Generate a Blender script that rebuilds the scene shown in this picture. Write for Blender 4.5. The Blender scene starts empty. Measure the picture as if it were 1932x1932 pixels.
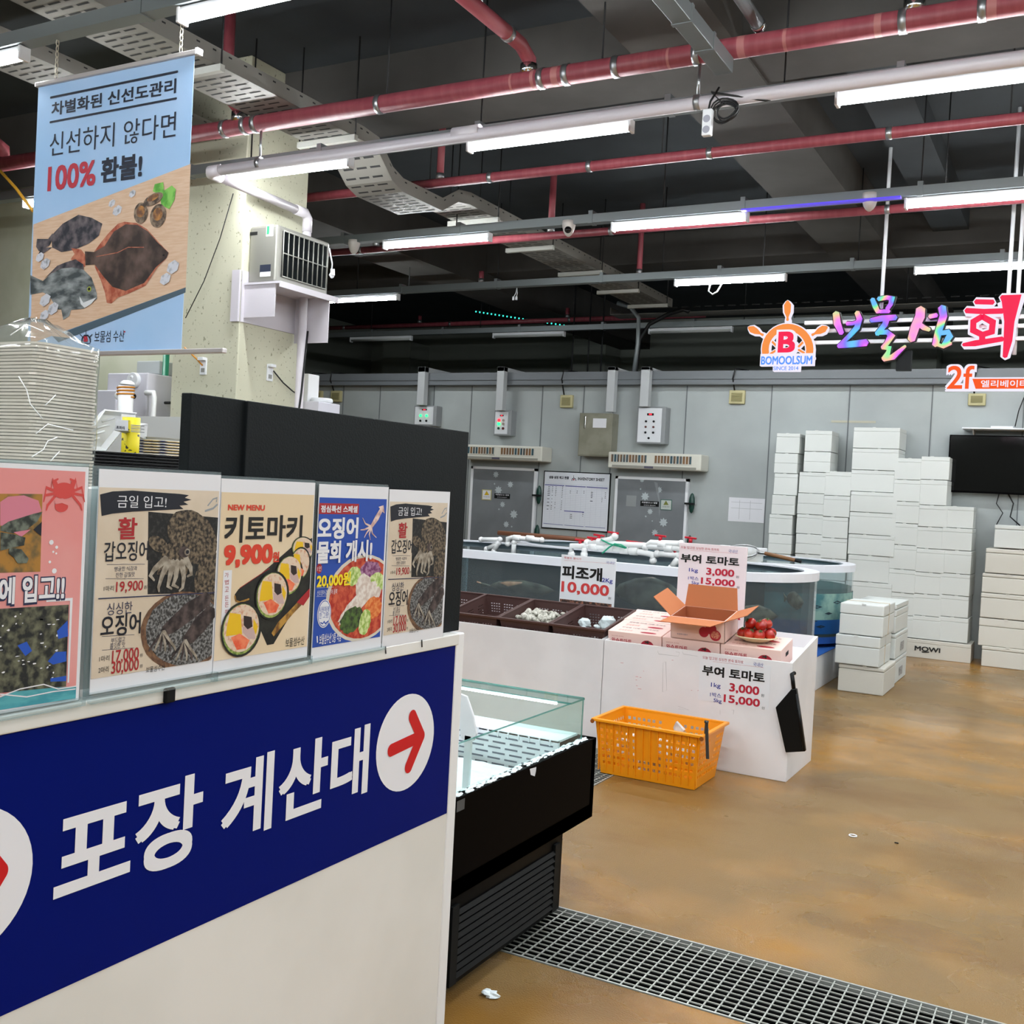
import bpy, bmesh, math, random
from mathutils import Vector, Matrix
random.seed(7)
S = bpy.context.scene
COL = S.collection
R = math.radians

# ------------------------------------------------------------------ camera
CAM = Vector((0, 0, 1.6)); FPX = 1990.9
_y, _p, _r = R(-28.69663), R(-1.20464), R(3.00272)
F3 = Vector((math.sin(_y)*math.cos(_p), math.cos(_y)*math.cos(_p), math.sin(_p)))
_a = Vector((math.cos(_y), -math.sin(_y), 0)); _b = _a.cross(F3)
R3 = _a*math.cos(_r)+_b*math.sin(_r); U3 = -_a*math.sin(_r)+_b*math.cos(_r)
cd = bpy.data.cameras.new('camera'); cam = bpy.data.objects.new('camera', cd); COL.objects.link(cam)
cam.matrix_world = Matrix(((R3.x, U3.x, -F3.x, 0), (R3.y, U3.y, -F3.y, 0), (R3.z, U3.z, -F3.z, 1.6), (0, 0, 0, 1)))
cd.sensor_width = 36; cd.lens = 36*FPX/1932; cd.clip_start = .05; cd.clip_end = 100
S.camera = cam

# ------------------------------------------------------------------ world, exposure
w = bpy.data.worlds.new('world'); S.world = w; w.use_nodes = True
w.node_tree.nodes['Background'].inputs[0].default_value = (.55, .6, .7, 1)
w.node_tree.nodes['Background'].inputs[1].default_value = .03
S.view_settings.view_transform = 'Standard'; S.view_settings.look = 'None'
S.view_settings.gamma = 1; S.view_settings.exposure = 0.0; S.view_settings.use_curve_mapping = False
S.cycles.max_bounces = 8; S.cycles.transparent_max_bounces = 24; S.cycles.use_denoising = True
S.cycles.sample_clamp_indirect = 6
LAMP = 130.0            # strength of every ceiling tube

# ------------------------------------------------------------------ helpers
def hexc(h):
    h = h.lstrip('#'); c = [int(h[i:i+2], 16)/255 for i in (0, 2, 4)]
    return tuple((x/12.92 if x <= .04045 else ((x+.055)/1.055)**2.4) for x in c)+(1,)
MATS = {}
def mat(name, col='#808080', rough=.5, metal=0, c2=None, nscale=5, lo=.4, hi=.6, bump=0, bscale=60, emis=0, ecol=None,
        alpha=1, spec=.5, coat=0, stretch=None, trans=0, ior=1.45, detail=4):
    if name in MATS: return MATS[name]
    m = bpy.data.materials.new(name); m.use_nodes = True; nt = m.node_tree; N = nt.nodes; L = nt.links
    b = N['Principled BSDF']
    b.inputs['Base Color'].default_value = hexc(col); b.inputs['Roughness'].default_value = rough
    b.inputs['Metallic'].default_value = metal; b.inputs['Specular IOR Level'].default_value = spec
    b.inputs['Alpha'].default_value = alpha; b.inputs['Coat Weight'].default_value = coat
    b.inputs['Transmission Weight'].default_value = trans; b.inputs['IOR'].default_value = ior
    if c2 or bump:
        tc = N.new('ShaderNodeTexCoord'); mp = N.new('ShaderNodeMapping'); L.new(tc.outputs['Object'], mp.inputs[0])
        if stretch: mp.inputs['Scale'].default_value = stretch
    if c2:
        n = N.new('ShaderNodeTexNoise'); n.inputs['Scale'].default_value = nscale; n.inputs['Detail'].default_value = detail
        L.new(mp.outputs[0], n.inputs['Vector'])
        cr = N.new('ShaderNodeValToRGB'); cr.color_ramp.elements[0].position = lo; cr.color_ramp.elements[1].position = hi
        cr.color_ramp.elements[0].color = hexc(col); cr.color_ramp.elements[1].color = hexc(c2)
        L.new(n.outputs[0], cr.inputs[0]); L.new(cr.outputs[0], b.inputs['Base Color'])
    if bump:
        n2 = N.new('ShaderNodeTexNoise'); n2.inputs['Scale'].default_value = bscale; L.new(mp.outputs[0], n2.inputs['Vector'])
        bp = N.new('ShaderNodeBump'); bp.inputs['Strength'].default_value = bump; bp.inputs['Distance'].default_value = .01
        L.new(n2.outputs[0], bp.inputs['Height']); L.new(bp.outputs[0], b.inputs['Normal'])
    if emis:
        b.inputs['Emission Color'].default_value = hexc(ecol or col); b.inputs['Emission Strength'].default_value = emis
    MATS[name] = m; return m

def P(px, py, ax, v):
    """a photo pixel met with the world plane ax = v"""
    d = F3+R3*((px-966)/FPX)-U3*((py-966)/FPX); i = 'xyz'.index(ax)
    return CAM+d*((v-CAM[i])/d[i])

def tag(o, label=None, cat=None, group=None, kind=None):
    if label: o['label'] = label
    if cat: o['category'] = cat
    if group: o['group'] = group
    if kind: o['kind'] = kind
    return o
def thing(name, label, cat, loc, group=None):
    o = bpy.data.objects.new(name, None); COL.objects.link(o); o.location = loc; o.empty_display_size = .1
    return tag(o, label, cat, group)
def wloc(o):
    v = Vector(o.location)
    while o.parent: o = o.parent; v = v+Vector(o.location)
    return v
class MB:
    def __init__(s): s.v = []; s.f = []; s.m = []; s.s = []
    def add(s, vs, fs, m=0, smooth=False):
        k = len(s.v); s.v += [Vector(a) for a in vs]
        for f in fs: s.f.append([i+k for i in f]); s.m.append(m); s.s.append(smooth)
        return s
    def box(s, x0, x1, y0, y1, z0, z1, m=0):
        return s.add([(x0, y0, z0), (x1, y0, z0), (x1, y1, z0), (x0, y1, z0), (x0, y0, z1), (x1, y0, z1), (x1, y1, z1), (x0, y1, z1)],
                     [(0, 3, 2, 1), (4, 5, 6, 7), (0, 1, 5, 4), (1, 2, 6, 5), (2, 3, 7, 6), (3, 0, 4, 7)], m)
    def hexa(s, b, t, m=0):
        """bottom and top quads, counter-clockwise from above"""
        return s.add(list(b)+list(t), [(0, 3, 2, 1), (4, 5, 6, 7), (0, 1, 5, 4), (1, 2, 6, 5), (2, 3, 7, 6), (3, 0, 4, 7)], m)
    def bar(s, a, b, w, h, m=0, up=(0, 0, 1)):
        a = Vector(a); b = Vector(b); d = (b-a).normalized(); u = Vector(up)
        if abs(d.dot(u)) > .95: u = Vector((0, 1, 0))
        sd = d.cross(u).normalized()*w/2; u = sd.cross(d).normalized()*h/2
        return s.hexa([a-sd-u, a+sd-u, b+sd-u, b-sd-u], [a-sd+u, a+sd+u, b+sd+u, b-sd+u], m)
    def tube(s, pts, r, n=10, m=0, cap=True, smooth=True):
        pts = [Vector(p) for p in pts]; rr = r if isinstance(r, (list, tuple)) else [r]*len(pts)
        d = (pts[1]-pts[0]).normalized(); u = Vector((0, 0, 1)) if abs(d.z) < .9 else Vector((1, 0, 0))
        vs = []; a = d.cross(u).normalized()
        for i, p in enumerate(pts):
            t = ((pts[min(i+1, len(pts)-1)]-pts[max(i-1, 0)])).normalized()
            a = (a-t*a.dot(t)).normalized(); b = t.cross(a)
            for k in range(n):
                g = 2*math.pi*k/n; vs.append(p+(a*math.cos(g)+b*math.sin(g))*rr[i])
        fs = [(i*n+k, i*n+(k+1) % n, (i+1)*n+(k+1) % n, (i+1)*n+k) for i in range(len(pts)-1) for k in range(n)]
        s.add(vs, fs, m, smooth)
        if cap:
            k0 = len(s.v)-len(vs); s.f.append([k0+k for k in range(n)][::-1]); s.m.append(m); s.s.append(False)
            s.f.append([k0+(len(pts)-1)*n+k for k in range(n)]); s.m.append(m); s.s.append(False)
        return s
    def lathe(s, c, prof, n=24, m=0, smooth=True, sx=1, sy=1):
        c = Vector(c); vs = [c+Vector((r*math.cos(2*math.pi*k/n)*sx, r*math.sin(2*math.pi*k/n)*sy, z)) for r, z in prof for k in range(n)]
        fs = [(i*n+k, i*n+(k+1) % n, (i+1)*n+(k+1) % n, (i+1)*n+k) for i in range(len(prof)-1) for k in range(n)]
        return s.add(vs, fs, m, smooth)
    def prism(s, poly, off, m=0, smooth=False):
        n = len(poly); poly = [Vector(p) for p in poly]; off = Vector(off)
        s.add(poly+[p+off for p in poly], [tuple(range(n))[::-1], tuple(range(n, 2*n))], m)
        k = len(s.v)-2*n
        for i in range(n):
            s.f.append([k+i, k+(i+1) % n, k+n+(i+1) % n, k+n+i]); s.m.append(m); s.s.append(smooth)
        return s
    def ball(s, c, r, n=12, m=0, sc=(1, 1, 1), jit=0):
        c = Vector(c); k = max(5, n//2); vs = []; fs = []
        for i in range(1, k):
            for j in range(n):
                a = math.pi*i/k; b = 2*math.pi*j/n; q = 1+random.uniform(-jit, jit)
                vs.append(c+Vector((math.sin(a)*math.cos(b)*sc[0], math.sin(a)*math.sin(b)*sc[1], math.cos(a)*sc[2]))*r*q)
        vs += [c+Vector((0, 0, r*sc[2])), c-Vector((0, 0, r*sc[2]))]; t = len(vs)-2
        for i in range(k-2):
            for j in range(n): fs.append((i*n+j, (i+1)*n+j, (i+1)*n+(j+1) % n, i*n+(j+1) % n))
        for j in range(n):
            fs.append((t, j, (j+1) % n)); fs.append((t+1, (k-2)*n+(j+1) % n, (k-2)*n+j))
        return s.add(vs, fs, m, jit == 0)
    def rot(s, ang, axis, pivot):
        M = Matrix.Rotation(ang, 3, axis); p = Vector(pivot); s.v = [p+M @ (v-p) for v in s.v]; return s
    def build(s, name, mats, parent=None, bevel=0, seg=2, fix=True):
        if not isinstance(mats, (list, tuple)): mats = [mats]
        if parent: base = wloc(parent)
        else:
            xs = [v.x for v in s.v]; ys = [v.y for v in s.v]; zs = [v.z for v in s.v]
            base = Vector(((min(xs)+max(xs))/2, (min(ys)+max(ys))/2, min(zs)))
        me = bpy.data.meshes.new(name); me.from_pydata([v-base for v in s.v], [], s.f)
        for m in mats: me.materials.append(m)
        me.polygons.foreach_set('material_index', s.m); me.polygons.foreach_set('use_smooth', s.s)
        if fix:
            bm = bmesh.new(); bm.from_mesh(me); bmesh.ops.recalc_face_normals(bm, faces=bm.faces); bm.to_mesh(me); bm.free()
        me.update()
        o = bpy.data.objects.new(name, me); COL.objects.link(o)
        if parent: o.parent = parent
        else: o.location = base
        if bevel:
            b = o.modifiers.new('bevel', 'BEVEL'); b.width = bevel; b.segments = seg; b.limit_method = 'ANGLE'; b.angle_limit = R(40)
        return o
def copy_tree(o, parent=None):
    c = o.copy(); COL.objects.link(c); c.parent = parent
    for ch in list(o.children): copy_tree(ch, c)
    return c
def text_mesh(s, bold):
    bold = 0
    cu = bpy.data.curves.new('t', 'FONT'); cu.body = s; cu.resolution_u = 8 if len(s) <= 3 else 3
    o = bpy.data.objects.new('t', cu); me = bpy.data.meshes.new_from_object(o)
    vs = [v.co.copy() for v in me.vertices]; fs = [tuple(p.vertices) for p in me.polygons]
    bpy.data.objects.remove(o); bpy.data.curves.remove(cu); bpy.data.meshes.remove(me); return vs, fs
_tc = {}
class Art:
    """flat printing on a plane: ax 'x' faces +x (u=y), ax 'y' faces -y (u=x); traced in photo pixels of a crop"""
    def __init__(s, ax, val, lay=.0006, crop=(0, 0, 1)):
        s.ax = ax; s.val = val; s.lay = lay; s.crop = crop; s.b = {}; s.mats = {}; s.du = 0; s.dv = 0; s.clip = None; s.su = 1; s.u0 = 0
    def q(s, x, y):
        p = P(s.crop[0]+x/s.crop[2], s.crop[1]+y/s.crop[2], s.ax, s.val); return (p.x, p.y) if s.ax == 'z' else (p.y if s.ax == 'x' else p.x, p.z)
    def w3(s, u, v, w):
        u = (u-s.u0)*s.su+s.u0+s.du; v = v+s.dv
        if s.ax == 'z': return Vector((u, v, s.val+w))
        return Vector((s.val+w, u, v)) if s.ax == 'x' else Vector((u, s.val-w, v))
    def _put(s, uv, fs, m, L, part, depth=0):
        mb = s.b.setdefault(part, MB()); ml = s.mats.setdefault(part, [])
        if m not in ml: ml.append(m)
        s.cnt = getattr(s, 'cnt', 0)+1; w0 = s.lay*(L+.03*(s.cnt % 30)); mi = ml.index(m); w = w0+depth
        mb.add([s.w3(u, v, w) for u, v in uv], fs, mi)
        if depth:
            ed = {}
            for f in fs:
                for a, b in zip(f, f[1:]+f[:1]):
                    if (b, a) in ed: del ed[(b, a)]
                    else: ed[(a, b)] = 1
            for a, b in ed:
                mb.add([s.w3(*uv[a], w0), s.w3(*uv[b], w0), s.w3(*uv[b], w), s.w3(*uv[a], w)], [(0, 1, 2, 3)], mi)
    def uvpoly(s, uv, m, L=1, part='print', depth=0):
        if s.clip:
            for ax_, lim, sg in ((0, s.clip[0], 1), (0, s.clip[2], -1), (1, s.clip[1], 1), (1, s.clip[3], -1)):
                o = []
                for i in range(len(uv)):
                    a, b = uv[i], uv[(i+1) % len(uv)]; da, db = sg*(a[ax_]-lim), sg*(b[ax_]-lim)
                    if da >= 0: o.append(a)
                    if da*db < 0: k = da/(da-db); o.append((a[0]+(b[0]-a[0])*k, a[1]+(b[1]-a[1])*k))
                uv = o
                if len(uv) < 3: return
        a = sum(uv[i][0]*uv[(i+1) % len(uv)][1]-uv[(i+1) % len(uv)][0]*uv[i][1] for i in range(len(uv)))
        if a < 0: uv = uv[::-1]
        if len(uv) > 4:
            from mathutils.geometry import tessellate_polygon
            fs = []
            for t in tessellate_polygon([[Vector((u, v, 0)) for u, v in uv]]):
                A, B, C = (uv[i] for i in t)
                fs.append(tuple(t) if (B[0]-A[0])*(C[1]-A[1])-(B[1]-A[1])*(C[0]-A[0]) > 0 else tuple(t)[::-1])
        else: fs = [tuple(range(len(uv)))]
        s._put(uv, fs, m, L, part, depth)
    def poly(s, pts, m, L=1, part='print', depth=0): s.uvpoly([s.q(*p) for p in pts], m, L, part, depth)
    def rect(s, x0, y0, x1, y1, m, L=1, part='print', depth=0):
        """top-left pixel, bottom-right pixel; true on the plane"""
        a = s.q(x0, y0); b = s.q(x1, y1); s.uvpoly([(a[0], b[1]), (b[0], b[1]), (b[0], a[1]), a], m, L, part, depth)
    def ell(s, cx, cy, rx, ry, m, L=1, part='print', depth=0, n=28, rot=0, wob=0):
        c = s.q(cx, cy); ru = abs(s.q(cx+rx, cy)[0]-c[0]); rv = abs(s.q(cx, cy+ry)[1]-c[1]); o = []
        for k in range(n):
            a = 2*math.pi*k/n; t = 1+(random.uniform(-wob, wob) if wob else 0)
            x, y = ru*math.cos(a)*t, rv*math.sin(a)*t
            o.append((c[0]+x*math.cos(rot)-y*math.sin(rot), c[1]+x*math.sin(rot)+y*math.cos(rot)))
        s.uvpoly(o, m, L, part, depth)
    def stroke(s, pts, wd, m, L=1, part='print', depth=0):
        """brush stroke, widths in metres (one or a list)"""
        uv = [Vector(s.q(*p)) for p in pts]; n = len(uv); ws = wd if isinstance(wd, (list, tuple)) else [wd]*n
        A = []; B = []
        for i in range(n):
            t = (uv[min(i+1, n-1)]-uv[max(i-1, 0)]).normalized(); nn = Vector((-t.y, t.x)); k = 1
            if 0 < i < n-1:
                d0 = (uv[i]-uv[i-1]).normalized(); k = 1/max(.5, abs(nn.dot(Vector((-d0.y, d0.x)))))
            A.append(uv[i]+nn*ws[i]/2*k); B.append(uv[i]-nn*ws[i]/2*k)
        c0 = uv[0]-(uv[1]-uv[0]).normalized()*ws[0]*.3; c1 = uv[-1]+(uv[-1]-uv[-2]).normalized()*ws[-1]*.3
        vs = [tuple(a) for a in A+B]+[tuple(c0), tuple(c1)]
        fs = [(i, n+i, n+i+1, i+1) for i in range(n-1)]+[(0, 2*n, n), (n-1, 2*n-1, 2*n+1)]
        s._put(vs, fs, m, L, part, depth)
    def t(s, txt, x0, y0, x1, y1, m, L=3, bold=.012, part='lettering', depth=0):
        s.bold = bold; key = txt
        if key not in _tc: _tc[key] = text_mesh(txt, bold)
        vs, fs = _tc[key]
        if not vs: return
        X0 = min(v.x for v in vs); X1 = max(v.x for v in vs); Y0 = min(v.y for v in vs); Y1 = max(v.y for v in vs)
        a = s.q(x0, y0); b = s.q(x1, y1); s.tuv(vs, fs, X0, X1, Y0, Y1, a, b, m, L, part, depth)
    def tt(s, txt, u0, v1, u1, v0, m, L=3, bold=.012, part='lettering', depth=0):
        s.bold = bold; key = txt
        if key not in _tc: _tc[key] = text_mesh(txt, bold)
        vs, fs = _tc[key]
        s.tuv(vs, fs, min(v.x for v in vs), max(v.x for v in vs), min(v.y for v in vs), max(v.y for v in vs), (u0, v1), (u1, v0), m, L, part, depth)
    def tuv(s, vs, fs, X0, X1, Y0, Y1, a, b, m, L, part, depth):
        o = s.bold; X0 -= o; X1 += o; Y0 -= o; Y1 += o
        for dx, dy in (((0, 0), (o, o), (-o, o), (o, -o), (-o, -o), (o, 0), (-o, 0), (0, o), (0, -o))[:(1 if o == 0 else (5 if o < .03 else 9))]):
            uv = [(a[0]+(v.x+dx-X0)/(X1-X0)*(b[0]-a[0]), b[1]+(v.y+dy-Y0)/(Y1-Y0)*(a[1]-b[1])) for v in vs]
            s._put(uv, fs, m, L, part, depth)
    def build(s, parent):
        r = {}
        for p, mb in s.b.items(): r[p] = mb.build(p, s.mats[p], parent, fix=False)
        return r
ORD = ['', 'first', 'second', 'third', 'fourth', 'fifth', 'sixth', 'seventh', 'eighth', 'ninth', 'tenth', 'eleventh', 'twelfth']

# ------------------------------------------------------------------ materials
white = mat('white_paint', '#e9e9ea', .45)
wplas = mat('white_plastic', '#e4e6ea', .35)
pvc = mat('pvc', '#ececec', .3)
pvcg = mat('pvc_grey', '#cfc9cf', .3)
foam = mat('foam', '#d3d6d3', .8, bump=.15, bscale=300)
foam2 = mat('foam_cream', '#cfccc3', .8, bump=.15, bscale=300)
blackp = mat('black_paint', '#060506', .4, spec=.02)
blackm = mat('black_matte', '#111314', .6, spec=.2)
panelb = mat('panel_charcoal', '#15191b', .6, spec=.15, bump=.08, bscale=200)
dark = mat('dark', '#050506', .7)
steel = mat('steel', '#a9abad', .35, .9)
galv = mat('galvanised', '#7e8486', .45, .5)
chrome = mat('chrome', '#d6d7d8', .18, 1)
redpipe = mat('red_pipe', '#8c3f49', .45, c2='#a0545a', nscale=3, lo=.45, hi=.75, stretch=(6, 1, 1))
redtape = mat('red_tape', '#b0706e', .5)
redp = mat('red_plastic', '#c01c2e', .35)
tapeblack = mat('cable_black', '#0c0c0e', .5)
wirem = mat('rod', '#18191b', .6)
brown = mat('crate_brown', '#4a322f', .5)
yel = mat('crate_yellow', '#f0970c', .4)
pink = mat('carton_pink', '#f0cfc6', .6)
card = mat('cardboard', '#b5714a', .8)
cardin = mat('cardboard_inner', '#a8603c', .85)
glassm = None
def clear(name, tint='#dfeceb', op=.12, rough=.05):
    if name in MATS: return MATS[name]
    m = bpy.data.materials.new(name); m.use_nodes = True; nt = m.node_tree; N = nt.nodes; L = nt.links
    N.remove(N['Principled BSDF']); out = N['Material Output']
    t = N.new('ShaderNodeBsdfTransparent'); t.inputs[0].default_value = hexc(tint)
    g = N.new('ShaderNodeBsdfGlossy'); g.inputs['Roughness'].default_value = rough; g.inputs[0].default_value = (1, 1, 1, 1)
    d = N.new('ShaderNodeBsdfDiffuse'); d.inputs[0].default_value = hexc('#cfd6d6')
    m1 = N.new('ShaderNodeMixShader'); m1.inputs[0].default_value = op; L.new(t.outputs[0], m1.inputs[1]); L.new(d.outputs[0], m1.inputs[2])
    fr = N.new('ShaderNodeFresnel'); fr.inputs[0].default_value = 1.35
    m2 = N.new('ShaderNodeMixShader'); ge = N.new('ShaderNodeNewGeometry'); mt = N.new('ShaderNodeMath'); mt.operation = 'SUBTRACT'; mt.use_clamp = True
    L.new(fr.outputs[0], mt.inputs[0]); L.new(ge.outputs['Backfacing'], mt.inputs[1]); L.new(mt.outputs[0], m2.inputs[0]); L.new(m1.outputs[0], m2.inputs[1]); L.new(g.outputs[0], m2.inputs[2])
    L.new(m2.outputs[0], out.inputs[0]); MATS[name] = m; return m
acryl = clear('acrylic', '#e2ecee', .15)
acryl2 = clear('tank_acrylic', '#eef4f6', .05)
glass = clear('glass', '#f2faf8', .02, .02)
glassedge = mat('glass_edge', '#4f8f86', .1, alpha=.75)
bagm = clear('bag_film', '#f4f4f2', .10, .12)

# ================================================================== SETTING
# floor with two drain channels
PIT1 = (-2.74, 3.2, 3.2, 3.68); PIT2 = (-2.74, -2.3, 3.68, 6.09)
xs = sorted({-14, 8, PIT1[0], PIT1[1], PIT2[0], PIT2[1]}); ys = sorted({-7, 19, PIT1[2], PIT1[3], PIT2[2], PIT2[3]})
fl = MB()
for i in range(len(xs)-1):
    for j in range(len(ys)-1):
        cx, cy = (xs[i]+xs[i+1])/2, (ys[j]+ys[j+1])/2
        if any(p[0] < cx < p[1] and p[2] < cy < p[3] for p in (PIT1, PIT2)): continue
        fl.add([(xs[i], ys[j], 0), (xs[i+1], ys[j], 0), (xs[i+1], ys[j+1], 0), (xs[i], ys[j+1], 0)], [(0, 1, 2, 3)])
for p in (PIT1, PIT2):
    z = -.6
    fl.add([(p[0], p[2], z), (p[1], p[2], z), (p[1], p[3], z), (p[0], p[3], z)], [(0, 1, 2, 3)], 1)
    for a, b in (((p[0], p[2]), (p[1], p[2])), ((p[1], p[2]), (p[1], p[3])), ((p[1], p[3]), (p[0], p[3])), ((p[0], p[3]), (p[0], p[2]))):
        if p is PIT2 and a[1] == b[1] == 3.68: continue
        if p is PIT1 and a[1] == b[1] == 3.68: b = (PIT2[1], 3.68)
        fl.add([(a[0], a[1], z), (b[0], b[1], z), (b[0], b[1], 0), (a[0], a[1], 0)], [(0, 1, 2, 3)], 1)
def floor_mat():
    m = bpy.data.materials.new('floor_epoxy'); m.use_nodes = True; nt = m.node_tree; N = nt.nodes; L = nt.links; b = N['Principled BSDF']
    tc = N.new('ShaderNodeTexCoord')
    def noise(sc, det, rgh=.55, st=(1, 1, 1)):
        mp = N.new('ShaderNodeMapping'); mp.inputs['Scale'].default_value = st; L.new(tc.outputs['Object'], mp.inputs[0])
        n = N.new('ShaderNodeTexNoise'); n.inputs['Scale'].default_value = sc; n.inputs['Detail'].default_value = det
        n.inputs['Roughness'].default_value = rgh; L.new(mp.outputs[0], n.inputs['Vector']); return n
    def ramp(n, a, b_, ca, cb):
        r = N.new('ShaderNodeValToRGB'); r.color_ramp.elements[0].position = a; r.color_ramp.elements[1].position = b_
        r.color_ramp.elements[0].color = ca; r.color_ramp.elements[1].color = cb; L.new(n.outputs[0], r.inputs[0]); return r
    n1 = noise(.9, 5, .55, (1, 1.3, 1)); r1 = ramp(n1, .42, .58, hexc('#a26f14'), hexc('#a0783f'))
    n2 = noise(.9, 3, .5); r2 = ramp(n2, .44, .58, (0, 0, 0, 1), (1, 1, 1, 1))
    mx = N.new('ShaderNodeMix'); mx.data_type = 'RGBA'; L.new(r2.outputs[0], mx.inputs[0]); L.new(r1.outputs[0], mx.inputs[6]); mx.inputs[7].default_value = hexc('#85683c')
    n3 = noise(1.1, 6, .6, (1, 1.6, 1)); r3 = ramp(n3, .52, .66, (0, 0, 0, 1), (.55, .55, .55, 1))
    mx2 = N.new('ShaderNodeMix'); mx2.data_type = 'RGBA'; L.new(r3.outputs[0], mx2.inputs[0]); L.new(mx.outputs[2], mx2.inputs[6]); mx2.inputs[7].default_value = hexc('#6f4a12')
    L.new(mx2.outputs[2], b.inputs['Base Color'])
    b.inputs['Specular IOR Level'].default_value = .4
    nr = noise(.8, 4); rr = ramp(nr, .4, .62, (.10, .10, .10, 1), (.34, .34, .34, 1)); L.new(rr.outputs[0], b.inputs['Roughness'])
    nb = noise(170, 3); bp = N.new('ShaderNodeBump'); bp.inputs['Distance'].default_value = .004
    rb = ramp(n2, .40, .58, (.04, .04, .04, 1), (.9, .9, .9, 1)); L.new(rb.outputs[0], bp.inputs['Strength'])
    L.new(nb.outputs[0], bp.inputs['Height']); L.new(bp.outputs[0], b.inputs['Normal'])
    return m
tag(fl.build('floor', [floor_mat(), dark], fix=False), kind='structure')

def grate(name, x0, x1, y0, y1, sx, sy, label):
    g = thing(name, label, 'drain grate', (x0, y0, 0))
    m = MB(); n = round((x1-x0)/sx)
    for k in range(1, n): x = x0+(x1-x0)*k/n; m.box(x-.0022, x+.0022, y0, y1, -.0045, -.001)
    m.build('cross_bars', mat('grate_steel', '#b4b6b0', .4, .35), g)
    m = MB(); n = round((y1-y0)/sy)
    for k in range(1, n): y = y0+(y1-y0)*k/n; m.box(x0, x1, y-.002, y+.002, -.004, 0)
    m.build('bearing_bars', MATS['grate_steel'], g)
    m = MB(); t = .008
    m.box(x0, x1, y0, y0+t, -.03, .002).box(x0, x1, y1-t, y1, -.03, .002).box(x0, x0+t, y0, y1, -.03, .002).box(x1-t, x1, y0, y1, -.03, .002)
    m.build('frame', MATS['grate_steel'], g)
grate('drain_grate', -2.735, 3.19, 3.205, 3.675, .046, .034, 'galvanised floor drain grate crossing the wet floor in front of the black freezer')
grate('drain_grate', -2.735, -2.305, 3.69, 6.085, .046, .034, 'galvanised drain grate strip running under the yellow crate')

ceil = mat('ceiling_concrete', '#363c40', .9, c2='#2a2f33', nscale=1.2, lo=.35, hi=.7)
beamm = mat('beam_concrete', '#4a4845', .9, c2='#3c3a37', nscale=1.5, lo=.35, hi=.7)
CZ = 4.95; BZ = 4.55
tag(MB().box(-14, 8, -7, 19, CZ, CZ+.2).build('ceiling', ceil), kind='structure')
tn = [0]
def trim(mb, m, bevel=0):
    tn[0] += 1; return tag(mb.build('trim_%d' % tn[0], m, bevel=bevel), kind='structure')
trim(MB().box(-2.86, -2.17, -7, 18.8, BZ, CZ), beamm)
trim(MB().box(-8.2, -7.5, 7.75, 18.8, BZ-.15, CZ), beamm)
trim(MB().box(-14, 8, 6.75, 7.4, BZ+.02, CZ), beamm)
trim(MB().box(-14, 8, 12.6, 13.2, BZ+.02, CZ), beamm)
trim(MB().box(3.4, 4.1, -7, 18.8, BZ, CZ), beamm)
trim(MB().box(-1.72, -1.35, 7.4, 12.6, BZ+.18, CZ), ceil)

coldm = mat('cold_panel', '#a9afae', .5, c2='#9da2a2', nscale=1.6, lo=.35, hi=.7, bump=.05, bscale=8)
cjoint = mat('cold_joint', '#6a6e70', .6)
wb = MB().box(-12.2, 7.9, 12.75, 16.4, 0, 3.03)
for x in (-11.2, -9.98, -9.3, -8.35, -7.72, -6.6, -5.98, -5.55, -4.55, -3.47, -2.55, -1.64, -.7, .3, 1.3): wb.box(x-.006, x+.006, 12.742, 12.75, 0, 3.03, 1)
tag(wb.build('wall_back', [coldm, cjoint], fix=False), kind='structure')
tr = MB().box(-12.2, 7.9, 12.62, 16.4, 3.03, 3.2); tr.box(-12.2, 7.9, 12.60, 12.62, 3.03, 3.045).box(-12.2, 7.9, 12.6, 12.62, 3.095, 3.105)
trim(tr, mat('cold_trim', '#6c7074', .5))
wallm = mat('wall_beige', '#bfc0ac', .8, c2='#b4b69f', nscale=2.5, lo=.4, hi=.6)
def speckle():
    m = mat('pillar_paint', '#bdbba6', .8); nt = m.node_tree; N = nt.nodes; L = nt.links
    tc = N.new('ShaderNodeTexCoord'); n = N.new('ShaderNodeTexNoise'); n.inputs['Scale'].default_value = 38; n.inputs['Detail'].default_value = 3
    L.new(tc.outputs['Object'], n.inputs['Vector']); r = N.new('ShaderNodeValToRGB')
    e = r.color_ramp.elements; e[0].position = .30; e[0].color = hexc('#8f8d76'); e[1].position = .37; e[1].color = hexc('#c4c2ac')
    L.new(n.outputs[0], r.inputs[0]); L.new(r.outputs[0], N['Principled BSDF'].inputs['Base Color']); return m
pil = speckle()
tag(MB().box(-6.78, -6.05, 6.35, 7.1, 0, CZ).build('wall_pillar', pil, bevel=.01), kind='structure')
tag(MB().box(-14, -6.78, 6.85, 7.1, 0, 4.25).build('wall_left', wallm), kind='structure')
tag(MB().box(-14, -6.78, 6.6, 7.1, 4.25, CZ).build('trim_20', beamm), kind='structure')
rearm = mat('wall_rear_paint', '#8f948c', .9)
tag(MB().box(-14, 8, 18.8, 19, 0, CZ).build('wall_rear', rearm), kind='structure')
tag(MB().box(-14.2, -14, -7, 19, 0, CZ).build('wall_side', rearm), kind='structure')
tag(MB().box(8, 8.2, -7, 19, 0, CZ).build('wall_right', rearm), kind='structure')
tag(MB().box(-14, 8, -7.2, -7, 0, CZ).build('wall_front', rearm), kind='structure')
for x in (-13.2, -8.8, -3.0): tag(MB().box(x, x+.7, 18.1, 18.8, 0, BZ).build('wall_column', rearm), kind='structure')

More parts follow.
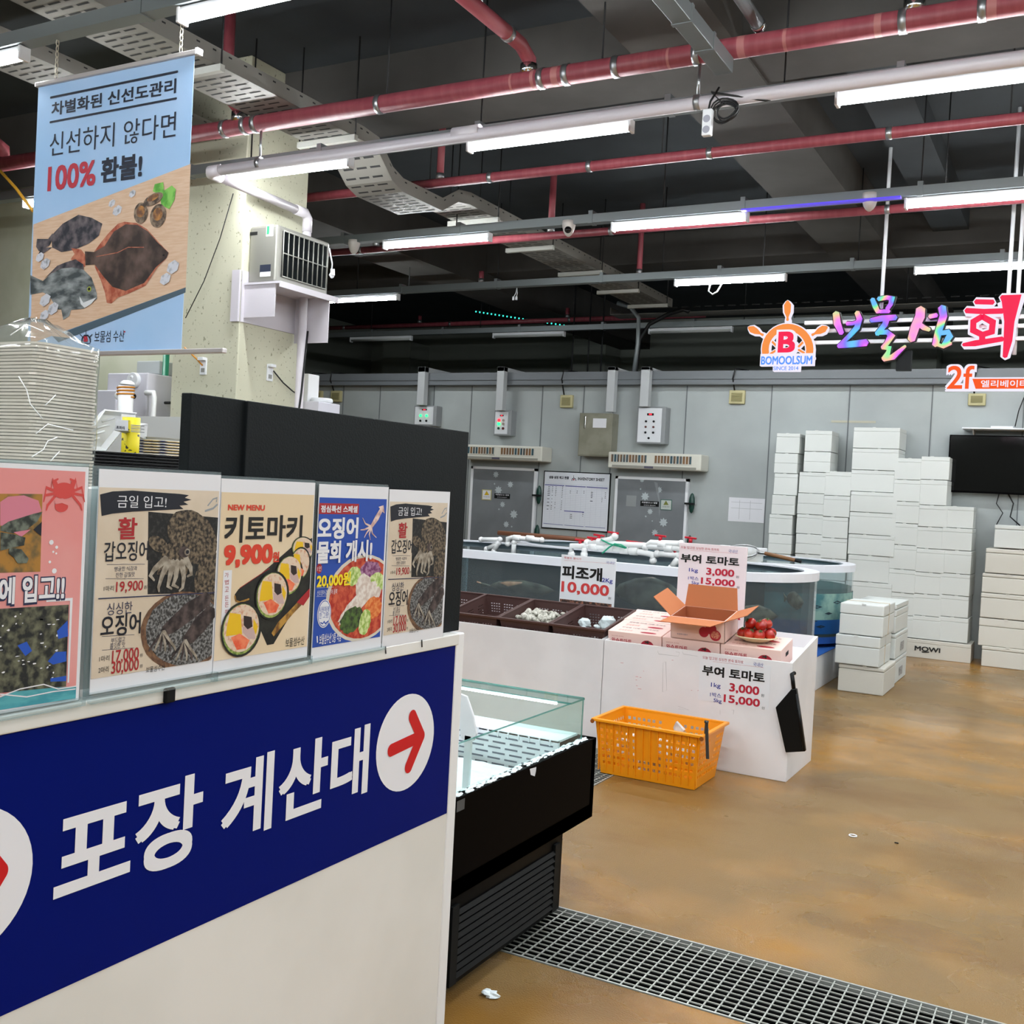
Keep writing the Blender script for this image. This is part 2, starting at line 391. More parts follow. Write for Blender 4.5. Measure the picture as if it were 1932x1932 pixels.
# ================================================================== CEILING LAMPS
emit = bpy.data.materials.new('tube_glow'); emit.use_nodes = True
_n = emit.node_tree.nodes; _n.remove(_n['Principled BSDF']); _e = _n.new('ShaderNodeEmission'); _e.inputs[0].default_value = (.93, .98, 1, 1); _e.inputs[1].default_value = LAMP
emit.node_tree.links.new(_e.outputs[0], _n['Material Output'].inputs[0])
LZ = 3.9
def make_lamp(x, y, label, lit=True):
    t = thing('tube_light', label, 'ceiling light', (x, y, LZ), 'LED tube lights on the ceiling rails')
    MB().box(x+.015, x+1.185, y-.03, y+.03, LZ+.01, LZ+.05).build('housing', wplas, t, bevel=.008)
    m = MB(); prof = [(math.cos(a)*.034, math.sin(a)*.034) for a in [R(180+180*k/8) for k in range(9)]]
    m.prism([(x+.02, y+p[0], LZ+.008+p[1]*.9) for p in prof], (1.16, 0, 0), smooth=True)
    m.build('diffuser', emit if lit else mat('unlit_tube', '#b9bdba', .4), t)
    for q in (0, 1.18): MB().box(x+q, x+q+.02, y-.036, y+.036, LZ-.03, LZ+.05).build('end_cap', wplas, t, bevel=.005)
    return t
rows = {3.88: (-6.6, -4.19, -1.8, .6, 3.0, 5.4), 6.13: (-8.45, -6.03, -3.84, -1.4, 1.0, 3.4, 5.8),
        8.40: (-6.17, -3.76, -1.36, 1.05, 3.45, 5.85), 10.77: (-8.85, -4.05, -1.62, .8, 3.2, 5.6),
        1.6: (-6.6, -4.19, -1.8, .6, 3.0, 5.4), -.7: (-6.6, -4.2, -1.8, .6, 3.0), -3.0: (-4.2, -1.8, .6, 3.0)}
LB = {(3.88, -6.6): 'lit LED tube light at the upper left, hung before the blue banner',
      (3.88, -4.19): 'big bright LED tube light above the top bar of the blue fish banner',
      (6.13, -8.45): 'lit LED tube light glimpsed beside the left edge of the blue banner',
      (6.13, -6.03): 'lit LED tube light above the pillar, under the white drain pipe bend',
      (6.13, -3.84): 'lit LED tube light under the white pipe, before the cable tray dip',
      (6.13, -1.4): 'lit LED tube light at upper right under the long white pipe',
      (8.40, -6.17): 'lit LED tube light just right of the outdoor air conditioner unit',
      (8.40, -3.76): 'lit LED tube light right of the small dome camera',
      (8.40, -1.36): 'lit LED tube light at right, beyond the second red pipe',
      (10.77, -8.85): 'lit LED tube light peeking out behind the air conditioner shelf',
      (10.77, -4.05): 'lit LED tube light with a dangling white cord below it',
      (10.77, -1.62): 'lit LED tube light at the right edge above the red Korean sign letter'}
for y, xx in rows.items():
    for x in xx: make_lamp(x, y, LB.get((y, x), 'LED tube light in the unseen part of the hall ceiling'))
for x, lb in ((-10.75, 'unlit tube light far back, low beside the beam end'), (-8.06, 'unlit tube light far back under the row of green lights'), (-5.55, 'unlit tube light far back beside the black bent cable')):
    make_lamp(x, 13.85, lb, False)
RN = {3.88: 'grey lamp rail over the blue fish banner', 6.13: 'grey lamp rail running below the long white pipe', 8.4: 'grey lamp rail in line with the dome camera',
      10.77: 'grey lamp rail with red pipe just behind it, third from the back', 13.85: 'thin grey lamp rail farthest back, carrying unlit tubes'}
for y, lb in RN.items():
    x0, x1 = (-13.5 if y > 7.2 else (-11 if y > 4 else -9)), 7.5
    if y == 8.4: x0 = -8.5
    t = thing('lamp_rail', lb, 'lamp rail', (x0, y, 3.96))
    MB().box(x0, x1, y-.045, y+.045, 3.955, 4.03).build('channel', galv, t)
    for k in range(int((x1-x0)/2.05)):
        x = x0+1.1+k*2.05; MB().tube([(x, y, 4.02), (x, y, CZ)], .006, 6).build('hanger_rod', wirem, t)
    for k in range(int((x1-x0)/1.35)):
        x = x0+.5+k*1.35; MB().box(x-.02, x+.02, y-.05, y+.05, 3.95, 4.06).build('clip', galv, t)

# ================================================================== PIPES, TRAYS
def pipe(name, label, cat, a, b, r, m, clamps=(), rods=(), cm=steel, group=None, drops=(), n=14):
    a = Vector(a); b = Vector(b); t = thing(name, label, cat, a, group); d = (b-a).normalized()
    MB().tube([a, b], r, n).build('pipe_run', m, t)
    for k in clamps:
        c = a+(b-a)*k; MB().tube([c-d*.02, c+d*.02], r*1.09, n).build('clamp', cm, t)
    for k in rods:
        c = a+(b-a)*k; MB().tube([c+Vector((0, 0, r*.5)), (c.x, c.y, CZ)], .006, 6).build('hanger_rod', wirem, t)
    return t
X0, X1 = -9.5, 6.0
fr = lambda x: (x-X0)/(X1-X0)
def cl(*xs): return [fr(x) for x in xs]
big = pipe('sprinkler_main_pipe', 'thick red sprinkler pipe crossing the picture above the long white pipe', 'sprinkler pipe', (X0, 5.8, 4.15), (X1, 5.8, 4.15), .06, redpipe,
     cl(-5.75, -5.55, -5.45, -4.35, -3.12, -2.95, -2.62, -2.12, -1.0, -.62, .0, .4), cl(-4.3, -2.72, -1.0, .9))
rr = random.Random(3)
for k in range(34):
    x = -3.6+k*.13+rr.uniform(-.04, .04)
    if rr.random() < .5: MB().tube([(x, 5.8, 4.15), (x+rr.uniform(.015, .05), 5.8, 4.15)], .0606, 14, cap=False).build('tape_wrap', redtape, big)
def riser(parent, x, y, z0, z1, r=.032):
    MB().tube([(x, y, z0), (x, y, z1)], r, 10).build('riser', redpipe, parent)
    MB().tube([(x, y, z0+.0), (x, y, z0+.05)], r*1.15, 10).build('riser_collar', steel, parent)
pipe('sprinkler_pipe', 'red sprinkler pipe second from the front, passing behind the hanging power strip', 'sprinkler pipe', (X0, 7.55, 4.17), (X1, 7.55, 4.17), .04, redpipe,
     cl(-5.6, -4.5, -3.6, -2.62, -1.35, -.2, .9), cl(-5.1, -3.0, -.6, 1.2))
pr = pipe('sprinkler_pipe', 'red sprinkler pipe just behind the dome camera rail', 'sprinkler pipe', (-8.3, 8.95, 4.03), (X1, 8.95, 4.03), .036, redpipe, [.1, .3, .47, .62, .8], [.2, .5, .7])
pr4 = pipe('sprinkler_pipe', 'thin red sprinkler pipe third beyond the long white pipe, over a grey rail', 'sprinkler pipe', (-12.5, 11.3, 4.12), (X1, 11.3, 4.12), .033, redpipe, [.2, .3, .4, .5, .6, .7], [.25, .5, .75])
pr5 = pipe('sprinkler_pipe', 'thin dark red sprinkler pipe farthest back, near the green light dots', 'sprinkler pipe', (-12.2, 14.6, 4.25), (-5.0, 14.6, 4.25), .036, redpipe, [.1, .4, .7, .9], [.5])
for px in ((832, 300, 7.55), (1045, 330, 8.95), (560+345/2.3, 445, 8.95)):
    p = P(px[0], px[1], 'y', px[2]); z0 = 4.2 if px[2] < 8 else 4.06
    riser(pr, p.x, px[2], z0, min(CZ, z0+(.6 if px[2] < 8 or px[0] > 1000 else .12)))
for x, h in ((1205, .8), (908, .14)): p = P(x, 530, 'y', 11.3); riser(pr4, p.x, 11.3, 4.15, 4.15+h)
for x, h in ((792, .12), (1070, .15)): p = P(x, 605, 'y', 14.6); riser(pr5, p.x, 14.6, 4.28, 4.28+h)
def branch(label, pts, r, cs):
    t = thing('sprinkler_branch_pipe', label, 'sprinkler pipe', pts[0]); MB().tube(pts, r, 14).build('pipe_run', redpipe, t)
    a, b = Vector(pts[0]), Vector(pts[1]); d = (b-a).normalized()
    for k in cs:
        c = a+(b-a)*k; MB().tube([c-d*.018, c+d*.018], r*1.1, 14).build('clamp', steel, t)
    return t
bz = 4.33
b1 = branch('red branch pipe at top centre running down to the thick red pipe', [(-3.22, 1.0, bz), (-3.22, 5.68, bz), (-3.22, 5.8, bz-.05), (-3.22, 5.8, 4.2)], .045, [.3, .965])
MB().tube([(-3.22, 5.8, 4.19), (-3.22, 5.8, 4.25)], .055, 14).build('tee_collar', chrome, b1)
MB().tube([(-3.22, 5.15, bz+.03), (-3.22, 5.15, bz+.12)], .035, 10).build('valve_collar', steel, b1)
b2 = branch('red branch pipe at upper left passing behind the top bar of the blue banner', [(-5.62, 1.2, bz), (-5.62, 5.68, bz), (-5.62, 5.8, bz-.05), (-5.62, 5.8, 4.2)], .052, [.55, .97])
MB().tube([(-5.62, 5.8, 4.18), (-5.62, 5.8, 4.25)], .06, 14).build('tee_collar', chrome, b2)
p = P(430, 130, 'x', -5.62); riser(b2, -5.62, p.y, bz+.03, CZ, .04)
b3 = branch('red branch pipe low at the far left edge, left of the blue banner', [(-8.3, 3.0, 4.33), (-8.3, 5.68, 4.33), (-8.3, 5.8, 4.28), (-8.3, 5.8, 4.2)], .05, [.5])
b4 = branch('short red branch pipe joining the thick pipe at the upper right', [(-.95, 1.0, bz), (-.95, 5.68, bz), (-.95, 5.8, bz-.05), (-.95, 5.8, 4.2)], .045, [.95])
MB().tube([(-.95, 5.8, 4.19), (-.95, 5.8, 4.25)], .055, 14).build('tee_collar', chrome, b4)

# white drain pipe with bend, then along the pillar and down
t = thing('drain_pipe', 'long white plastic drain pipe under the thick red pipe, bending down along the pillar', 'drain pipe', (-5.92, 5.8, 3.86))
MB().tube([(X1, 5.8, 3.9), (-5.82, 5.8, 3.85)], .038, 14).build('pipe_run', pvcg, t)
MB().tube([(-5.78, 5.8, 3.85), (-5.88, 5.8, 3.85), (-5.92, 5.84, 3.85), (-5.92, 5.94, 3.85)], .043, 14).build('elbow', pvcg, t)
MB().tube([(-5.92, 5.9, 3.85), (-5.92, 6.86, 3.83)], .036, 14).build('pipe_run', pvcg, t)
MB().tube([(-5.92, 6.8, 3.83), (-5.92, 6.92, 3.83), (-5.92, 6.96, 3.79), (-5.92, 6.96, 3.68)], .042, 14).build('elbow', pvcg, t)
MB().tube([(-5.92, 6.96, 3.72), (-5.92, 6.96, .0)], .036, 14).build('down_pipe', pvcg, t)
for x in (-3.75, 1.2): MB().tube([(x, 5.8, 3.878), (x+.2, 5.8, 3.879)], .044, 14).build('coupling', pvcg, t)
for x in (-5.42, -2.12, .4):
    MB().tube([(x, 5.8, 3.86+.003*(x+5.8)), (x+.035, 5.8, 3.86+.003*(x+5.8))], .045, 14).build('clamp', steel, t)
    MB().tube([(x+.017, 5.8, 3.91), (x+.017, 5.8, 4.1)], .009, 6).build('hanger_link', steel, t)
# grey steel cable duct overhead at upper centre right
t = thing('cable_duct', 'grey steel cable duct running back from the top edge over the thick red pipe', 'cable duct', (-1.93, 1, 3.98))
MB().box(-1.985, -1.885, .5, 5.74, 3.985, 4.07).build('duct_body', galv, t, bevel=.004)
for y in (2.0, 4.6, 5.05, 5.4): MB().box(-1.99, -1.88, y-.015, y+.015, 3.98, 4.075).build('coupler', galv, t)
p = P(1430, 45, 'z', 4.25)
t = thing('conduit', 'dark round conduit stub with a silver end cap at the top edge', 'conduit', (p.x, p.y, 4.25))
MB().tube([(p.x, 1.0, 4.25), (p.x, p.y-.02, 4.25)], .035, 12).build('tube', galv, t)
MB().tube([(p.x, p.y-.02, 4.25), (p.x, p.y+.03, 4.25)], .042, 12).build('end_cap', chrome, t)

# perforated cable tray with a dip
traym = mat('tray_steel', '#86837d', .5, .3); slot = mat('tray_slot', '#2a2a2a', .8)
def tray(label, x0, x1, prof, slots=True, m=traym, h=.1, group=None):
    """prof = list of (y, z)"""
    t = thing('cable_tray', label, 'cable tray', (x0, prof[0][0], prof[0][1]), group)
    bt = MB(); sd = [MB(), MB()]; sl = bt if slots else MB()
    for (ya, za), (yb, zb) in zip(prof, prof[1:]):
        bt.hexa([(x0, ya, za), (x1, ya, za), (x1, yb, zb), (x0, yb, zb)], [(x0, ya, za+.004), (x1, ya, za+.004), (x1, yb, zb+.004), (x0, yb, zb+.004)])
        for q, x in enumerate((x0, x1)):
            sd[q].hexa([(x-.003, ya, za), (x+.003, ya, za), (x+.003, yb, zb), (x-.003, yb, zb)], [(x-.003, ya, za+h), (x+.003, ya, za+h), (x+.003, yb, zb+h), (x-.003, yb, zb+h)])
        L = math.hypot(yb-ya, zb-za); n = int(L/.07)
        for k in range(n):
            f0 = (k+.3)/n; f1 = f0+.018/L; w = x1-x0
            for c in range(3):
                xa = x0+.03+c*(w-.06)/3+(.02 if k % 2 else 0); xb = xa+(w-.06)/3-.035
                sl.add([(xa, ya+(yb-ya)*f0, za+(zb-za)*f0-.0015), (xb, ya+(yb-ya)*f0, za+(zb-za)*f0-.0015), (xb, ya+(yb-ya)*f1, za+(zb-za)*f1-.0015), (xa, ya+(yb-ya)*f1, za+(zb-za)*f1-.0015)], [(0, 3, 2, 1)], 1)
            if k % 2 == 0:
                sl.add([(x1+.0045, ya+(yb-ya)*f0, za+(zb-za)*f0+h*.7), (x1+.0045, ya+(yb-ya)*(f0+.03/L), za+(zb-za)*(f0+.03/L)+h*.7), (x1+.0045, ya+(yb-ya)*(f0+.03/L), za+(zb-za)*(f0+.03/L)+h*.8), (x1+.0045, ya+(yb-ya)*f0, za+(zb-za)*f0+h*.8)], [(0, 1, 2, 3)], 1)
    bt.build('tray_floor', [m, slot], t)
    for q in sd: q.build('side_rail', m, t)
    return t
TX0, TX1 = -5.52, -5.06
ct = tray('long perforated cable tray running back across the ceiling with a dip under a red pipe', TX0, TX1,
     [(1.0, 4.22), (6.55, 4.22), (6.75, 4.2), (6.95, 4.03), (7.1, 3.98), (7.7, 3.98), (7.95, 4.12), (8.15, 4.15), (13.4, 4.15)], h=.11)
for y in (3.0, 5.0, 6.4, 8.6, 9.75, 11.0, 12.1, 13.1):
    z = 4.22 if y < 7 else 4.15
    MB().box(TX0-.05, TX1+.05, y-.02, y+.02, z-.05, z-.006).build('support_bar', mat('tray_bar', '#b5b5ae', .4), ct)
    for x in (TX0-.04, TX1+.04): MB().tube([(x, y, z-.03), (x, y, CZ)], .006, 6).build('hanger_rod', wirem, ct)
tray('second wide perforated cable tray at the upper left corner, above the lamp', -6.75, -6.3, [(1.0, 4.3), (6.3, 4.3)], h=.1)
t2 = tray('long cable tray crossing behind the coloured hanging sign', -6.0, 8.0, [(13.5, 4.1), (13.85, 4.1)], slots=False, h=.1)
m = MB()
for k in range(70): m.box(-5.6+k*.16, -5.5+k*.16, 13.495, 13.5, 4.16, 4.172)
for k in range(2): pass
m.build('side_slots', slot, t2)

# sensors, cameras
def dome(px, py, y, label, camera=True):
    p = P(px, py, 'y', y); t = thing('dome_camera' if camera else 'smoke_detector', label, 'camera' if camera else 'detector', (p.x, p.y, p.z))
    m = MB().lathe((p.x, p.y, p.z), [(0.001, .06), (.058, .06), (.06, .03), (.055, 0), (.045, -.035), (.03, -.06), (.012, -.075), (.001, -.077)], 20)
    m.build('shell', mat('sensor_white', '#cfc9c4', .4), t)
    if camera: MB().ball((p.x+.012, p.y-.035, p.z-.025), .032, 14).build('lens', mat('lens_black', '#08080a', .1), t)
    MB().tube([(p.x, p.y, p.z+.055), (p.x, p.y, 3.96 if y < 9 else CZ)], .02 if y < 9 else .008, 10).build('mount', MATS['sensor_white'], t)
dome(1073, 430, 8.38, 'white dome camera with black lens under the grey rail, between two lit tubes')
dome(668, 465, 8.38, 'small white cone detector right of the air conditioner', False)
dome(1641, 380, 8.38, 'white cone detector beside the purple lit strip at right', False)
p = P(1490, 456, 'y', 12.3); t = thing('smoke_detector', 'small white disc detector high in the dark ceiling bay', 'detector', p)
MB().lathe((p.x, p.y, CZ-.05), [(.001, -.01), (.04, -.005), (.06, .02), (.06, .05), (.001, .05)], 18).build('shell', MATS['sensor_white'], t)
# purple-lit strip beside rail
p = P(1400, 395, 'y', 8.33); q = P(1700, 378, 'y', 8.33)
tag(MB().box(p.x, q.x, 8.30, 8.35, 3.935, 3.95).build('led_strip', mat('violet_glow', '#5a48e0', .4, emis=.55)), 'faint violet lit strip along the rail between two right-hand tubes', 'led strip')
# reflected green light dots far back, modelled as glowing beads on a cable
gt = thing('reflected_dots', 'row of tiny green light dots hanging far back near the rear ceiling', 'string lights', P(900, 588, 'y', 15.5))
gm = mat('green_dot', '#35d8c0', .4, emis=2.2)
a, b = P(898, 588, 'y', 15.5), P(1096, 619, 'y', 15.5)
m = MB().tube([a+Vector((0, 0, .02)), b+Vector((0, 0, .02))], .006, 6); m.build('cable', tapeblack, gt)
for k in range(27): c = a+(b-a)*(k/26); MB().ball(c, .014, 6).build('glow_dot', gm, gt)
# hanging power strip + coil
p = P(1335, 232, 'y', 5.72)
t = thing('power_strip', 'white two-socket power strip hanging by its cable below the white pipe', 'power strip', p)
MB().box(p.x-.028, p.x+.028, p.y-.02, p.y+.02, p.z-.075, p.z+.075).build('body', wplas, t, bevel=.008)
for k in (-1, 1): MB().tube([(p.x, p.y-.019, p.z+.03*k-.012), (p.x, p.y-.0215, p.z+.03*k-.012)], .021, 14).build('socket', mat('socket_grey', '#9a9aa6', .5), t)
MB().tube([p+Vector((0, 0, .07)), p+Vector((.01, 0, .12)), p+Vector((.05, .02, .2))], .006, 6).build('cable', tapeblack, t)
c = P(1372, 210, 'y', 5.74); t = thing('cable_coil', 'coil of black cable hanging beside the power strip', 'cable', c); 
for k in range(5):
    r0 = .055+.006*k; o = Vector((rr.uniform(-.02, .02), rr.uniform(-.01, .01), rr.uniform(-.01, .01)))
    MB().tube([c+o+Vector((r0*math.cos(R(a*20)), .012*math.sin(R(a*40)), r0*math.sin(R(a*20))*.8)) for a in range(19)], .005, 6).build('loop', tapeblack, t)
MB().tube([c+Vector((-.02, 0, .04)), c+Vector((-.1, 0, .12)), c+Vector((.2, .05, .05)), P(1590, 155, 'y', 6.0)], .006, 6).build('lead', tapeblack, t)
# black bent cable + grey conduit coming down behind cold room
cpts = [P(x, y, 'y', 13.3) for x, y in ((1300, 588), (1290, 584), (1262, 592), (1225, 612), (1207, 640), (1203, 670), (1199, 705), (1198, 716))]
tag(MB().tube(cpts, .028, 8).build('power_cable', tapeblack), 'thick black bent cable rising from the cold room roof', 'cable')
cpts = [P(x, y, 'y', 13.2) for x, y in ((1165, 572), (1190, 580), (1205, 600), (1203, 650), (1194, 716))]
tag(MB().tube(cpts, .03, 8).build('conduit', galv), 'bent grey conduit beside the thick black cable over the cold room', 'conduit')
for k, (x, lb) in enumerate(((1082, 'leftmost thin black rod above the cold room roof'), (1112, 'second thin black rod above the cold room roof'), (1137, 'third thin black rod above the cold room roof'))):
    a = P(x, 630, 'y', 14.5); tag(MB().tube([(a.x, 14.5, 3.2), (a.x, 14.5, CZ)], .012, 6).build('hanger_rod', wirem), lb, 'rod')
a = P(1345, 540, 'y', 10.72); t = thing('dangling_cable', 'loose white cord loop dangling under a lit tube', 'cord', a)
MB().tube([a+Vector(v) for v in ((-.03, 0, .02), (-.045, 0, -.05), (0, 0, -.085), (.05, 0, -.06), (.1, 0, .03))], .008, 6).build('cord', wplas, t)
a = P(975, 548, 'y', 10.72); t = thing('lamp_cable', 'bare lamp connector hanging where a tube is missing', 'cable', a)
for d in (-.02, .02):
    MB().tube([a+Vector((0, 0, .03)), a+Vector((d*.5, 0, -.03)), a+Vector((d-.02, 0, -.08))], .005, 6).build('wire', wplas, t)
    MB().box(a.x+d-.03, a.x+d-.008, a.y-.008, a.y+.008, a.z-.11, a.z-.07).build('plug', wplas, t)

# ================================================================== AIR CONDITIONER ON PILLAR
AX = -5.75
t = thing('air_conditioner', 'silver outdoor air conditioner unit with dark finned grille on the pillar shelf', 'air conditioner', (-5.9, 6.4, 3.145))
acm = mat('ac_silver', '#8f8d86', .35, .4)
MB().box(-6.04, AX, 6.41, 7.06, 3.145, 3.60).build('casing', acm, t, bevel=.018)
MB().box(AX, AX+.004, 6.47, 7.02, 3.20, 3.56).build('coil', mat('coil_dark', '#04090b', .6, spec=.1), t)
m = MB()
for k in range(10): y = 6.47+k*.55/9; m.tube([(AX+.014, y, 3.20), (AX+.014, y, 3.56)], .005, 6)
for z in (3.20, 3.385, 3.56): m.tube([(AX+.014, 6.47, z), (AX+.014, 7.02, z)], .005, 6)
m.build('grille', mat('grille_grey', '#8d8d85', .4, .3), t)
A = Art('y', 6.41, .001, (340, 400, 3.45)); A.rect(455, 132, 503, 150, dark, 1); A.build(t)['print'].name = 'handle_slot'
A = Art('y', 6.409, .001, (340, 400, 3.45)); A.rect(563, 85, 605, 155, white, 1); A.rect(566, 92, 580, 145, mat('label_green', '#2f9a62'), 2); A.rect(520, 345, 588, 392, mat('label_navy', '#242b3c'), 1); A.rect(520, 392, 588, 418, white, 1); A.build(t)['print'].name = 'rating_labels'
MB().tube([(AX+.02, 7.03, 3.55), (AX+.035, 7.06, 3.42), (AX+.03, 7.06, 3.35)], .006, 6).build('hose', wplas, t)
MB().ball((AX+.04, 7.06, 3.34), .025, 8, jit=.3, sc=(1, 1, 1.6)).build('insulation_knot', wplas, t)
t = thing('wall_bracket', 'white steel shelf bracket holding the air conditioner on the pillar', 'bracket', (-5.9, 6.3, 2.7))
brm = mat('bracket_white', '#c9c4cb', .4)
MB().box(-6.05, -5.66, 6.37, 7.1, 3.125, 3.142).box(-5.672, -5.66, 6.37, 7.1, 3.095, 3.125).build('shelf', brm, t)
MB().box(-6.05, -6.04, 6.352, 7.0, 2.83, 3.24).build('back_plate', brm, t)
MB().box(-6.04, -5.72, 6.38, 6.39, 2.865, 3.125).build('side_plate', brm, t)
MB().box(-6.04, -5.68, 7.0, 7.01, 2.75, 3.125).build('side_plate', brm, t)
MB().box(-6.13, -6.05, 6.325, 6.345, 2.83, 3.24).build('corner_plate', brm, t)

# cables and outlets on the pillar
def outlet(ax, val, px, py, label, cord):
    p = P(px, py, ax, val); t = thing('wall_outlet', label, 'outlet', p)
    d = Vector((.012, 0, 0)) if ax == 'x' else Vector((0, -.012, 0)); s = Vector((0, 1, 0)) if ax == 'x' else Vector((1, 0, 0))
    def bx(a, b, z0, z1, w, m, nm):
        v = [p+s*a, p+s*b]; q = [v[0]+d*w, v[1]+d*w]; x0, x1 = sorted((v[0].x, q[1].x)); y0, y1 = sorted((v[0].y, q[1].y))
        MB().box(x0, x1, y0, y1, p.z+z0, p.z+z1).build(nm, m, t, bevel=.003)
    bx(-.035, .035, -.075, .06, 1, wplas, 'face_plate'); bx(-.03, .03, .04, .065, 4, wplas, 'cover_flap')
    bx(-.02, .02, -.055, -.02, 1.3, mat('socket_dark', '#8c8c88'), 'socket')
    pts, m = cord; MB().tube([P(x, y, ax, val)+d*2 for x, y in pts], .006, 6).build('cord', m, t)
orc = mat('cord_orange', '#c98218', .5)
outlet('y', 6.35, 385, 690, 'white wall outlet with an orange plug on the pillar front', (((386, 690), (375, 678), (352, 656)), orc))
outlet('x', -6.05, 508, 702, 'white flip-cover outlet with a black cord on the pillar side', (((512, 700), (530, 722), (548, 738), (563, 748)), tapeblack))
tag(MB().tube([P(x, y, 'x', -5.93)+Vector((.05, 0, 0)) for x, y in ((572, 625), (566, 680), (560, 740), (553, 790), (550, 900))], .009, 6).build('power_cable', tapeblack), 'black cable running down beside the white pipe at the pillar edge', 'cable')
tag(MB().tube([P(x, y, 'y', 6.3) for x, y in ((440, 365), (415, 450), (385, 530), (350, 600))], .004, 6).build('thin_wire', wirem), 'thin dark wire slanting down across the pillar to the banner', 'wire')

# ================================================================== BANNER
BY = 3.9
t = thing('hanging_banner', 'tall blue hanging banner printed with fish, flounder and Korean writing', 'banner', P(215, 400, 'y', BY))
b_blue = mat('print_sky', '#93bce6', .6, c2='#adc8ea', nscale=1.2, lo=.3, hi=.7)
b_navy = mat('print_navy', '#10182c', .6); b_red = mat('print_red', '#b23040', .6)
b_wood = mat('print_wood', '#d6b9a0', .6, c2='#ceac90', nscale=6, stretch=(1.5, 1, 14))
A = Art('y', BY, .0012, (0, 0, 4.025))
cT = A.q(292, 662), A.q(1478, 408), A.q(1395, 2640), A.q(228, 2680)
u0, u1 = A.q(292, 662)[0], A.q(1478, 408)[0]; v1 = A.q(292, 662)[1]; v0 = A.q(1395, 2655)[1]
MB().box(u0, u1, BY, BY+.002, v0, v1).build('fabric', b_blue, t)
def band(q0, q1, q2, q3, m, L, A=A):
    A.poly([q0, q1, q2, q3], m, L)
A.poly([(255, 1705), (1450, 1245), (1412, 2182), (232, 2610)], b_wood, 1)
A.poly([(1412, 2182), (1410, 2222), (445, 2600), (400, 2553)], mat('print_shadow', '#465a68', .6), 1)
A.poly([(232, 2480), (232, 2400), (560, 2570), (400, 2553)], b_wood, 1)
A.t('차별화된 신선도관리', 397, 785, 1338, 720, b_navy, 2, .02)
A.b.pop('lettering'); A.mats.pop('lettering')
def slant(A, txt, xl, yt, xr, yb, m, L=2, bold=.03):
    """text box given by its top-left and bottom-right corners"""
    A.t(txt, xl, yt, xr, yb, m, L, bold)
for txt, xl, yt, xr, yb, m, bo in (('차별화된 신선도관리', 397, 780, 1338, 708, b_navy, .022), ('신선하지 않다면', 385, 1015, 1335, 1040, b_navy, .0), ('100%', 370, 1268, 725, 1408, b_red, .025), ('환불!', 775, 1205, 1078, 1352, b_navy, .03)):
    A.t(txt, xl, yt, xr, yb, m, 2, bo)
A.stroke([(387, 743), (1352, 545)], .012, b_navy, 2, 'lettering'); A.stroke([(382, 930), (1343, 748)], .012, b_navy, 2, 'lettering')
fishd = mat('print_fish_dark', '#23252f', .6, c2='#6d6468', nscale=18, lo=.4, hi=.65)
fishg = mat('print_fish_grey', '#3c4447', .6, c2='#9aa0a2', nscale=9, lo=.38, hi=.66, stretch=(1, 1, 2.5))
fishb = mat('print_fish_brown', '#2e221e', .6, c2='#6d5850', nscale=7, lo=.4, hi=.7)
orang = mat('print_fin', '#9c4a34', .6, c2='#c07a60', nscale=25)
A.poly([(280, 1960), (320, 1880), (400, 1880), (395, 1790), (480, 1700), (600, 1632), (700, 1655), (782, 1700), (755, 1790), (680, 1850), (560, 1900), (470, 1915), (400, 1880), (330, 1960), (285, 1990)], fishd, 3)
A.crop = (0, 400, 4.025)
A.poly([(285, 205), (370, 205), (405, 160), (400, 210), (380, 255), (300, 300), (278, 265)], fishd, 3)
A.poly([(400, 255), (470, 300), (495, 290), (470, 240)], fishd, 4)
A.poly([(720, 300), (780, 220), (830, 160), (900, 90), (950, 75), (1040, 85), (1120, 130), (1200, 220), (1285, 310), (1270, 350), (1200, 420), (1110, 560), (980, 620), (900, 650), (850, 695), (815, 690), (800, 610), (770, 520), (725, 420)], orang, 3)
A.poly([(650, 300), (720, 305), (800, 260), (870, 150), (960, 95), (1050, 100), (1130, 150), (1200, 230), (1285, 310), (1270, 350), (1190, 420), (1100, 540), (960, 600), (860, 570), (790, 490), (725, 400), (655, 405)], fishb, 4)
A.poly([(545, 275), (620, 285), (655, 330), (650, 420), (600, 400), (540, 360), (570, 320)], orang, 3)
A.stroke([(740, 340), (900, 310), (980, 270), (1100, 270)], .004, orang, 5)
A.stroke([(1060, 345), (1110, 385), (1180, 300)], .008, fishb, 5); A.ell(1250, 330, 8, 8, dark, 5)
A.poly([(235, 480), (330, 525), (390, 470), (470, 430), (560, 420), (640, 440), (700, 500), (740, 620), (740, 660), (680, 710), (640, 735), (540, 745), (440, 740), (380, 640), (330, 610), (235, 630)], fishg, 3)
A.poly([(340, 510), (400, 450), (440, 410), (500, 385), (580, 360), (640, 400), (640, 440), (560, 420), (470, 430), (390, 470)], fishd, 4)
A.poly([(470, 740), (545, 740), (530, 790), (485, 820)], fishg, 3); A.ell(685, 587, 16, 20, mat('print_eye', '#9aa53c'), 5); A.ell(685, 587, 9, 12, dark, 6)
A.poly([(610, 640), (640, 690), (740, 650), (700, 700), (650, 730), (620, 700)], mat('print_white', '#d5d8dc', .6), 5)
ice = mat('print_ice', '#c9ccd6', .6, c2='#8d929c', nscale=40, lo=.5, hi=.7)
for x, y, r in ((310, 345, 34), (350, 395, 40), (1320, 420, 50), (1262, 510, 44), (350, 670, 45), (410, 735, 45), (345, 785, 38)): A.ell(x, y, r, r, ice, 5, n=6, rot=.4)
A.crop = (0, 0, 4.025)
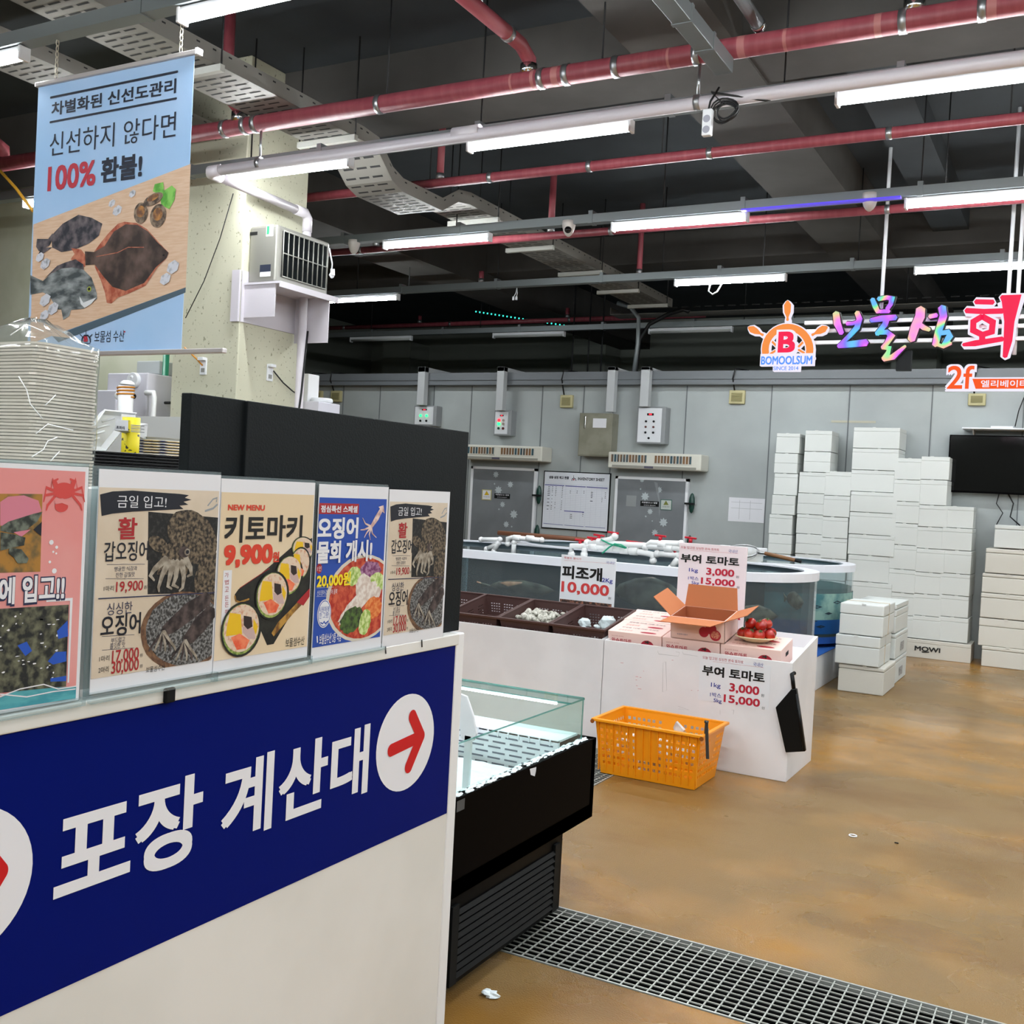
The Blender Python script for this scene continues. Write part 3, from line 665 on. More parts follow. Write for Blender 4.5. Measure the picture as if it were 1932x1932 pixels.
for x, y, r in ((1010, 1472, 28), (855, 1545, 28), (895, 1600, 38)): A.ell(x, y, r, r, ice, 3, n=6, rot=.4)
gl = mat('print_leaf', '#4f9a34', .6, c2='#84c25a', nscale=20)
A.poly([(1165, 1455), (1180, 1400), (1245, 1385), (1250, 1450), (1310, 1410), (1340, 1440), (1330, 1520), (1290, 1590), (1230, 1560), (1220, 1480)], gl, 3)
for x, y, rx, ry, rt in ((1170, 1515, 75, 42, .25), (1075, 1620, 52, 80, .2), (1205, 1640, 60, 90, -.4)):
    A.ell(x, y, rx, ry, mat('print_shell', '#40332c', .6, c2='#8d7a68', nscale=30), 4, rot=rt); A.ell(x, y-12, rx*.6, ry*.55, mat('print_abalone', '#b27a3e', .6, c2='#6c4a34', nscale=30), 5, rot=rt)
A.crop = (0, 400, 4.025)
A.t('보물섬 수산', 722, 905, 945, 985, b_navy, 2, .0); A.ell(950, 910, 6, 7, b_red, 3)
A.stroke([(625, 990), (628, 960), (645, 938), (672, 938), (687, 960), (690, 990)], .008, b_navy, 3); A.stroke([(657, 935), (658, 898)], .005, b_navy, 3)
A.stroke([(632, 950), (612, 930)], .005, b_navy, 3); A.stroke([(683, 950), (705, 930)], .005, b_navy, 3); A.t('B', 642, 945, 672, 985, b_red, 4, .05)
A.t('BOMOOLSUM', 625, 994, 690, 1002, b_navy, 3, .03); A.t('SINCE 2014', 640, 1007, 672, 1013, b_navy, 3, .02)
A.build(t)
alu = mat('aluminium', '#c3bdbc', .35, .5)
a, b = P(70, 160, 'y', BY), P(374, 98, 'y', BY)
MB().box(a.x, b.x, BY-.015, BY+.017, v1-.003, v1+.022).build('top_rail', alu, t, bevel=.004)
MB().box(b.x-.004, b.x+.012, BY-.018, BY+.02, v1-.006, v1+.026).build('end_cap', wplas, t)
a, b = P(60, 668, 'y', BY), P(424, 659, 'y', BY)
MB().box(a.x, b.x, BY-.015, BY+.017, v0-.022, v0+.002).build('bottom_rail', alu, t, bevel=.004)
for px in (107, 340):
    p = P(px, 120, 'y', BY); ch = MB(); n = 7; z = v1+.022; dz = (3.955-z)/n
    for k in range(n):
        zz = z+dz*(k+.5); o = []
        for q in range(9):
            g = R(q*45); a_, b_ = .009*math.cos(g), dz*.62*math.sin(g); o.append((p.x+(a_ if k % 2 else 0), BY+(0 if k % 2 else a_), zz+b_))
        ch.tube(o, .0028, 5)
    ch.build('chain', mat('chain_pale', '#cfc9b8', .4, .4), t)

# ================================================================== LED SIGN
SY = 9.5
t = thing('led_sign', 'lit coloured Korean letter sign with an orange ship wheel hanging over the hall', 'sign', P(1700, 640, 'y', SY), None)
def glow(name, cols, sc=2.2, st=1.6):
    m = bpy.data.materials.new(name); m.use_nodes = True; nt = m.node_tree; N = nt.nodes; L = nt.links; b = N['Principled BSDF']
    b.inputs['Roughness'].default_value = .3
    if len(cols) == 1: b.inputs['Emission Color'].default_value = hexc(cols[0]); b.inputs['Base Color'].default_value = (.01, .01, .01, 1)
    else:
        tc = N.new('ShaderNodeTexCoord'); n = N.new('ShaderNodeTexNoise'); n.inputs['Scale'].default_value = sc; n.inputs['Detail'].default_value = 1
        L.new(tc.outputs['Object'], n.inputs['Vector']); r = N.new('ShaderNodeValToRGB'); e = r.color_ramp.elements
        while len(e) < len(cols): e.new(.5)
        for i, c in enumerate(cols): e[i].position = .3+.4*i/(len(cols)-1); e[i].color = hexc(c)
        L.new(n.outputs[0], r.inputs[0]); L.new(r.outputs[0], b.inputs['Emission Color']); b.inputs['Base Color'].default_value = (.1, .1, .1, 1)
    b.inputs['Emission Strength'].default_value = st; b.inputs['Specular IOR Level'].default_value = 0; b.inputs['Roughness'].default_value = 1; return m
g_white = glow('glow_white', ['#f6f0ff'], st=.98); g_or = glow('glow_orange', ['#ff9646'], st=.95); g_red = glow('glow_red', ['#ff1f52'], st=.95)
g_rain = glow('glow_rainbow', ['#22d08a', '#18b8f0', '#5a4cff', '#c81cff', '#ff6ae0', '#ffb48a', '#5af08a', '#18a8f0'], 4.0, .95); g_org = glow('glow_deep_orange', ['#ff5a1c'], st=.95); g_blue = mat('sign_blue', '#2a66c8', .4, emis=.5)
A = Art('y', SY, .004, (1400, 540, 3.632)); U = .0  # widths below are metres on the sign plane; one crop pixel is about 1.5 mm
px = abs(A.q(101, 300)[0]-A.q(100, 300)[0])
D = .05
def sk(pts, wd, m, L, part, dp=0): A.stroke(pts, [x*px for x in wd] if isinstance(wd, (list, tuple)) else wd*px, m, L, part, dp)
# wheel
arc = lambda cx, cy, r, a0, a1, n=18: [(cx+r*math.cos(R(a0+(a1-a0)*k/n)), cy-r*math.sin(R(a0+(a1-a0)*k/n))) for k in range(n+1)]
W = 'ship_wheel'
sk(arc(322, 440, 152, -10, 190), 62, g_white, 0, W, D); sk(arc(322, 440, 152, -10, 190), 46, g_or, 0, W, D+.006)
for a_, l0, l1 in ((90, 150, 320), (28, 150, 305), (152, 150, 300)):
    q = [(322+r*math.cos(R(a_)), 430-r*math.sin(R(a_))) for r in (l0, l0+40, l0+60, l0+95, l1-25, l1)]
    sk(q, [36, 40, 30, 62, 66, 30], g_white, 0, W, D); sk(q[1:], [18, 12, 40, 46, 16], g_or, 0, W, D+.006)
for p_ in (((322, 300), (322, 230)), ((250, 420), (175, 345)), ((395, 420), (470, 345)), ((250, 440), (150, 500)), ((395, 440), (500, 500))): sk(p_, 26, g_white, 0, W, D-.01); sk(p_, 14, g_or, 0, W, D-.004)
A.t('B', 250, 306, 388, 470, g_white, 0, .06, W, D+.01); A.t('B', 264, 320, 372, 460, g_red, 0, .035, W, D+.016)
A.rect(138, 470, 500, 548, g_white, 0, W, D+.006); A.poly([(222, 545), (408, 540), (404, 588), (222, 588)], g_white, 0, W, D+.006)
A.t('BOMOOLSUM', 145, 487, 490, 540, g_blue, 0, .02, 'wheel_lettering', D+.012); A.t('SINCE 2014', 228, 556, 396, 580, g_blue, 0, .0, 'wheel_lettering', D+.012)
# brush letters
bs = {'letter_bo': [([(652, 190), (660, 260), (690, 330)], [40, 44, 30]), ([(795, 185), (812, 230), (795, 290), (745, 345), (668, 420)], [30, 34, 34, 30, 22]), ([(725, 262), (765, 262), (800, 250)], [24, 22, 20]), ([(668, 415), (740, 405), (860, 392)], [28, 40, 44])],
      'letter_mul': [([(900, 95), (920, 145), (940, 185)], [26, 32, 26]), ([(940, 95), (1000, 85), (1035, 92), (1025, 130), (1000, 165)], [26, 26, 28, 26, 24]), ([(950, 180), (1015, 178)], [22, 24]), ([(890, 240), (960, 228), (1060, 220)], [28, 38, 34]), ([(1000, 230), (985, 270), (930, 335)], [34, 34, 30]), ([(930, 325), (1000, 320), (1030, 345), (1000, 395), (970, 430)], [24, 30, 32, 30, 28]), ([(970, 425), (1015, 430), (1005, 465), (975, 505)], [22, 26, 28, 28]), ([(975, 505), (1040, 490), (1125, 415)], [30, 34, 16])],
      'letter_seom': [([(1230, 160), (1225, 215), (1190, 290), (1165, 375)], [52, 56, 52, 44]), ([(1210, 260), (1250, 290), (1290, 305)], [30, 30, 22]), ([(1290, 215), (1340, 205)], [26, 26]), ([(1375, 150), (1385, 210), (1350, 320), (1330, 410)], [44, 42, 40, 38]), ([(1350, 330), (1420, 320), (1430, 345), (1385, 415)], [26, 30, 30, 28]), ([(1330, 400), (1385, 420), (1435, 395)], [22, 20, 24])]}
for nm, ss in bs.items():
    for p_, w_ in ss: sk(p_, [x+13 for x in w_], dark, 0, nm, D-.01); sk(p_, w_, g_rain, 0, nm, D+.004)
hs = [([(1605, 115), (1725, 118)], 30), ([(1540, 175), (1660, 182), (1790, 178)], 32), ([(1650, 215), (1590, 250), (1588, 310), (1650, 340), (1715, 320), (1722, 255), (1650, 215)], 34), ([(1650, 345), (1650, 390)], 34), ([(1520, 408), (1600, 398), (1790, 368)], [20, 36, 30]), ([(1780, 85), (1850, 90), (1835, 250), (1825, 380), (1805, 490)], [26, 56, 56, 48, 26])]
for p_, w_ in hs:
    w_ = w_ if isinstance(w_, list) else [w_]*len(p_)
    sk(p_, [x+26 for x in w_], g_white, 0, 'letter_hoe', D); sk(p_, w_, g_red, 0, 'letter_hoe', D+.008)
A.t('2f', 1405, 540, 1600, 722, g_white, 0, .07, 'floor_number', D); A.t('2f', 1418, 552, 1588, 708, g_org, 0, .01, 'floor_number', D+.008)
A.rect(1560, 630, 2250, 722, g_white, 0, 'elevator_panel', D); A.poly([(1583, 640), (2240, 640), (2240, 705), (1605, 708)], g_org, 0, 'elevator_panel', D+.006)
A.t('엘리베이터', 1643, 650, 1958, 698, g_white, 0, .012, 'elevator_lettering', D+.012)
A.build(t)
for y in (608, 624, 646):
    a = P(1600, y, 'y', SY+.06); z = a.z; x0 = P(1520, y, 'y', SY+.06).x
    MB().box(x0, x0+3.4, SY+.02, SY+.06, z-.015, z+.015).build('frame_bar', mat('bar_white', '#dcdde0', .3, emis=0), t)
for x in (1664, 1918, 1900):
    a = P(x, 560 if x < 1900 else 600, 'y', SY+.07); MB().tube([(a.x, SY+.07, a.z-.3), (a.x, SY+.07, CZ)], .016, 8).build('suspension_pole', wplas, t)
a = P(1706, 680, 'y', SY+.03); MB().box(a.x-.06, a.x+.06, SY, SY+.06, a.z-.09, a.z+.08).build('power_unit', blackm, t)

# ================================================================== COUNTER WITH SIGN
CX = -1.58
t = thing('packing_counter', 'white checkout counter with a big blue Korean sign, nearest thing at lower left', 'counter', (-2.0, 1.0, 0))
cw = mat('counter_white', '#dcdad5', .45, c2='#e4e2de', nscale=2, lo=.4, hi=.6)
MB().box(-2.45, CX, -1.2, 2.60, .0, 1.15).build('body', cw, t, bevel=.004)
MB().box(-2.45, CX+.006, -1.2, 2.60, 1.145, 1.178).build('top_trim', cw, t, bevel=.003)
MB().box(CX-.05, CX+.004, 2.588, 2.632, .0, 1.178).build('corner_post', white, t, bevel=.004)
A = Art('x', CX+.0005, .0008, (0, 1200, 2.1467))
s_blue = mat('sign_royal_blue', '#001266', .45, spec=.08); s_red = mat('sign_red', '#c8101c', .4); s_wh = mat('sign_white', '#e6e6ec', .4)
v1 = A.q(1840, 35)[1]; v0 = A.q(1803, 720)[1]; u1 = A.q(1825, 400)[0]
A.uvpoly([(-1.1, v0), (u1, v0), (u1, v1), (-1.1, v1)], s_blue, 1, 'sign_face')
def arrow(du):
    A.du = du
    c = A.q(1643, 430); ru = abs(A.q(1753, 430)[0]-c[0]); rv = abs(A.q(1643, 620)[1]-c[1])
    A.uvpoly([(c[0]+ru*math.cos(R(k*7.5)), c[1]+rv*math.sin(R(k*7.5))) for k in range(48)], s_wh, 2, 'arrow_disc')
    def rd(p, q, w):
        A.stroke([p, q], w, s_red, 3, 'arrow')
        for e in (p, q):
            c = A.q(*e); A.uvpoly([(c[0]+w/2*math.cos(R(k*10)), c[1]+w/2*math.sin(R(k*10))) for k in range(36)], s_red, 3.2, 'arrow')
    rd((1582, 462), (1702, 405), .034); rd((1668, 325), (1702, 405), .036); rd((1702, 405), (1652, 528), .036)
    A.du = 0
arrow(0); A_ = A; A = Art('x', CX+.0005, .0008, (0, 1200, 2.1467)); arrow(A.q(128, 930)[0]-A.q(1753, 420)[0]); A.build(t); A = A_
A.tt('포장', A.q(215, 1000)[0], A.q(795, 553)[1], A.q(820, 640)[0], A.q(640, 952)[1], s_wh, 2, .024)
A.tt('계산대', A.q(895, 700)[0], A.q(1110, 462)[1], A.q(1492, 480)[0], A.q(1060, 790)[1], s_wh, 2, .024)
A.build(t)
tag(MB().box(CX+.006, CX+.016, *sorted((P(303, 1310, 'x', CX).y, P(321, 1310, 'x', CX).y)), P(312, 1324, 'x', CX).z, P(312, 1296, 'x', CX).z).build('black_clip', blackm, bevel=.003), 'small black clip below the large cuttlefish poster on the counter', 'clip')

# charcoal back panel
t = thing('back_panel', 'large charcoal board standing on the counter behind the posters', 'panel', (-1.62, 2.0, 1.178))
MB().box(-1.64, -1.612, P(468, 756, 'x', -1.612).y, P(885, 818, 'x', -1.612).y, 1.178, P(467, 756, 'x', -1.612).z).build('wide_board', panelb, t, bevel=.002)
MB().box(-1.65, -1.622, P(361, 742, 'x', -1.622).y, P(467, 756, 'x', -1.622).y-.003, 1.178, P(361, 741, 'x', -1.622).z).build('narrow_board', panelb, t, bevel=.002)
# raised shelf
tag(MB().box(-2.5, -1.66, .5, 2.35, 1.178, 1.56).build('packing_shelf', cw), 'pale shelf behind the posters carrying trays and plates', 'shelf')

# ------------------------------------------------------------------ posters
PX_ = -1.575
paper = mat('paper', '#dddde2', .55); beige = mat('print_beige', '#c9b9a4', .6, c2='#d2c3b0', nscale=9)
ink = mat('ink', '#0d1220', .6); ired = mat('ink_red', '#a11c24', .6); inavy = mat('ink_navy', '#20284a', .6)
octo = mat('print_octopus', '#1a1511', .6, c2='#7d6d58', nscale=130, lo=.40, hi=.66, detail=6)
octd = mat('print_wetblack', '#0b0c0e', .6, c2='#3a3a38', nscale=120, lo=.5, hi=.8)
tent = mat('print_tentacle', '#7c7264', .6, c2='#a59c8e', nscale=60); sqd = mat('print_squid', '#1d1416', .6, c2='#584a48', nscale=50, lo=.4, hi=.7)
iced = mat('print_iced', '#2c2b2a', .6, c2='#9c9c9c', nscale=190, lo=.42, hi=.72, detail=6)
def poster(label, u0, u1, v0, v1, x=PX_, holder=True):
    t = thing('poster', label, 'poster', (x, (u0+u1)/2, v0), 'posters standing along the counter edge')
    MB().box(x-.002, x, u0, u1, v0, v1).build('paper_sheet', paper, t)
    if holder:
        MB().box(x-.012, x-.006, u0-.006, u1+.006, v0-.004, v1+.006).build('acrylic_back', acryl, t)
        MB().box(x-.012, x+.012, u0-.006, u1+.006, 1.172 if v0 > 1.18 else v0-.004, v0+.004).build('holder_foot', acryl, t)
    return t
def cuttle(A, U0, U1, V0, V1):
    """cuttlefish and squid price poster drawn inside the given print area; traced on the large one"""
    a0, a1 = A.q(725, 900)[0], A.q(1618, 900)[0]; b1, b0 = A.q(760, 240)[1], A.q(700, 1690)[1]
    su = (U1-U0)/(a1-a0); sv = (V1-V0)/(b1-b0)
    oq = A.q
    A.q = lambda x, y: (U0+(oq(x, y)[0]-a0)*su, V0+(oq(x, y)[1]-b0)*sv)
    A.clip = (U0, V0, U1, V1)
    A.uvpoly([(U0, V0), (U1, V0), (U1, V1), (U0, V1)], beige, .5)
    A.poly([(758, 295), (850, 272), (1000, 265), (1200, 280), (1350, 290), (1420, 300), (1390, 320), (1440, 335), (1380, 350), (1415, 372), (1350, 380), (1380, 405), (1250, 412), (1000, 425), (850, 440), (770, 458)], ink, 2)
    A.t('금일 입고!', 888, 300, 1250, 398, paper, 3, .0)
    A.poly([(1118, 425), (1640, 470), (1600, 1040), (1112, 1050)], octd, 1)
    A.ell(1450, 620, 195, 185, octo, 2, rot=-.5, wob=.02); A.ell(1600, 930, 130, 200, octo, 1.5, rot=-.6)
    A.ell(1190, 670, 75, 55, octo, 2, rot=-.4)
    A.poly([(1240, 690), (1300, 640), (1400, 680), (1440, 760), (1400, 900), (1180, 900), (1200, 800)], octo, 3)
    for p in ([(1250, 780), (1160, 860), (1130, 910), (1160, 945)], [(1270, 800), (1220, 900), (1190, 1000), (1195, 1030)], [(1300, 800), (1275, 920), (1260, 990), (1290, 1010)], [(1330, 800), (1320, 920), (1300, 980), (1340, 1000)], [(1365, 800), (1380, 920), (1370, 1000), (1345, 1025)], [(1390, 780), (1430, 850), (1435, 900), (1405, 915)]):
        A.stroke(p, [x*su for x in [.016, .011, .007, .004]], tent, 4)
    A.ell(1385, 730, 42, 42, sqd, 4); A.ell(1405, 730, 22, 26, tent, 5); A.ell(1405, 730, 12, 15, ink, 6)
    A.stroke([(1560, 380), (1600, 330), (1630, 320), (1625, 350)], .003, mat('print_wave', '#8f959a', .6), 2); A.stroke([(1540, 420), (1600, 400), (1632, 370)], .004, MATS['print_wave'], 2)
    A.t('활', 895, 468, 1030, 632, ired, 3, .02); A.t('갑오징어', 790, 652, 1113, 792, ink, 3, .01)
    A.stroke([(808, 825), (1090, 822)], .0008, inavy, 2); A.stroke([(798, 932), (1082, 932)], .0008, inavy, 2)
    A.t('땡글한 식감과', 865, 842, 1032, 868, inavy, 3, .0); A.t('진한 감칠맛', 875, 886, 1015, 915, inavy, 3, .0)
    A.t('1마리', 785, 988, 858, 1022, ink, 3, .0); A.t('19,900', 878, 955, 1075, 1030, ired, 3, .01); A.t('원', 1085, 982, 1106, 1008, ink, 3, .0)
    A.stroke([(745, 1083), (1150, 1062), (1610, 1038)], .0022, inavy, 3)
    A.ell(1385, 1330, 300, 295, mat('print_basket', '#54392a', .6, c2='#7b5a40', nscale=60), 1.6, rot=-.15, wob=.01); A.ell(1400, 1320, 280, 270, iced, 2, rot=-.15, wob=.02)
    for p in ([(1560, 1080), (1420, 1180), (1290, 1290), (1230, 1330)], [(1590, 1180), (1500, 1280), (1430, 1370), (1390, 1400)]):
        A.stroke(p, [x*su for x in [.03, .038, .03, .02]], sqd, 3)
    for c in ((1230, 1330), (1390, 1400)):
        for k in range(6): A.stroke([c, (c[0]-40+k*14, c[1]+50), (c[0]-90+k*34, c[1]+110+8*(k % 2)), (c[0]-110+k*40, c[1]+150)], [x*su for x in [.008, .006, .005, .003]], tent if k % 2 else sqd, 4)
    A.t('싱싱한', 810, 1118, 995, 1192, inavy, 3, .0); A.t('오징어', 765, 1212, 1056, 1345, ink, 3, .015)
    A.stroke([(772, 1368), (1012, 1355)], .0008, inavy, 2); A.stroke([(772, 1472), (1010, 1455)], .0008, inavy, 2)
    A.t('부드럽고', 840, 1380, 942, 1408, inavy, 3, .0); A.t('쫄깃한 맛', 833, 1422, 942, 1450, inavy, 3, .0)
    A.t('1마리', 752, 1518, 825, 1550, ink, 3, .0); A.t('17,000', 848, 1475, 1043, 1552, ired, 3, .01); A.t('원', 1055, 1498, 1073, 1522, ink, 3, .0)
    A.t('2마리', 745, 1602, 820, 1636, ink, 3, .0); A.t('30,000', 842, 1558, 1042, 1635, ired, 3, .01); A.t('원', 1052, 1580, 1072, 1604, ink, 3, .0)
    A.t('보물섬수산', 1100, 1600, 1238, 1622, ink, 3, .0)
A = Art('x', PX_+.0004, .0003, (0, 860, 4.025))
U1p = A.q(1600, 1650)[0]; U0p = A.q(690, 1650)[0]; V0p = A.q(665, 1818)[1]; V1p = A.q(740, 98)[1]
t = poster('large cuttlefish price poster, second along the counter from the crab poster', U0p, U1p+.004, V0p, V1p)
a0 = A.q(725, 900)[0]; cuttle(A, a0, U1p, A.q(700, 1695)[1], A.q(760, 238)[1]); A.build(t)
A = Art('x', PX_+.0004, .0003, (700, 900, 5.68))
t = poster('smallest looking cuttlefish price poster at the counter end, before the charcoal board', A.q(165, 900)[0], A.q(812, 900)[0], A.q(130, 1830)[1], A.q(178, 130)[1], holder=False)
W0, W1, W2, W3 = A.q(172, 900)[0], A.q(790, 900)[0], A.q(135, 1700)[1], A.q(190, 262)[1]
A2 = Art('x', PX_+.0004, .0003, (0, 860, 4.025)); cuttle(A2, W0, W1, W2, W3); A2.build(t)
for x_, y_ in ((152, 1860), (540, 1790)):
    p = A.q(x_, y_); tag(MB().tube([(CX+.008, p[0], p[1]-.008), (CX+.008, p[0]-.003, p[1]+.012)], .0015, 6).build('wire_pin', blackm), 'thin black pin below the small cuttlefish poster, %s' % ('under its left corner' if x_ < 300 else 'under its middle'), 'pin')

# crab poster
A = Art('x', PX_+.0004, .0003, (0, 860, 4.025))
r1 = A.q(640, 900)[0]; rt = A.q(640, 85)[1]; rb = A.q(620, 1850)[1]
t = poster('pink live crab arrival poster in a clear frame at the left edge', r1-.31, r1, rb, rt)
cr_pink = mat('print_pink', '#d98a88', .6, c2='#dc9b98', nscale=4); teal = mat('print_teal', '#53a3ac', .6, c2='#3c8f9c', nscale=20, stretch=(1, 1, 4))
A.clip = (r1-.31, rb, A.q(632, 500)[0], A.q(630, 120)[1])
A.uvpoly([(r1-.31, rb+.01), (A.clip[2], rb+.01), (A.clip[2], A.clip[3]), (r1-.31, A.clip[3])], cr_pink, .5)
A.poly([(-200, 1815), (-50, 1860), (100, 1790), (250, 1745), (400, 1760), (580, 1750), (580, 1840), (-200, 1960)], teal, 2)
A.stroke([(-60, 1850), (150, 1770), (330, 1735), (440, 1770), (580, 1748)], .002, paper, 3); A.stroke([(0, 1810), (200, 1830), (400, 1790), (570, 1770)], .002, paper, 3)
A.poly([(-400, 285), (322, 290), (305, 880), (-400, 900)], mat('print_ochre', '#a3742e', .6, c2='#5b5236', nscale=25, lo=.45, hi=.6), 1)
hand = mat('print_hand', '#c9788a', .6); A.poly([(0, 350), (60, 310), (180, 300), (290, 340), (315, 420), (180, 480), (60, 500), (30, 530), (0, 530)], hand, 2)
A.poly([(0, 540), (60, 500), (250, 440), (320, 425), (280, 500), (200, 560), (100, 590), (0, 570)], mat('print_crabdark', '#262c28', .6, c2='#697064', nscale=60), 3); A.poly([(100, 580), (230, 560), (160, 615)], hand, 3)
A.poly([(0, 580), (100, 595), (190, 620), (180, 680), (120, 690), (0, 720)], MATS['print_crabdark'], 4); A.poly([(70, 700), (160, 710), (215, 780), (200, 815), (130, 815), (100, 770), (60, 740)], MATS['print_crabdark'], 4)
A.poly([(250, 560), (315, 500), (310, 610)], ink, 3)
crr = mat('print_crabred', '#c8433f', .6); A.ell(485, 265, 82, 62, crr, 2); A.ell(465, 385, 50, 42, crr, 2)
for sx in (-1, 1):
    for k, (dx, dy) in enumerate(((70, -55), (115, -5), (125, 45), (105, 110))):
        A.stroke([(485+sx*60, 260+k*12), (485+sx*(dx+20), 265+dy-30+k*10), (485+sx*(dx+30), 265+dy+40)], [.005, .0045, .002], crr, 2)
    A.stroke([(485+sx*50, 230), (485+sx*75, 190), (485+sx*45, 175)], [.005, .007, .003], crr, 2)
A.stroke([(420, 350), (470, 340), (520, 360)], .008, cr_pink, 3)
for x, y, r in ((388, 657, 17), (428, 694, 11), (402, 729, 8), (425, 741, 7), (376, 806, 10), (411, 874, 18)): A.ell(x, y, r, r*1.1, paper, 2, n=14)
A.t('에 입고!!', -20, 915, 492, 1112, inavy, 3, .07); A.t('에 입고!!', -8, 925, 482, 1096, paper, 4, .03)
A.poly([(350, 1090), (550, 1078), (522, 1722), (510, 1722), (530, 1100), (350, 1110)], paper, 2)
A.poly([(-400, 1185), (520, 1130), (500, 1750), (-400, 1840)], mat('print_crabs', '#15191b', .6, c2='#696a55', nscale=60, lo=.40, hi=.66, detail=7), 2.2)
cb = mat('print_cobalt', '#1d50b4', .6); A.poly([(360, 1560), (420, 1490), (500, 1485), (500, 1560), (400, 1585)], cb, 2.6); A.poly([(130, 1440), (200, 1410), (240, 1480), (190, 1520)], cb, 2.6); A.poly([(430, 1330), (510, 1250), (515, 1370), (440, 1390)], cb, 2.6); A.poly([(380, 1690), (500, 1670), (500, 1710), (380, 1715)], cb, 2.6)
for k in range(30): A.ell(random.uniform(0, 490), random.uniform(1200, 1700), random.uniform(5, 16), random.uniform(3, 8), paper if k % 3 else MATS['print_ice'], 2.8, n=8, wob=.3)
A.build(t)

# roll poster
A = Art('x', PX_+.0004, .0003, (400, 890, 4.83))
t = poster('new menu seaweed roll poster priced 9,900 won on cream paper', A.q(50, 900)[0], A.q(905, 900)[0], A.q(20, 1838)[1], A.q(80, 60)[1])
U0, U1, V0, V1 = A.q(55, 900)[0], A.q(898, 900)[0], A.q(30, 1725)[1], A.q(78, 185)[1]; A.clip = (U0, V0, U1, V1)
cream = mat('print_cream', '#d9c4a3', .6, c2='#e0cdb2', nscale=4); A.uvpoly([(U0, V0), (U1, V0), (U1, V1), (U0, V1)], cream, .5)
ro = mat('ink_orange', '#cf3a22', .6); A.t('NEW MENU', 145, 298, 478, 356, ro, 3, .035); A.t('키토마키', 118, 392, 815, 632, mat('ink_black', '#14110f', .6), 3, .025)
A.t('9,900', 110, 668, 545, 858, ro, 3, .045); A.t('원', 552, 730, 607, 822, ro, 3, .03)
A.rect(103, 900, 158, 1388, paper, 2)
for k, ch in enumerate('가볍고든든하게'): y = (920, 985, 1050, 1132, 1190, 1255, 1320)[k]; A.t(ch, 115, y, 148, y+42, ired, 3, 0)
blk = mat('print_black', '#0c0c0b', .6, c2='#20221c', nscale=40)
A.poly([(205, 1120), (240, 1070), (420, 950), (560, 830), (720, 690), (920, 600), (915, 1060), (700, 1330), (560, 1570), (500, 1580), (380, 1300), (215, 1180)], blk, 1)
gold = mat('print_gold', '#b78a3a', .6, c2='#6a4418', nscale=40)
A.poly([(600, 1370), (700, 1270), (900, 1060), (905, 1120), (740, 1290), (560, 1500), (540, 1470)], gold, 2); A.poly([(770, 1190), (890, 1060), (905, 1110), (830, 1220)], ired, 2.2)
A.stroke([(205, 1130), (215, 1175), (250, 1190), (335, 1160)], .004, gold, 2); A.stroke([(250, 1060), (520, 880)], .0015, ired, 2)
ric = mat('print_rice', '#d9c3ae', .6, c2='#c98f72', nscale=110, lo=.5, hi=.7); ylw = mat('print_yellow', '#e0b512', .6); sal = mat('print_salmon', '#dd5836', .6, c2='#e8805a', nscale=50)
gre = mat('print_green', '#4d6b2a', .6, c2='#99a857', nscale=90); pnk = mat('print_palepink', '#c0a4a0', .6); dkb = mat('print_darkbrown', '#2a1d1c', .6)
for k, (cx, cy, rx, ry) in enumerate(((830, 700, 105, 110), (800, 840, 92, 155), (700, 945, 125, 190), (545, 1125, 150, 222), (262, 1435, 180, 250))):
    Lk = 3+k*1.2; A.ell(cx, cy, rx, ry, blk, Lk, rot=-.15); A.ell(cx-4, cy, rx*.9, ry*.92, gre, Lk+.2, rot=-.15); A.ell(cx, cy-ry*.04, rx*.87, ry*.86, ric, Lk+.4, rot=-.15)
    A.poly([(cx-rx*.75, cy-ry*.1), (cx-rx*.6, cy-ry*.6), (cx-rx*.05, cy-ry*.55), (cx+rx*.02, cy+ry*.18), (cx-rx*.8, cy+ry*.25)], ylw, Lk+.6)
    A.poly([(cx-rx*.55, cy+ry*.3), (cx-rx*.1, cy+ry*.15), (cx+rx*.4, cy+ry*.4), (cx+rx*.2, cy+ry*.7), (cx-rx*.25, cy+ry*.75)], sal, Lk+.7)
    A.poly([(cx+rx*.05, cy-ry*.1), (cx+rx*.6, cy-ry*.05), (cx+rx*.7, cy+ry*.35), (cx+rx*.35, cy+ry*.35), (cx+rx*.05, cy+ry*.12)], pnk, Lk+.7)
    A.poly([(cx+rx*.1, cy-ry*.5), (cx+rx*.5, cy-ry*.45), (cx+rx*.55, cy-ry*.1), (cx+rx*.3, cy+ry*.0), (cx+rx*.1, cy-ry*.15)], dkb, Lk+.8); A.poly([(cx+rx*.6, cy-ry*.4), (cx+rx*.82, cy-ry*.1), (cx+rx*.72, cy+ry*.2), (cx+rx*.58, cy-ry*.05)], ylw, Lk+.8)
A.t('보물섬수산', 670, 1520, 836, 1575, MATS['ink_black'], 4, .0); A.build(t)

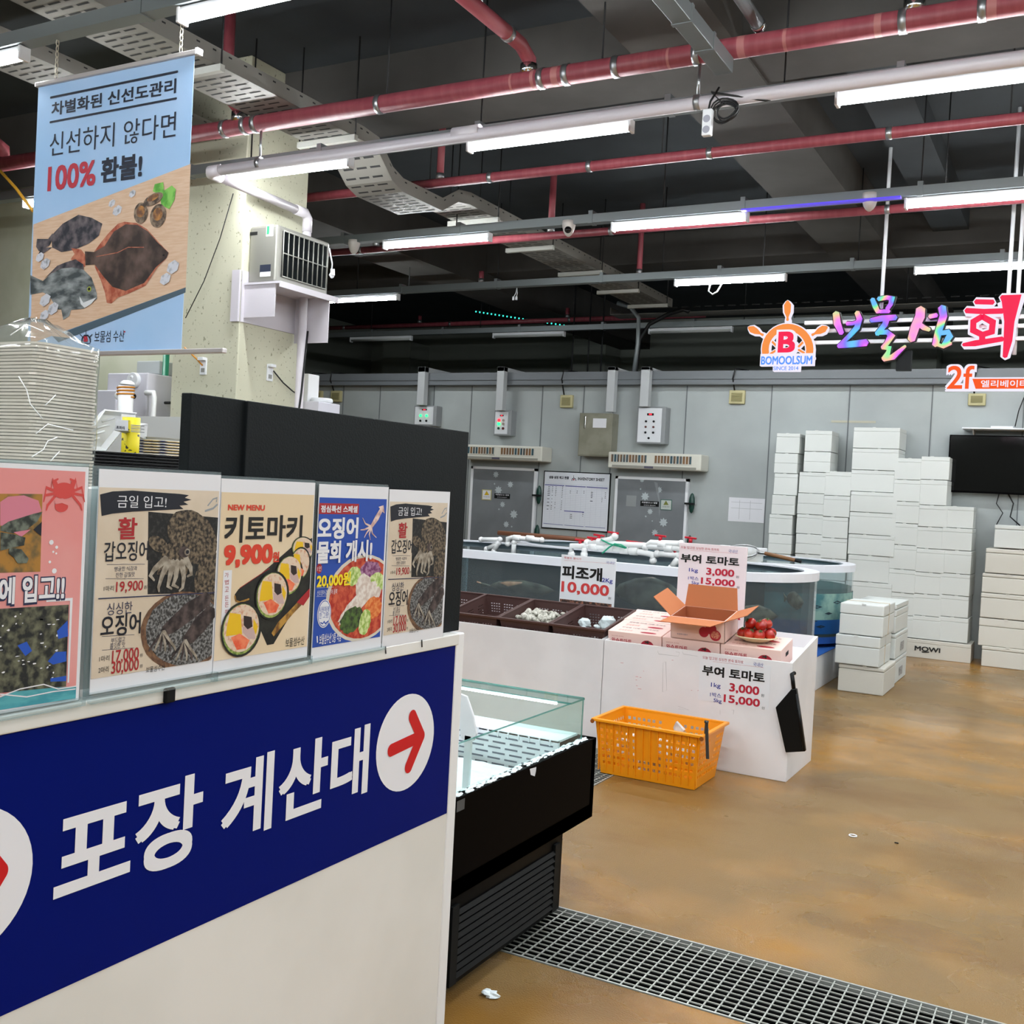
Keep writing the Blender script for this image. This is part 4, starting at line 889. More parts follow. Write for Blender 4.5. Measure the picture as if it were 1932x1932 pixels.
# bowl poster
A = Art('x', PX_+.0004, .0003, (400, 890, 4.83))
t = poster('royal blue squid soup poster priced 20,000 won with a red bowl', A.q(944, 900)[0], A.q(1575, 900)[0], A.q(940, 1712)[1], A.q(948, 110)[1])
U0, U1, V0, V1 = A.q(948, 900)[0], A.q(1560, 900)[0], A.q(945, 1600)[1], A.q(955, 232)[1]; A.clip = (U0, V0, U1, V1)
bl = mat('print_blue', '#1d47a4', .6); A.uvpoly([(U0, V0), (U1, V0), (U1, V1), (U0, V1)], bl, .5)
A.rect(975, 285, 1335, 388, ired, 1); A.t('점심특선 스페셜', 992, 305, 1322, 374, paper, 3, .03)
A.t('오징어', 962, 415, 1325, 608, paper, 3, .035); A.t('물회 개시!', 952, 632, 1446, 812, paper, 9, .035)
bowl = mat('print_bowl', '#cfc8ba', .6); A.ell(1372, 1150, 305, 392, bowl, 1); A.ell(1375, 1150, 283, 365, mat('print_soup', '#a22416', .6, c2='#c95a3c', nscale=60), 2)
for (x, y, rx, ry, m_, rt_) in ((1440, 900, 95, 85, mat('print_purple', '#6b2a5c', .6, c2='#a87a9a', nscale=90), 0), (1290, 950, 65, 85, mat('print_cucumber', '#8fae4c', .6, c2='#cfdc9c', nscale=90), .4), (1500, 1010, 80, 90, MATS['print_cucumber'], 0), (1330, 1190, 190, 75, mat('print_raw', '#c9b7ac', .6, c2='#e0d8d0', nscale=70), .55), (1380, 1050, 70, 120, MATS['print_raw'], 0), (1480, 1110, 60, 60, MATS['print_raw'], .3), (1470, 1240, 75, 100, mat('print_carrot', '#cc5a20', .6, c2='#df8a4a', nscale=90), 0), (1270, 1350, 105, 110, mat('print_seaweed', '#24301a', .6, c2='#4d6a2c', nscale=60), .3), (1390, 1370, 50, 120, MATS['print_cucumber'], -.3)):
    A.ell(x, y, rx, ry, m_, 3, rot=rt_, wob=.08)
A.ell(975, 883, 26, 45, ired, 2); A.t('1인', 958, 862, 992, 905, paper, 3, .0); A.t('20,000원', 950, 930, 1252, 1040, mat('ink_yellow', '#f0d41c', .6), 9, .03)
A.t('산오징어·갑오징어 듬뿍', 950, 1082, 1132, 1112, paper, 9, .0); A.stroke([(950, 1058), (1105, 1052)], .0006, paper, 2); A.stroke([(950, 1138), (1070, 1132)], .0006, paper, 2)
A.ell(1020, 1293, 62, 128, paper, 2); A.ell(1020, 1293, 57, 119, bl, 2.5); A.ell(1020, 1293, 53, 112, paper, 3)
A.t('시원하게', 972, 1232, 1062, 1275, bl, 4, .0); A.t('한 그릇!', 974, 1285, 1060, 1330, bl, 4, .0); A.stroke([(985, 1375), (1005, 1385), (1018, 1365), (1030, 1385), (1055, 1360)], .003, bl, 4)
A.t('보물섬수산 2층 식당', 972, 1482, 1168, 1545, paper, 9, .01); A.stroke([(955, 1500), (958, 1555)], .004, paper, 3)
sq = mat('print_squidpink', '#b18a86', .6, c2='#e0c8be', nscale=40)
A.stroke([(1550, 330), (1500, 420), (1450, 500)], [.012, .016, .01], sq, 3)
A.poly([(1515, 320), (1560, 305), (1570, 380), (1545, 360)], sq, 3.2)
for e in ((1370, 420), (1350, 530), (1385, 600), (1440, 620), (1495, 600)): A.stroke([(1450, 500), ((1450+e[0])/2-15, (500+e[1])/2+12), e], [.006, .004, .002], sq, 3)
A.build(t)

# ------------------------------------------------------------------ things on the shelf behind the posters
SZ = 1.56
# tall bagged stack of clear containers
c = P(66, 800, 'x', -1.92); cy = c.y
tm = mat('clear_tray', '#d9d1c4', .25, c2='#e6dfd4', nscale=14, lo=.35, hi=.7)
base = None; N = 42; H0 = P(66, 655, 'x', -1.92).z-SZ; dz = H0/N
for k in range(N):
    z = SZ+.001+k*dz
    if base is None:
        r = thing('clear_container', 'x', 'container', (c.x, cy, z), 'clear containers stacked in the plastic bag')
        m = MB(); w2, d2 = .077, .10
        def rr_(s_, zz): return [(c.x+math.copysign(1, math.cos(R(a)))*(d2*s_-.02)+.02*math.cos(R(a)), cy+math.copysign(1, math.sin(R(a)))*(w2*s_-.02)+.02*math.sin(R(a)), zz) for a in (5, 45, 85, 95, 135, 175, 185, 225, 265, 275, 315, 355)]
        L_ = [rr_(1.0, z+dz*.9), rr_(1.0, z+dz*.2), rr_(.975, z+dz*.15), rr_(.96, z)]
        m.add([p for l in L_ for p in l], [(i*12+k2, i*12+(k2+1) % 12, (i+1)*12+(k2+1) % 12, (i+1)*12+k2) for i in range(3) for k2 in range(12)]+[tuple(range(36, 48))])
        m.build('tray_shell', tm, r); base = r
    else: r = copy_tree(base); r.location = (c.x+rr.uniform(-.002, .002), cy+rr.uniform(-.003, .003), z)
    r['label'] = 'clear plastic container nested in the tall bagged stack at left'
    if k == N-1: r['label'] = 'topmost clear container of the tall bagged stack'
t = thing('plastic_bag', 'clear plastic bag over the tall stack of containers, crumpled on top', 'plastic bag', (c.x, cy, SZ))
m = MB(); top = P(50, 600, 'x', -1.92).z
lv = [(1.06, SZ+.002), (1.08, SZ+.1), (1.05, SZ+.2), (1.06, SZ+H0*.9), (1.05, SZ+H0+.005), (.93, SZ+H0+.012), (.7, SZ+H0+(top-SZ-H0)*.55), (.42, top-.012), (.2, top-.002), (.02, top)]
n = 40; vs = []
for i, (s_, z) in enumerate(lv):
    for k in range(n):
        a = 2*math.pi*k/n; ca, sa = math.cos(a), math.sin(a); q = 1/max(abs(ca), abs(sa)) if i < 5 else 1/(abs(ca)**4+abs(sa)**4)**.25
        q = min(q, 1.28); j = 1+random.uniform(-.012, .012)
        vs.append((c.x+d2*s_*ca*q*j, cy+w2*s_*sa*q*j-(.0 if i < 6 else .008), z+(random.uniform(-.006, .006) if i > 5 else 0)))
m.add(vs, [(i*n+k, i*n+(k+1) % n, (i+1)*n+(k+1) % n, (i+1)*n+k) for i in range(len(lv)-1) for k in range(n)], 0, True); m.build('film', bagm, t)
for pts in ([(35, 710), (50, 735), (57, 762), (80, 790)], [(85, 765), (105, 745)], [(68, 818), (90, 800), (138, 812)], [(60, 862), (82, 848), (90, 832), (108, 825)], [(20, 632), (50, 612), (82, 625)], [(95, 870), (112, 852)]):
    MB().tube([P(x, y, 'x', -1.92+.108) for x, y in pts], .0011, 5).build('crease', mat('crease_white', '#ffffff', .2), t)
# black trays
c = P(232, 868, 'x', -2.0)
base = None
for k in range(9):
    z = SZ+.0005+k*.007
    if base is None:
        r = thing('black_tray', 'x', 'tray', (c.x, c.y, z), 'black plastic trays beside the bagged containers'); m = MB()
        a_, b_ = .085, .165
        m.hexa([(c.x-a_*.85, c.y-b_*.88, z), (c.x+a_*.85, c.y-b_*.88, z), (c.x+a_*.85, c.y+b_*.88, z), (c.x-a_*.85, c.y+b_*.88, z)], [(c.x-a_*.93, c.y-b_*.94, z+.02), (c.x+a_*.93, c.y-b_*.94, z+.02), (c.x+a_*.93, c.y+b_*.94, z+.02), (c.x-a_*.93, c.y+b_*.94, z+.02)])
        m.box(c.x-a_, c.x+a_, c.y-b_, c.y+b_, z+.019, z+.022); m.build('tray_shell', mat('tray_black', '#0d0e11', .25), r, bevel=.003); base = r
    else: r = copy_tree(base); r.location = (c.x, c.y-.03+rr.uniform(-.003, .003), z)
    r['label'] = 'black plastic tray in the low stack between bag and plates'
# white foam tray leaning
t = thing('foam_tray', 'white foam tray leaning askew on the black trays', 'tray', P(195, 850, 'x', -2.12))
q = [P(x, y, 'x', -2.12) for x, y in ((146, 848), (199, 853), (258, 779), (197, 772))]
q2 = [p+Vector((-.03, 0, 0)) for p in q]; cen = sum(q, Vector())/4
m = MB().add(q+[cen+(p-cen)*.8+Vector((-.02, 0, 0)) for p in q], [(0, 1, 5, 4), (1, 2, 6, 5), (2, 3, 7, 6), (3, 0, 4, 7), (4, 5, 6, 7)])
o = m.build('tray_shell', wplas, t); o.modifiers.new('s', 'SOLIDIFY').thickness = .004
for k in range(4):
    f = .2+k*.17; a = q[0].lerp(q[3], f).lerp(q[1].lerp(q[2], f), .3); b = q[0].lerp(q[3], f+.12).lerp(q[1].lerp(q[2], f+.12), .6)
    MB().tube([a+Vector((-.017, 0, 0)), b+Vector((-.017, 0, 0))], .003, 6).build('rib', wplas, t)
# fly trap
t = thing('fly_trap', 'small white fruit fly trap carton sitting on a yellow speckled tube', 'fly trap', P(248, 858, 'x', -2.05))
fy = -2.05; a, b = P(232, 858, 'x', fy), P(256, 812, 'x', fy); tw = (P(258, 840, 'x', fy).y-P(232, 840, 'x', fy).y)/2
MB().tube([(fy, a.y+tw, SZ+.0), (fy, a.y+tw, b.z+.03)], tw, 18).build('tube_body', mat('trap_yellow', '#e8d40c', .45, c2='#20200a', nscale=55, lo=.62, hi=.64), t)
q = [P(x, y, 'x', fy+.02) for x, y in ((216, 812), (242, 813), (242, 793), (219, 792))]; q3 = [P(x, y, 'x', fy-.03) for x, y in ((242, 814), (276, 830), (279, 800), (243, 793))]
MB().add(q+q3, [(0, 1, 2, 3), (4, 5, 6, 7), (3, 2, 6, ), (0, 3, 7, 6), (0, 5, 4, 1)]).build('carton', mat('carton_white', '#d2d2d4', .6), t, fix=False)
MB().box(fy-.05, fy-.047, P(255, 790, 'x', fy).y, P(281, 790, 'x', fy).y, P(270, 797, 'x', fy).z, P(270, 783, 'x', fy).z).build('price_card', paper, t)
A = Art('x', fy+.023, .0008, (0, 640, 5.084)); A.t('초파리', 1110, 828, 1190, 868, ink, 2, .04)
for k in range(5): A.rect(1250, 828+k*15, 1380-(k % 2)*30, 831+k*15, mat('print_grey', '#88888c', .6), 2)
A.rect(1110, 790, 1190, 798, ired, 2); A.build(t)
# plates
c = P(313, 850, 'x', -2.1); base = None; ztop = P(313, 832, 'x', -2.1).z
n = 17; dz = (ztop-SZ)/n
for k in range(n):
    z = SZ+k*dz
    if base is None:
        r = thing('patterned_plate', 'x', 'plate', (c.x, c.y, z), 'blue and tan rimmed plates in the stack')
        MB().lathe((c.x, c.y, z), [(.001, .001), (.06, .001), (.085, dz*.6), (.0895, dz*.62), (.0895, dz*.95), (.083, dz*.9), (.058, .003), (.001, .003)], 28, sx=.85, sy=1.0).build('plate_body', mat('plate_white', '#e6e4de', .3), r)
        MB().lathe((c.x, c.y, z), [(.0897, dz*.3), (.0903, dz*.32), (.0903, dz*.7), (.0897, dz*.72)], 28, sx=.85, sy=1.0).build('rim_band', mat('plate_band', '#1b2350', .4, c2='#c2a878', nscale=14, lo=.48, hi=.52), r); base = r
    else: r = copy_tree(base); r.location = (c.x, c.y, z); r.rotation_euler.z = 0
    r['label'] = 'white plate with blue and tan rim, within the stack by the charcoal board'
r['label'] = 'topmost scalloped white plate of the stack beside the charcoal board'
m = MB().lathe((0, 0, 0), [(.08, dz*.9), (.088, dz*1.7), (.092, dz*1.8)], 28, sx=.85, sy=1.0); o = m.build('scalloped_rim', MATS['plate_white'], None); o.location = (0, 0, dz*.9); o.parent = r

# background behind the counter: white partition, boxes, meter, pipes
WY = 6.85
def wbox(name, label, cat, tl, br, Y, dep, m, parts=None, bev=.01):
    a, b = P(*tl, 'y', Y-dep), P(*br, 'y', Y-dep); t = thing(name, label, cat, ((a.x+b.x)/2, Y-dep/2, b.z))
    MB().box(a.x, b.x, Y-dep, Y, b.z, a.z).build('casing', m, t, bevel=bev); return t
a, b = P(140, 783, 'y', 5.4), P(372, 797, 'y', 5.4)
tag(MB().box(-9.5, b.x+.4, 5.4, 5.45, 0, a.z).build('low_partition', mat('partition', '#c4c8c8', .5)), 'pale low partition wall behind the counter trays', 'partition')
g = mat('machine_white', '#cfcdd6', .4)
t = wbox('ice_machine', 'tall white machine box with a round dial and black spot', 'machine', (203, 704), (275, 790), 6.8, .5, g)
Yf = 6.8-.5
p = P(256, 718, 'y', Yf); MB().tube([(p.x, Yf, p.z), (p.x, Yf-.04, p.z)], .065, 24).build('dial', wplas, t, bevel=.004)
for d in (.025, -.025): MB().ball((p.x, Yf-.042, p.z+d), .014, 10).build('dial_knob', wplas, t)
p = P(254, 748, 'y', Yf); MB().tube([(p.x, Yf, p.z), (p.x, Yf-.006, p.z)], .02, 16).build('black_spot', blackm, t)
wbox('white_box', 'small white lidded box left of the tall white machine', 'box', (183, 736), (217, 790), 6.8, .58, g)
t = thing('wrapped_valve', 'white pipe valve wrapped with orange cord in front of the machine', 'valve', P(238, 775, 'y', 6.0))
a, b = P(237, 785, 'y', 6.0), P(238, 728, 'y', 6.0); a.z = 0; MB().tube([a, b], .06, 16).build('body', pvc, t); MB().ball(P(224, 747, 'y', 5.98), .035, 12).build('side_port', pvc, t)
c0 = P(237, 742, 'y', 6.0); MB().tube([c0+Vector((.066*math.cos(R(a_*30)), .066*math.sin(R(a_*30)), a_*.0022-.03)) for a_ in range(40)], .007, 6).build('orange_cord', orc, t)
c0 = P(240, 726, 'y', 6.0); MB().lathe(c0, [(.06, 0), (.055, .02), (.03, .035), (.001, .037)], 16).build('cap', pvc, t)
t = wbox('switch_box', 'grey switch box with a hinged lid high on the beige wall', 'switch box', (258, 681), (300, 706), WY, .18, mat('box_grey', '#a9adad', .5))
t = wbox('junction_box', 'small grey junction box right of the round dial', 'junction box', (275, 708), (286, 730), WY, .1, MATS['box_grey'])
a, b = P(314, 665, 'y', 6.6), P(309, 830, 'y', 6.6)
t = thing('green_hose_pipe', 'vertical green pipe against the wall left of the pillar', 'pipe', b); MB().tube([(a.x, 6.6, .0), (a.x, 6.6, a.z)], .028, 12).build('pipe_run', mat('pipe_green', '#1c7a5c', .4), t)
for lab, pts in (('white standpipe with bend right of the machine', [(275, 741), (290, 741), (291, 750), (288, 800), (260, 1300)]), ('white standpipe stub right of the bagged stack', [(132, 722), (138, 722), (139, 732), (137, 800), (110, 1300)])):
    tag(MB().tube([P(x, y, 'y', 6.3) for x, y in pts], .022, 10).build('standpipe', pvc), lab, 'pipe')
tag(MB().tube([P(x, y, 'y', 6.5) for x, y in ((278, 745), (292, 755), (308, 760), (322, 760))], .012, 8).build('black_hose', tapeblack), 'short black hose sagging across the green pipe', 'hose')
tag(MB().tube([P(x, y, 'y', 5.2) for x, y in ((0, 322), (30, 355), (62, 398))], .012, 8).build('yellow_cable', mat('cable_yellow', '#c9952a', .5)), 'yellow cable slanting at the left edge beside the banner', 'cable')
# buckets by pillar
t = thing('white_bucket', 'white lidded bucket above the charcoal board right of the pillar', 'bucket', P(605, 772, 'y', 7.4))
c0 = P(606, 774, 'y', 7.4); MB().lathe((c0.x, 7.4, c0.z-.2), [(.001, 0), (.075, 0), (.09, .26), (.092, .27)], 24).build('body', wplas, t)
MB().lathe((c0.x, 7.4, c0.z+.07), [(.097, 0), (.1, .02), (.092, .035), (.001, .035)], 24).build('lid', wplas, t)
bkt = c0
t = thing('white_carton', 'white carton beside the lidded bucket, wrapped in clear film', 'carton', P(578, 775, 'y', 7.35))
a, b = P(563, 757, 'y', 7.2), P(600, 778, 'y', 7.2); MB().box(a.x, b.x, 7.2, 7.5, b.z-.3, a.z).build('box_body', g, t, bevel=.006)
a2 = P(567, 705, 'y', 7.3); b2 = P(580, 757, 'y', 7.3); MB().box(a2.x, b2.x, 7.3, 7.45, a.z, a2.z).build('upright_pack', white, t, bevel=.006)
tag(MB().box(a.x-.5, bkt.x+.35, 7.15, 7.6, 0, bkt.z-.2).build('side_cabinet', g), 'pale cabinet hidden behind the charcoal board, carrying bucket and carton', 'cabinet')

# ================================================================== BLACK FREEZER WITH GLASS
FX = -1.64
t = thing('display_freezer', 'black open display freezer with a lit glass rim beside the checkout counter', 'freezer', (-2.4, 3.2, 0))
fi = mat('freezer_inner', '#e4ebf0', .3)
fb = MB(); fx0, fy0, fy1 = -3.3, 2.66, 3.78
fb.box(FX-.04, FX, fy0, fy1, .34, .652).box(fx0, fx0+.04, fy0, fy1, .34, .652).box(fx0, FX, fy0, fy0+.04, .34, .652).box(fx0, FX, fy1-.04, fy1, .34, .652).box(fx0, FX, fy0, fy1, .34, .40)
fb.build('tub', blackp, t, bevel=.003)
MB().box(fx0+.04, FX-.04, fy0+.04, fy1-.04, .40, .52).build('white_liner', fi, t)
MB().box(FX-.042, FX-.038, fy0+.04, fy1-.04, .52, .65).build('liner_wall', fi, t)
MB().box(-3.2, FX-.015, 2.72, 3.55, .05, .34).build('base', mat('base_black', '#050506', .45, spec=.1), t, bevel=.003)
for k in range(9):
    z = .075+k*.025; MB().hexa([(FX-.013, 2.80, z), (FX-.003, 2.80, z), (FX-.003, 3.47, z), (FX-.013, 3.47, z)], [(FX-.013, 2.80, z+.014), (FX-.010, 2.80, z+.014), (FX-.010, 3.47, z+.014), (FX-.013, 3.47, z+.014)]).build('louver', mat('louver_black', '#0b0c0e', .4, spec=.25), t)
MB().box(FX-.014, FX-.004, 2.76, 2.80, .06, .31).build('louver_frame', blackm, t); MB().box(FX-.014, FX-.004, 3.47, 3.51, .06, .31).build('louver_frame', blackm, t)
for x in (-3.1, -1.75):
    for y in (2.8, 3.48): MB().tube([(x, y, 0), (x, y, .06)], .02, 10).build('foot', blackm, t)
ic = mat('frost', '#e9f2f6', .6, bump=.5, bscale=40)
m = MB(); nx, ny = 40, 28; vs = []
for i in range(nx+1):
    for j in range(ny+1):
        x = fx0+.05+(FX-.05-fx0-.05)*i/nx; y = fy0+.05+(fy1-.25-fy0-.05)*j/ny
        vs.append((x, y, .545+random.uniform(-.005, .005)+(.05*max(0, (x-(FX-.16))/.11) if x > FX-.16 else 0)))
m.add(vs, [(i*(ny+1)+j, (i+1)*(ny+1)+j, (i+1)*(ny+1)+j+1, i*(ny+1)+j+1) for i in range(nx) for j in range(ny)], 0, True); m.build('frost_bed', ic, t)
m = MB()
for k in range(200): y = random.uniform(2.7, 3.72); m.ball((FX-.02+random.uniform(-.014, .014), y, .655), random.uniform(.003, .007), 6, jit=.3, sc=(1, 2.5, .5))
m.build('rim_ice', ic, t)
# slotted white basket wall along the far side
m = MB(); Yb = 3.56
m.box(fx0+.05, FX-.06, Yb, Yb+.015, .5, .665).box(fx0+.05, FX-.06, Yb, 3.73, .66, .668)
m.build('basket_wall', wplas, t)
m = MB(); sd = mat('slot_grey', '#5d6472', .6)
for r_ in range(6):
    for k in range(20):
        x = -3.2+k*.075+(.0 if r_ % 2 else .02); m.box(x, x+.055, Yb-.0015, Yb-.0005, .535+r_*.021, .541+r_*.021)
m.build('basket_slots', sd, t)
m = MB()
for k in range(34): m.box(-3.22+k*.045, -3.215+k*.045, Yb-.006, Yb, .645, .668)
m.build('basket_teeth', wplas, t)
# glass
def pane(nm, b, m=glass): return MB().box(*b).build(nm, m, t)
gz0, gz1 = .655, .81
pane('glass_pane', (FX-.030, FX-.022, 2.74, 3.69, gz0, gz1)); pane('glass_pane', (-3.25, FX-.03, 3.682, 3.69, gz0, gz1))
pane('glass_top', (-3.25, FX-.022, 3.57, 3.69, gz1, gz1+.006)); pane('glass_pane', (-3.25, FX-.03, 2.74, 2.748, gz0, gz1))
for b in ((FX-.030, FX-.022, 2.74, 3.57, gz1, gz1+.002), (FX-.026, FX-.022, 3.684, 3.69, gz0, gz1), (-3.25, FX-.022, 3.566, 3.57, gz1, gz1+.006), (-3.25, FX-.022, 3.69, 3.693, gz1-.002, gz1+.008), (FX-.022, FX-.019, 3.57, 3.69, gz1, gz1+.006), (-3.25, FX-.03, 2.74, 2.75, gz1, gz1+.006)): pane('glass_edge', b, glassedge)
led = mat('freezer_led', '#f4f8ff', .4, emis=22); MB().box(-3.2, FX-.09, 3.585, 3.597, gz1-.012, gz1-.003).build('led_strip', led, t)
A = Art('x', FX+.0005, .001, (820, 1260, 2.875)); A.poly([(515, 548), (550, 538), (548, 560), (542, 588), (520, 580)], paper, 1, 'paper_scrap'); A.rect(120, 725, 160, 765, mat('badge_grey', '#4a4e52', .4), 1, 'badge'); A.build(t)
t2 = thing('ice_scoop', 'white plastic paddle sticking up in the freezer near the counter corner', 'scoop', (-1.95, 3.0, .55))
q = [P(x, y, 'y', 3.0) for x, y in ((866, 1308), (880, 1314), (892, 1350), (899, 1385), (893, 1398), (878, 1400), (868, 1392), (866, 1350))]
MB().prism(q, (0, .012, 0)).build('blade', wplas, t2, bevel=.003)
o = P(882, 1400, 'y', 3.0); MB().box(o.x-.012, o.x+.012, 3.0, 3.012, .53, o.z+.02).build('handle', wplas, t2)
p = P(924, 1880, 'z', 0); tag(MB().ball((p.x, p.y, .008), .03, 10, jit=.35, sc=(1.1, .7, .35)).build('ice_chip', ic), 'small white ice pile on the floor by the freezer base', 'ice')
p = P(1609, 1578, 'z', 0); tag(MB().tube([(p.x+.018*math.cos(R(a_*24)), p.y+.018*math.sin(R(a_*24)), .004) for a_ in range(16)], .0035, 6).build('rubber_ring', white), 'small white ring lying on the open floor', 'ring')
p = P(1691, 1591, 'z', 0); tag(MB().box(p.x-.008, p.x+.01, p.y-.004, p.y+.004, 0, .004).build('floor_scrap', blackm), 'tiny dark scrap on the floor right of the white ring', 'scrap')

# ================================================================== WHITE DISPLAY STAND
YF, YB = 6.10, 6.72; SL = .175; ang = math.atan(SL)
zs = lambda y: .60+SL*(y-6.12)
stm = mat('stand_white', '#dddcdf', .4, c2='#e4e3e6', nscale=3)
def stand(label, x0, x1):
    t = thing('display_stand', label, 'display stand', ((x0+x1)/2, 6.4, 0), 'white market display stands')
    MB().hexa([(x0+.02, YF+.015, .0), (x1-.02, YF+.015, .0), (x1-.02, YB-.015, .0), (x0+.02, YB-.015, .0)], [(x0+.02, YF+.015, zs(YF)), (x1-.02, YF+.015, zs(YF)), (x1-.02, YB-.015, zs(YB)), (x0+.02, YB-.015, zs(YB))]).build('sloped_shelf', stm, t)
    MB().box(x0, x1, YF, YF+.015, 0, .69).build('front_panel', stm, t, bevel=.003)
    MB().box(x0+.021, x1-.021, YB-.015, YB, 0, .785).build('back_panel', stm, t)
    for a, b in ((x0, x0+.02), (x1-.02, x1)):
        MB().prism([(a, YF+.0155, 0), (a, YB, 0), (a, YB, .785), (a, YF+.0155, .692)], (b-a, 0, 0)).build('side_panel', stm, t, bevel=.002)
    return t
stand('white display stand holding the brown shellfish crates', -4.5, -2.634)
st2 = stand('white display stand holding the pink tomato cartons, price paper on its front', -2.63, -1.45)
A = Art('y', YF-.0005, .0006, (1130, 1000, 4.83)); gy = mat('scuff_grey', '#a7a7aa', .6); rdm = mat('scuff_red', '#c44a5c', .6)
for pts in ([(535, 1100), (545, 1130), (725, 1150), (735, 1115), (700, 1110)], [(760, 1108), (770, 1130), (900, 1150)], [(590, 1205), (610, 1200), (618, 1460), (580, 1475), (585, 1210)], [(720, 1605), (820, 1640), (725, 1630)], [(1105, 1640), (1105, 1680)], [(1210, 1640), (1230, 1640), (1225, 1680)]): A.stroke(pts, .0012, gy, 1, 'scuff_marks')
for x, y, l in ((198, 1210, 25), (335, 1335, 22), (372, 1342, 14), (335, 1365, 12), (340, 1418, 12), (355, 1447, 32), (665, 1185, 14), (900, 1462, 22), (840, 1460, 10), (405, 1285, 6)): A.stroke([(x, y), (x+l, y+2)], .002, rdm, 1, 'scuff_marks')
A.build(st2)

def slotted(maps, thick, name, m, parent):
    """maps: list of (fn(u,v)->xyz, us, vs, hole(i,j))"""
    mb = MB()
    for fn, us, vv, hole in maps:
        k = len(mb.v); n = len(vv); mb.v += [Vector(fn(a, b)) for a in us for b in vv]
        for i in range(len(us)-1):
            for j in range(n-1):
                if hole(i, j): continue
                mb.f.append([k+i*n+j, k+(i+1)*n+j, k+(i+1)*n+j+1, k+i*n+j+1]); mb.m.append(0); mb.s.append(False)
    o = mb.build(name, m, parent, fix=False); s = o.modifiers.new('thick', 'SOLIDIFY'); s.thickness = thick; s.offset = 0
    return o
def spans(a, b, groups, n, gap, cell):
    """breakpoints with holes: groups of n holes; returns list and hole index set"""
    pts = [a]; holes = set(); L = b-a; gw = n*cell+(n-1)*gap; sp = (L-groups*gw)/(groups+1); x = a
    for g in range(groups):
        x += sp
        for k in range(n):
            pts.append(x); holes.add(len(pts)-1); x += cell; pts.append(x); x += gap
        x -= gap
    pts.append(b); return pts, holes
def basket(label, x0, x1, y0, y1, h, m, name, group=None, taper=.03, tilt=0, z0=0, cell=.014, gap=.006, gn=4, gx=3, gy=3, rows=4, rh=.012, rg=.01, rim=.012, piv=None, blank=None, cat='crate'):
    t = thing(name, label, cat, ((x0+x1)/2, y0, z0), group)
    def wall(P0, P1, P2, P3, g):  # bottom-left, bottom-right, top-right, top-left
        P0, P1, P2, P3 = map(Vector, (P0, P1, P2, P3)); L = (P1-P0).length
        us, hu = spans(0, L, g, gn, gap, cell); vv = [0]; hv = set(); v = h*.18
        for r_ in range(rows): vv.append(v); hv.add(len(vv)-1); v += rh; vv.append(v); v += rg
        vv.append(h)
        fn = lambda a, b: P0.lerp(P1, a/L).lerp(P3.lerp(P2, a/L), b/h)
        return fn, us, vv, (lambda i, j: i in hu and j in hv and not (blank and blank(us[i]/L, vv[j]/h)))
    i = taper; B = [(x0+i, y0+i, z0+.004), (x1-i, y0+i, z0+.004), (x1-i, y1-i, z0+.004), (x0+i, y1-i, z0+.004)]; T = [(x0, y0, z0+h), (x1, y0, z0+h), (x1, y1, z0+h), (x0, y1, z0+h)]
    slotted([wall(B[0], B[1], T[1], T[0], gx), wall(B[1], B[2], T[2], T[1], gy), wall(B[2], B[3], T[3], T[2], gx), wall(B[3], B[0], T[0], T[3], gy),
             (lambda a, b: (x0+i+(x1-x0-2*i)*a, y0+i+(y1-y0-2*i)*b, z0+.004), [0, 1], [0, 1], lambda i_, j_: False)], .004, 'basket_body', m, t)
    MB().box(x0-rim, x1+rim, y0-rim, y0+.004, z0+h-.012, z0+h+.004).box(x0-rim, x1+rim, y1-.004, y1+rim, z0+h-.012, z0+h+.004).box(x0-rim, x0+.004, y0, y1, z0+h-.012, z0+h+.004).box(x1-.004, x1+rim, y0, y1, z0+h-.012, z0+h+.004).build('rim', m, t, bevel=.003)
    if tilt: t.rotation_euler.x = tilt
    return t
yc0 = 6.14; H = .145
for k, (x0, lb) in enumerate(((-4.17, 'brown slotted crate farthest left on the stand, half hidden by the charcoal board'), (-3.79, 'empty brown slotted crate left of the clam crate'), (-3.40, 'brown slotted crate filled with clams'), (-3.01, 'brown slotted crate with ice chunks, below the 10,000 won sign'))):
    basket(lb, x0, x0+.365, yc0, yc0+.5, H, brown, 'slotted_crate', 'brown slotted crates on the stand', taper=.02, tilt=ang, z0=zs(yc0)+.002, cell=.012, gap=.007, rh=.007, rg=.012)
def on_slope(y, h): return (y, zs(y)+h)
clam = mat('clam_shell', '#8d8a7e', .35, c2='#d2cfc4', nscale=30, lo=.35, hi=.65, stretch=(1, 3, 1)); base = None
cands = [(x, y, l) for l in range(3) for x in [-3.36+.042*i for i in range(8)] for y in [6.3+.052*j for j in range(6)] if not (l == 2 and (x > -3.15 or y > 6.5)) and not (l == 1 and y > 6.56)]
for x, y, l in cands:
    x += rr.uniform(-.012, .012); y += rr.uniform(-.012, .012); z = zs(y)+.058+l*.026
    if base is None:
        base = thing('clam', 'x', 'clam', (x, y, z), 'clams in the brown crate'); MB().ball((x, y, z), .024, 12, sc=(1.1, .85, .62)).build('shell', clam, base); o = base
    else: o = copy_tree(base); o.location = (x, y, z); o.rotation_euler = (rr.uniform(-.9, .9), rr.uniform(-.9, .9), rr.uniform(0, 6)); o.scale = [rr.uniform(.85, 1.2)]*3
    o['label'] = 'ridged grey clam in the crate heap next to the ice crate'
icem = mat('ice_block', '#d9e4e6', .15, bump=.4, bscale=25, alpha=.93)
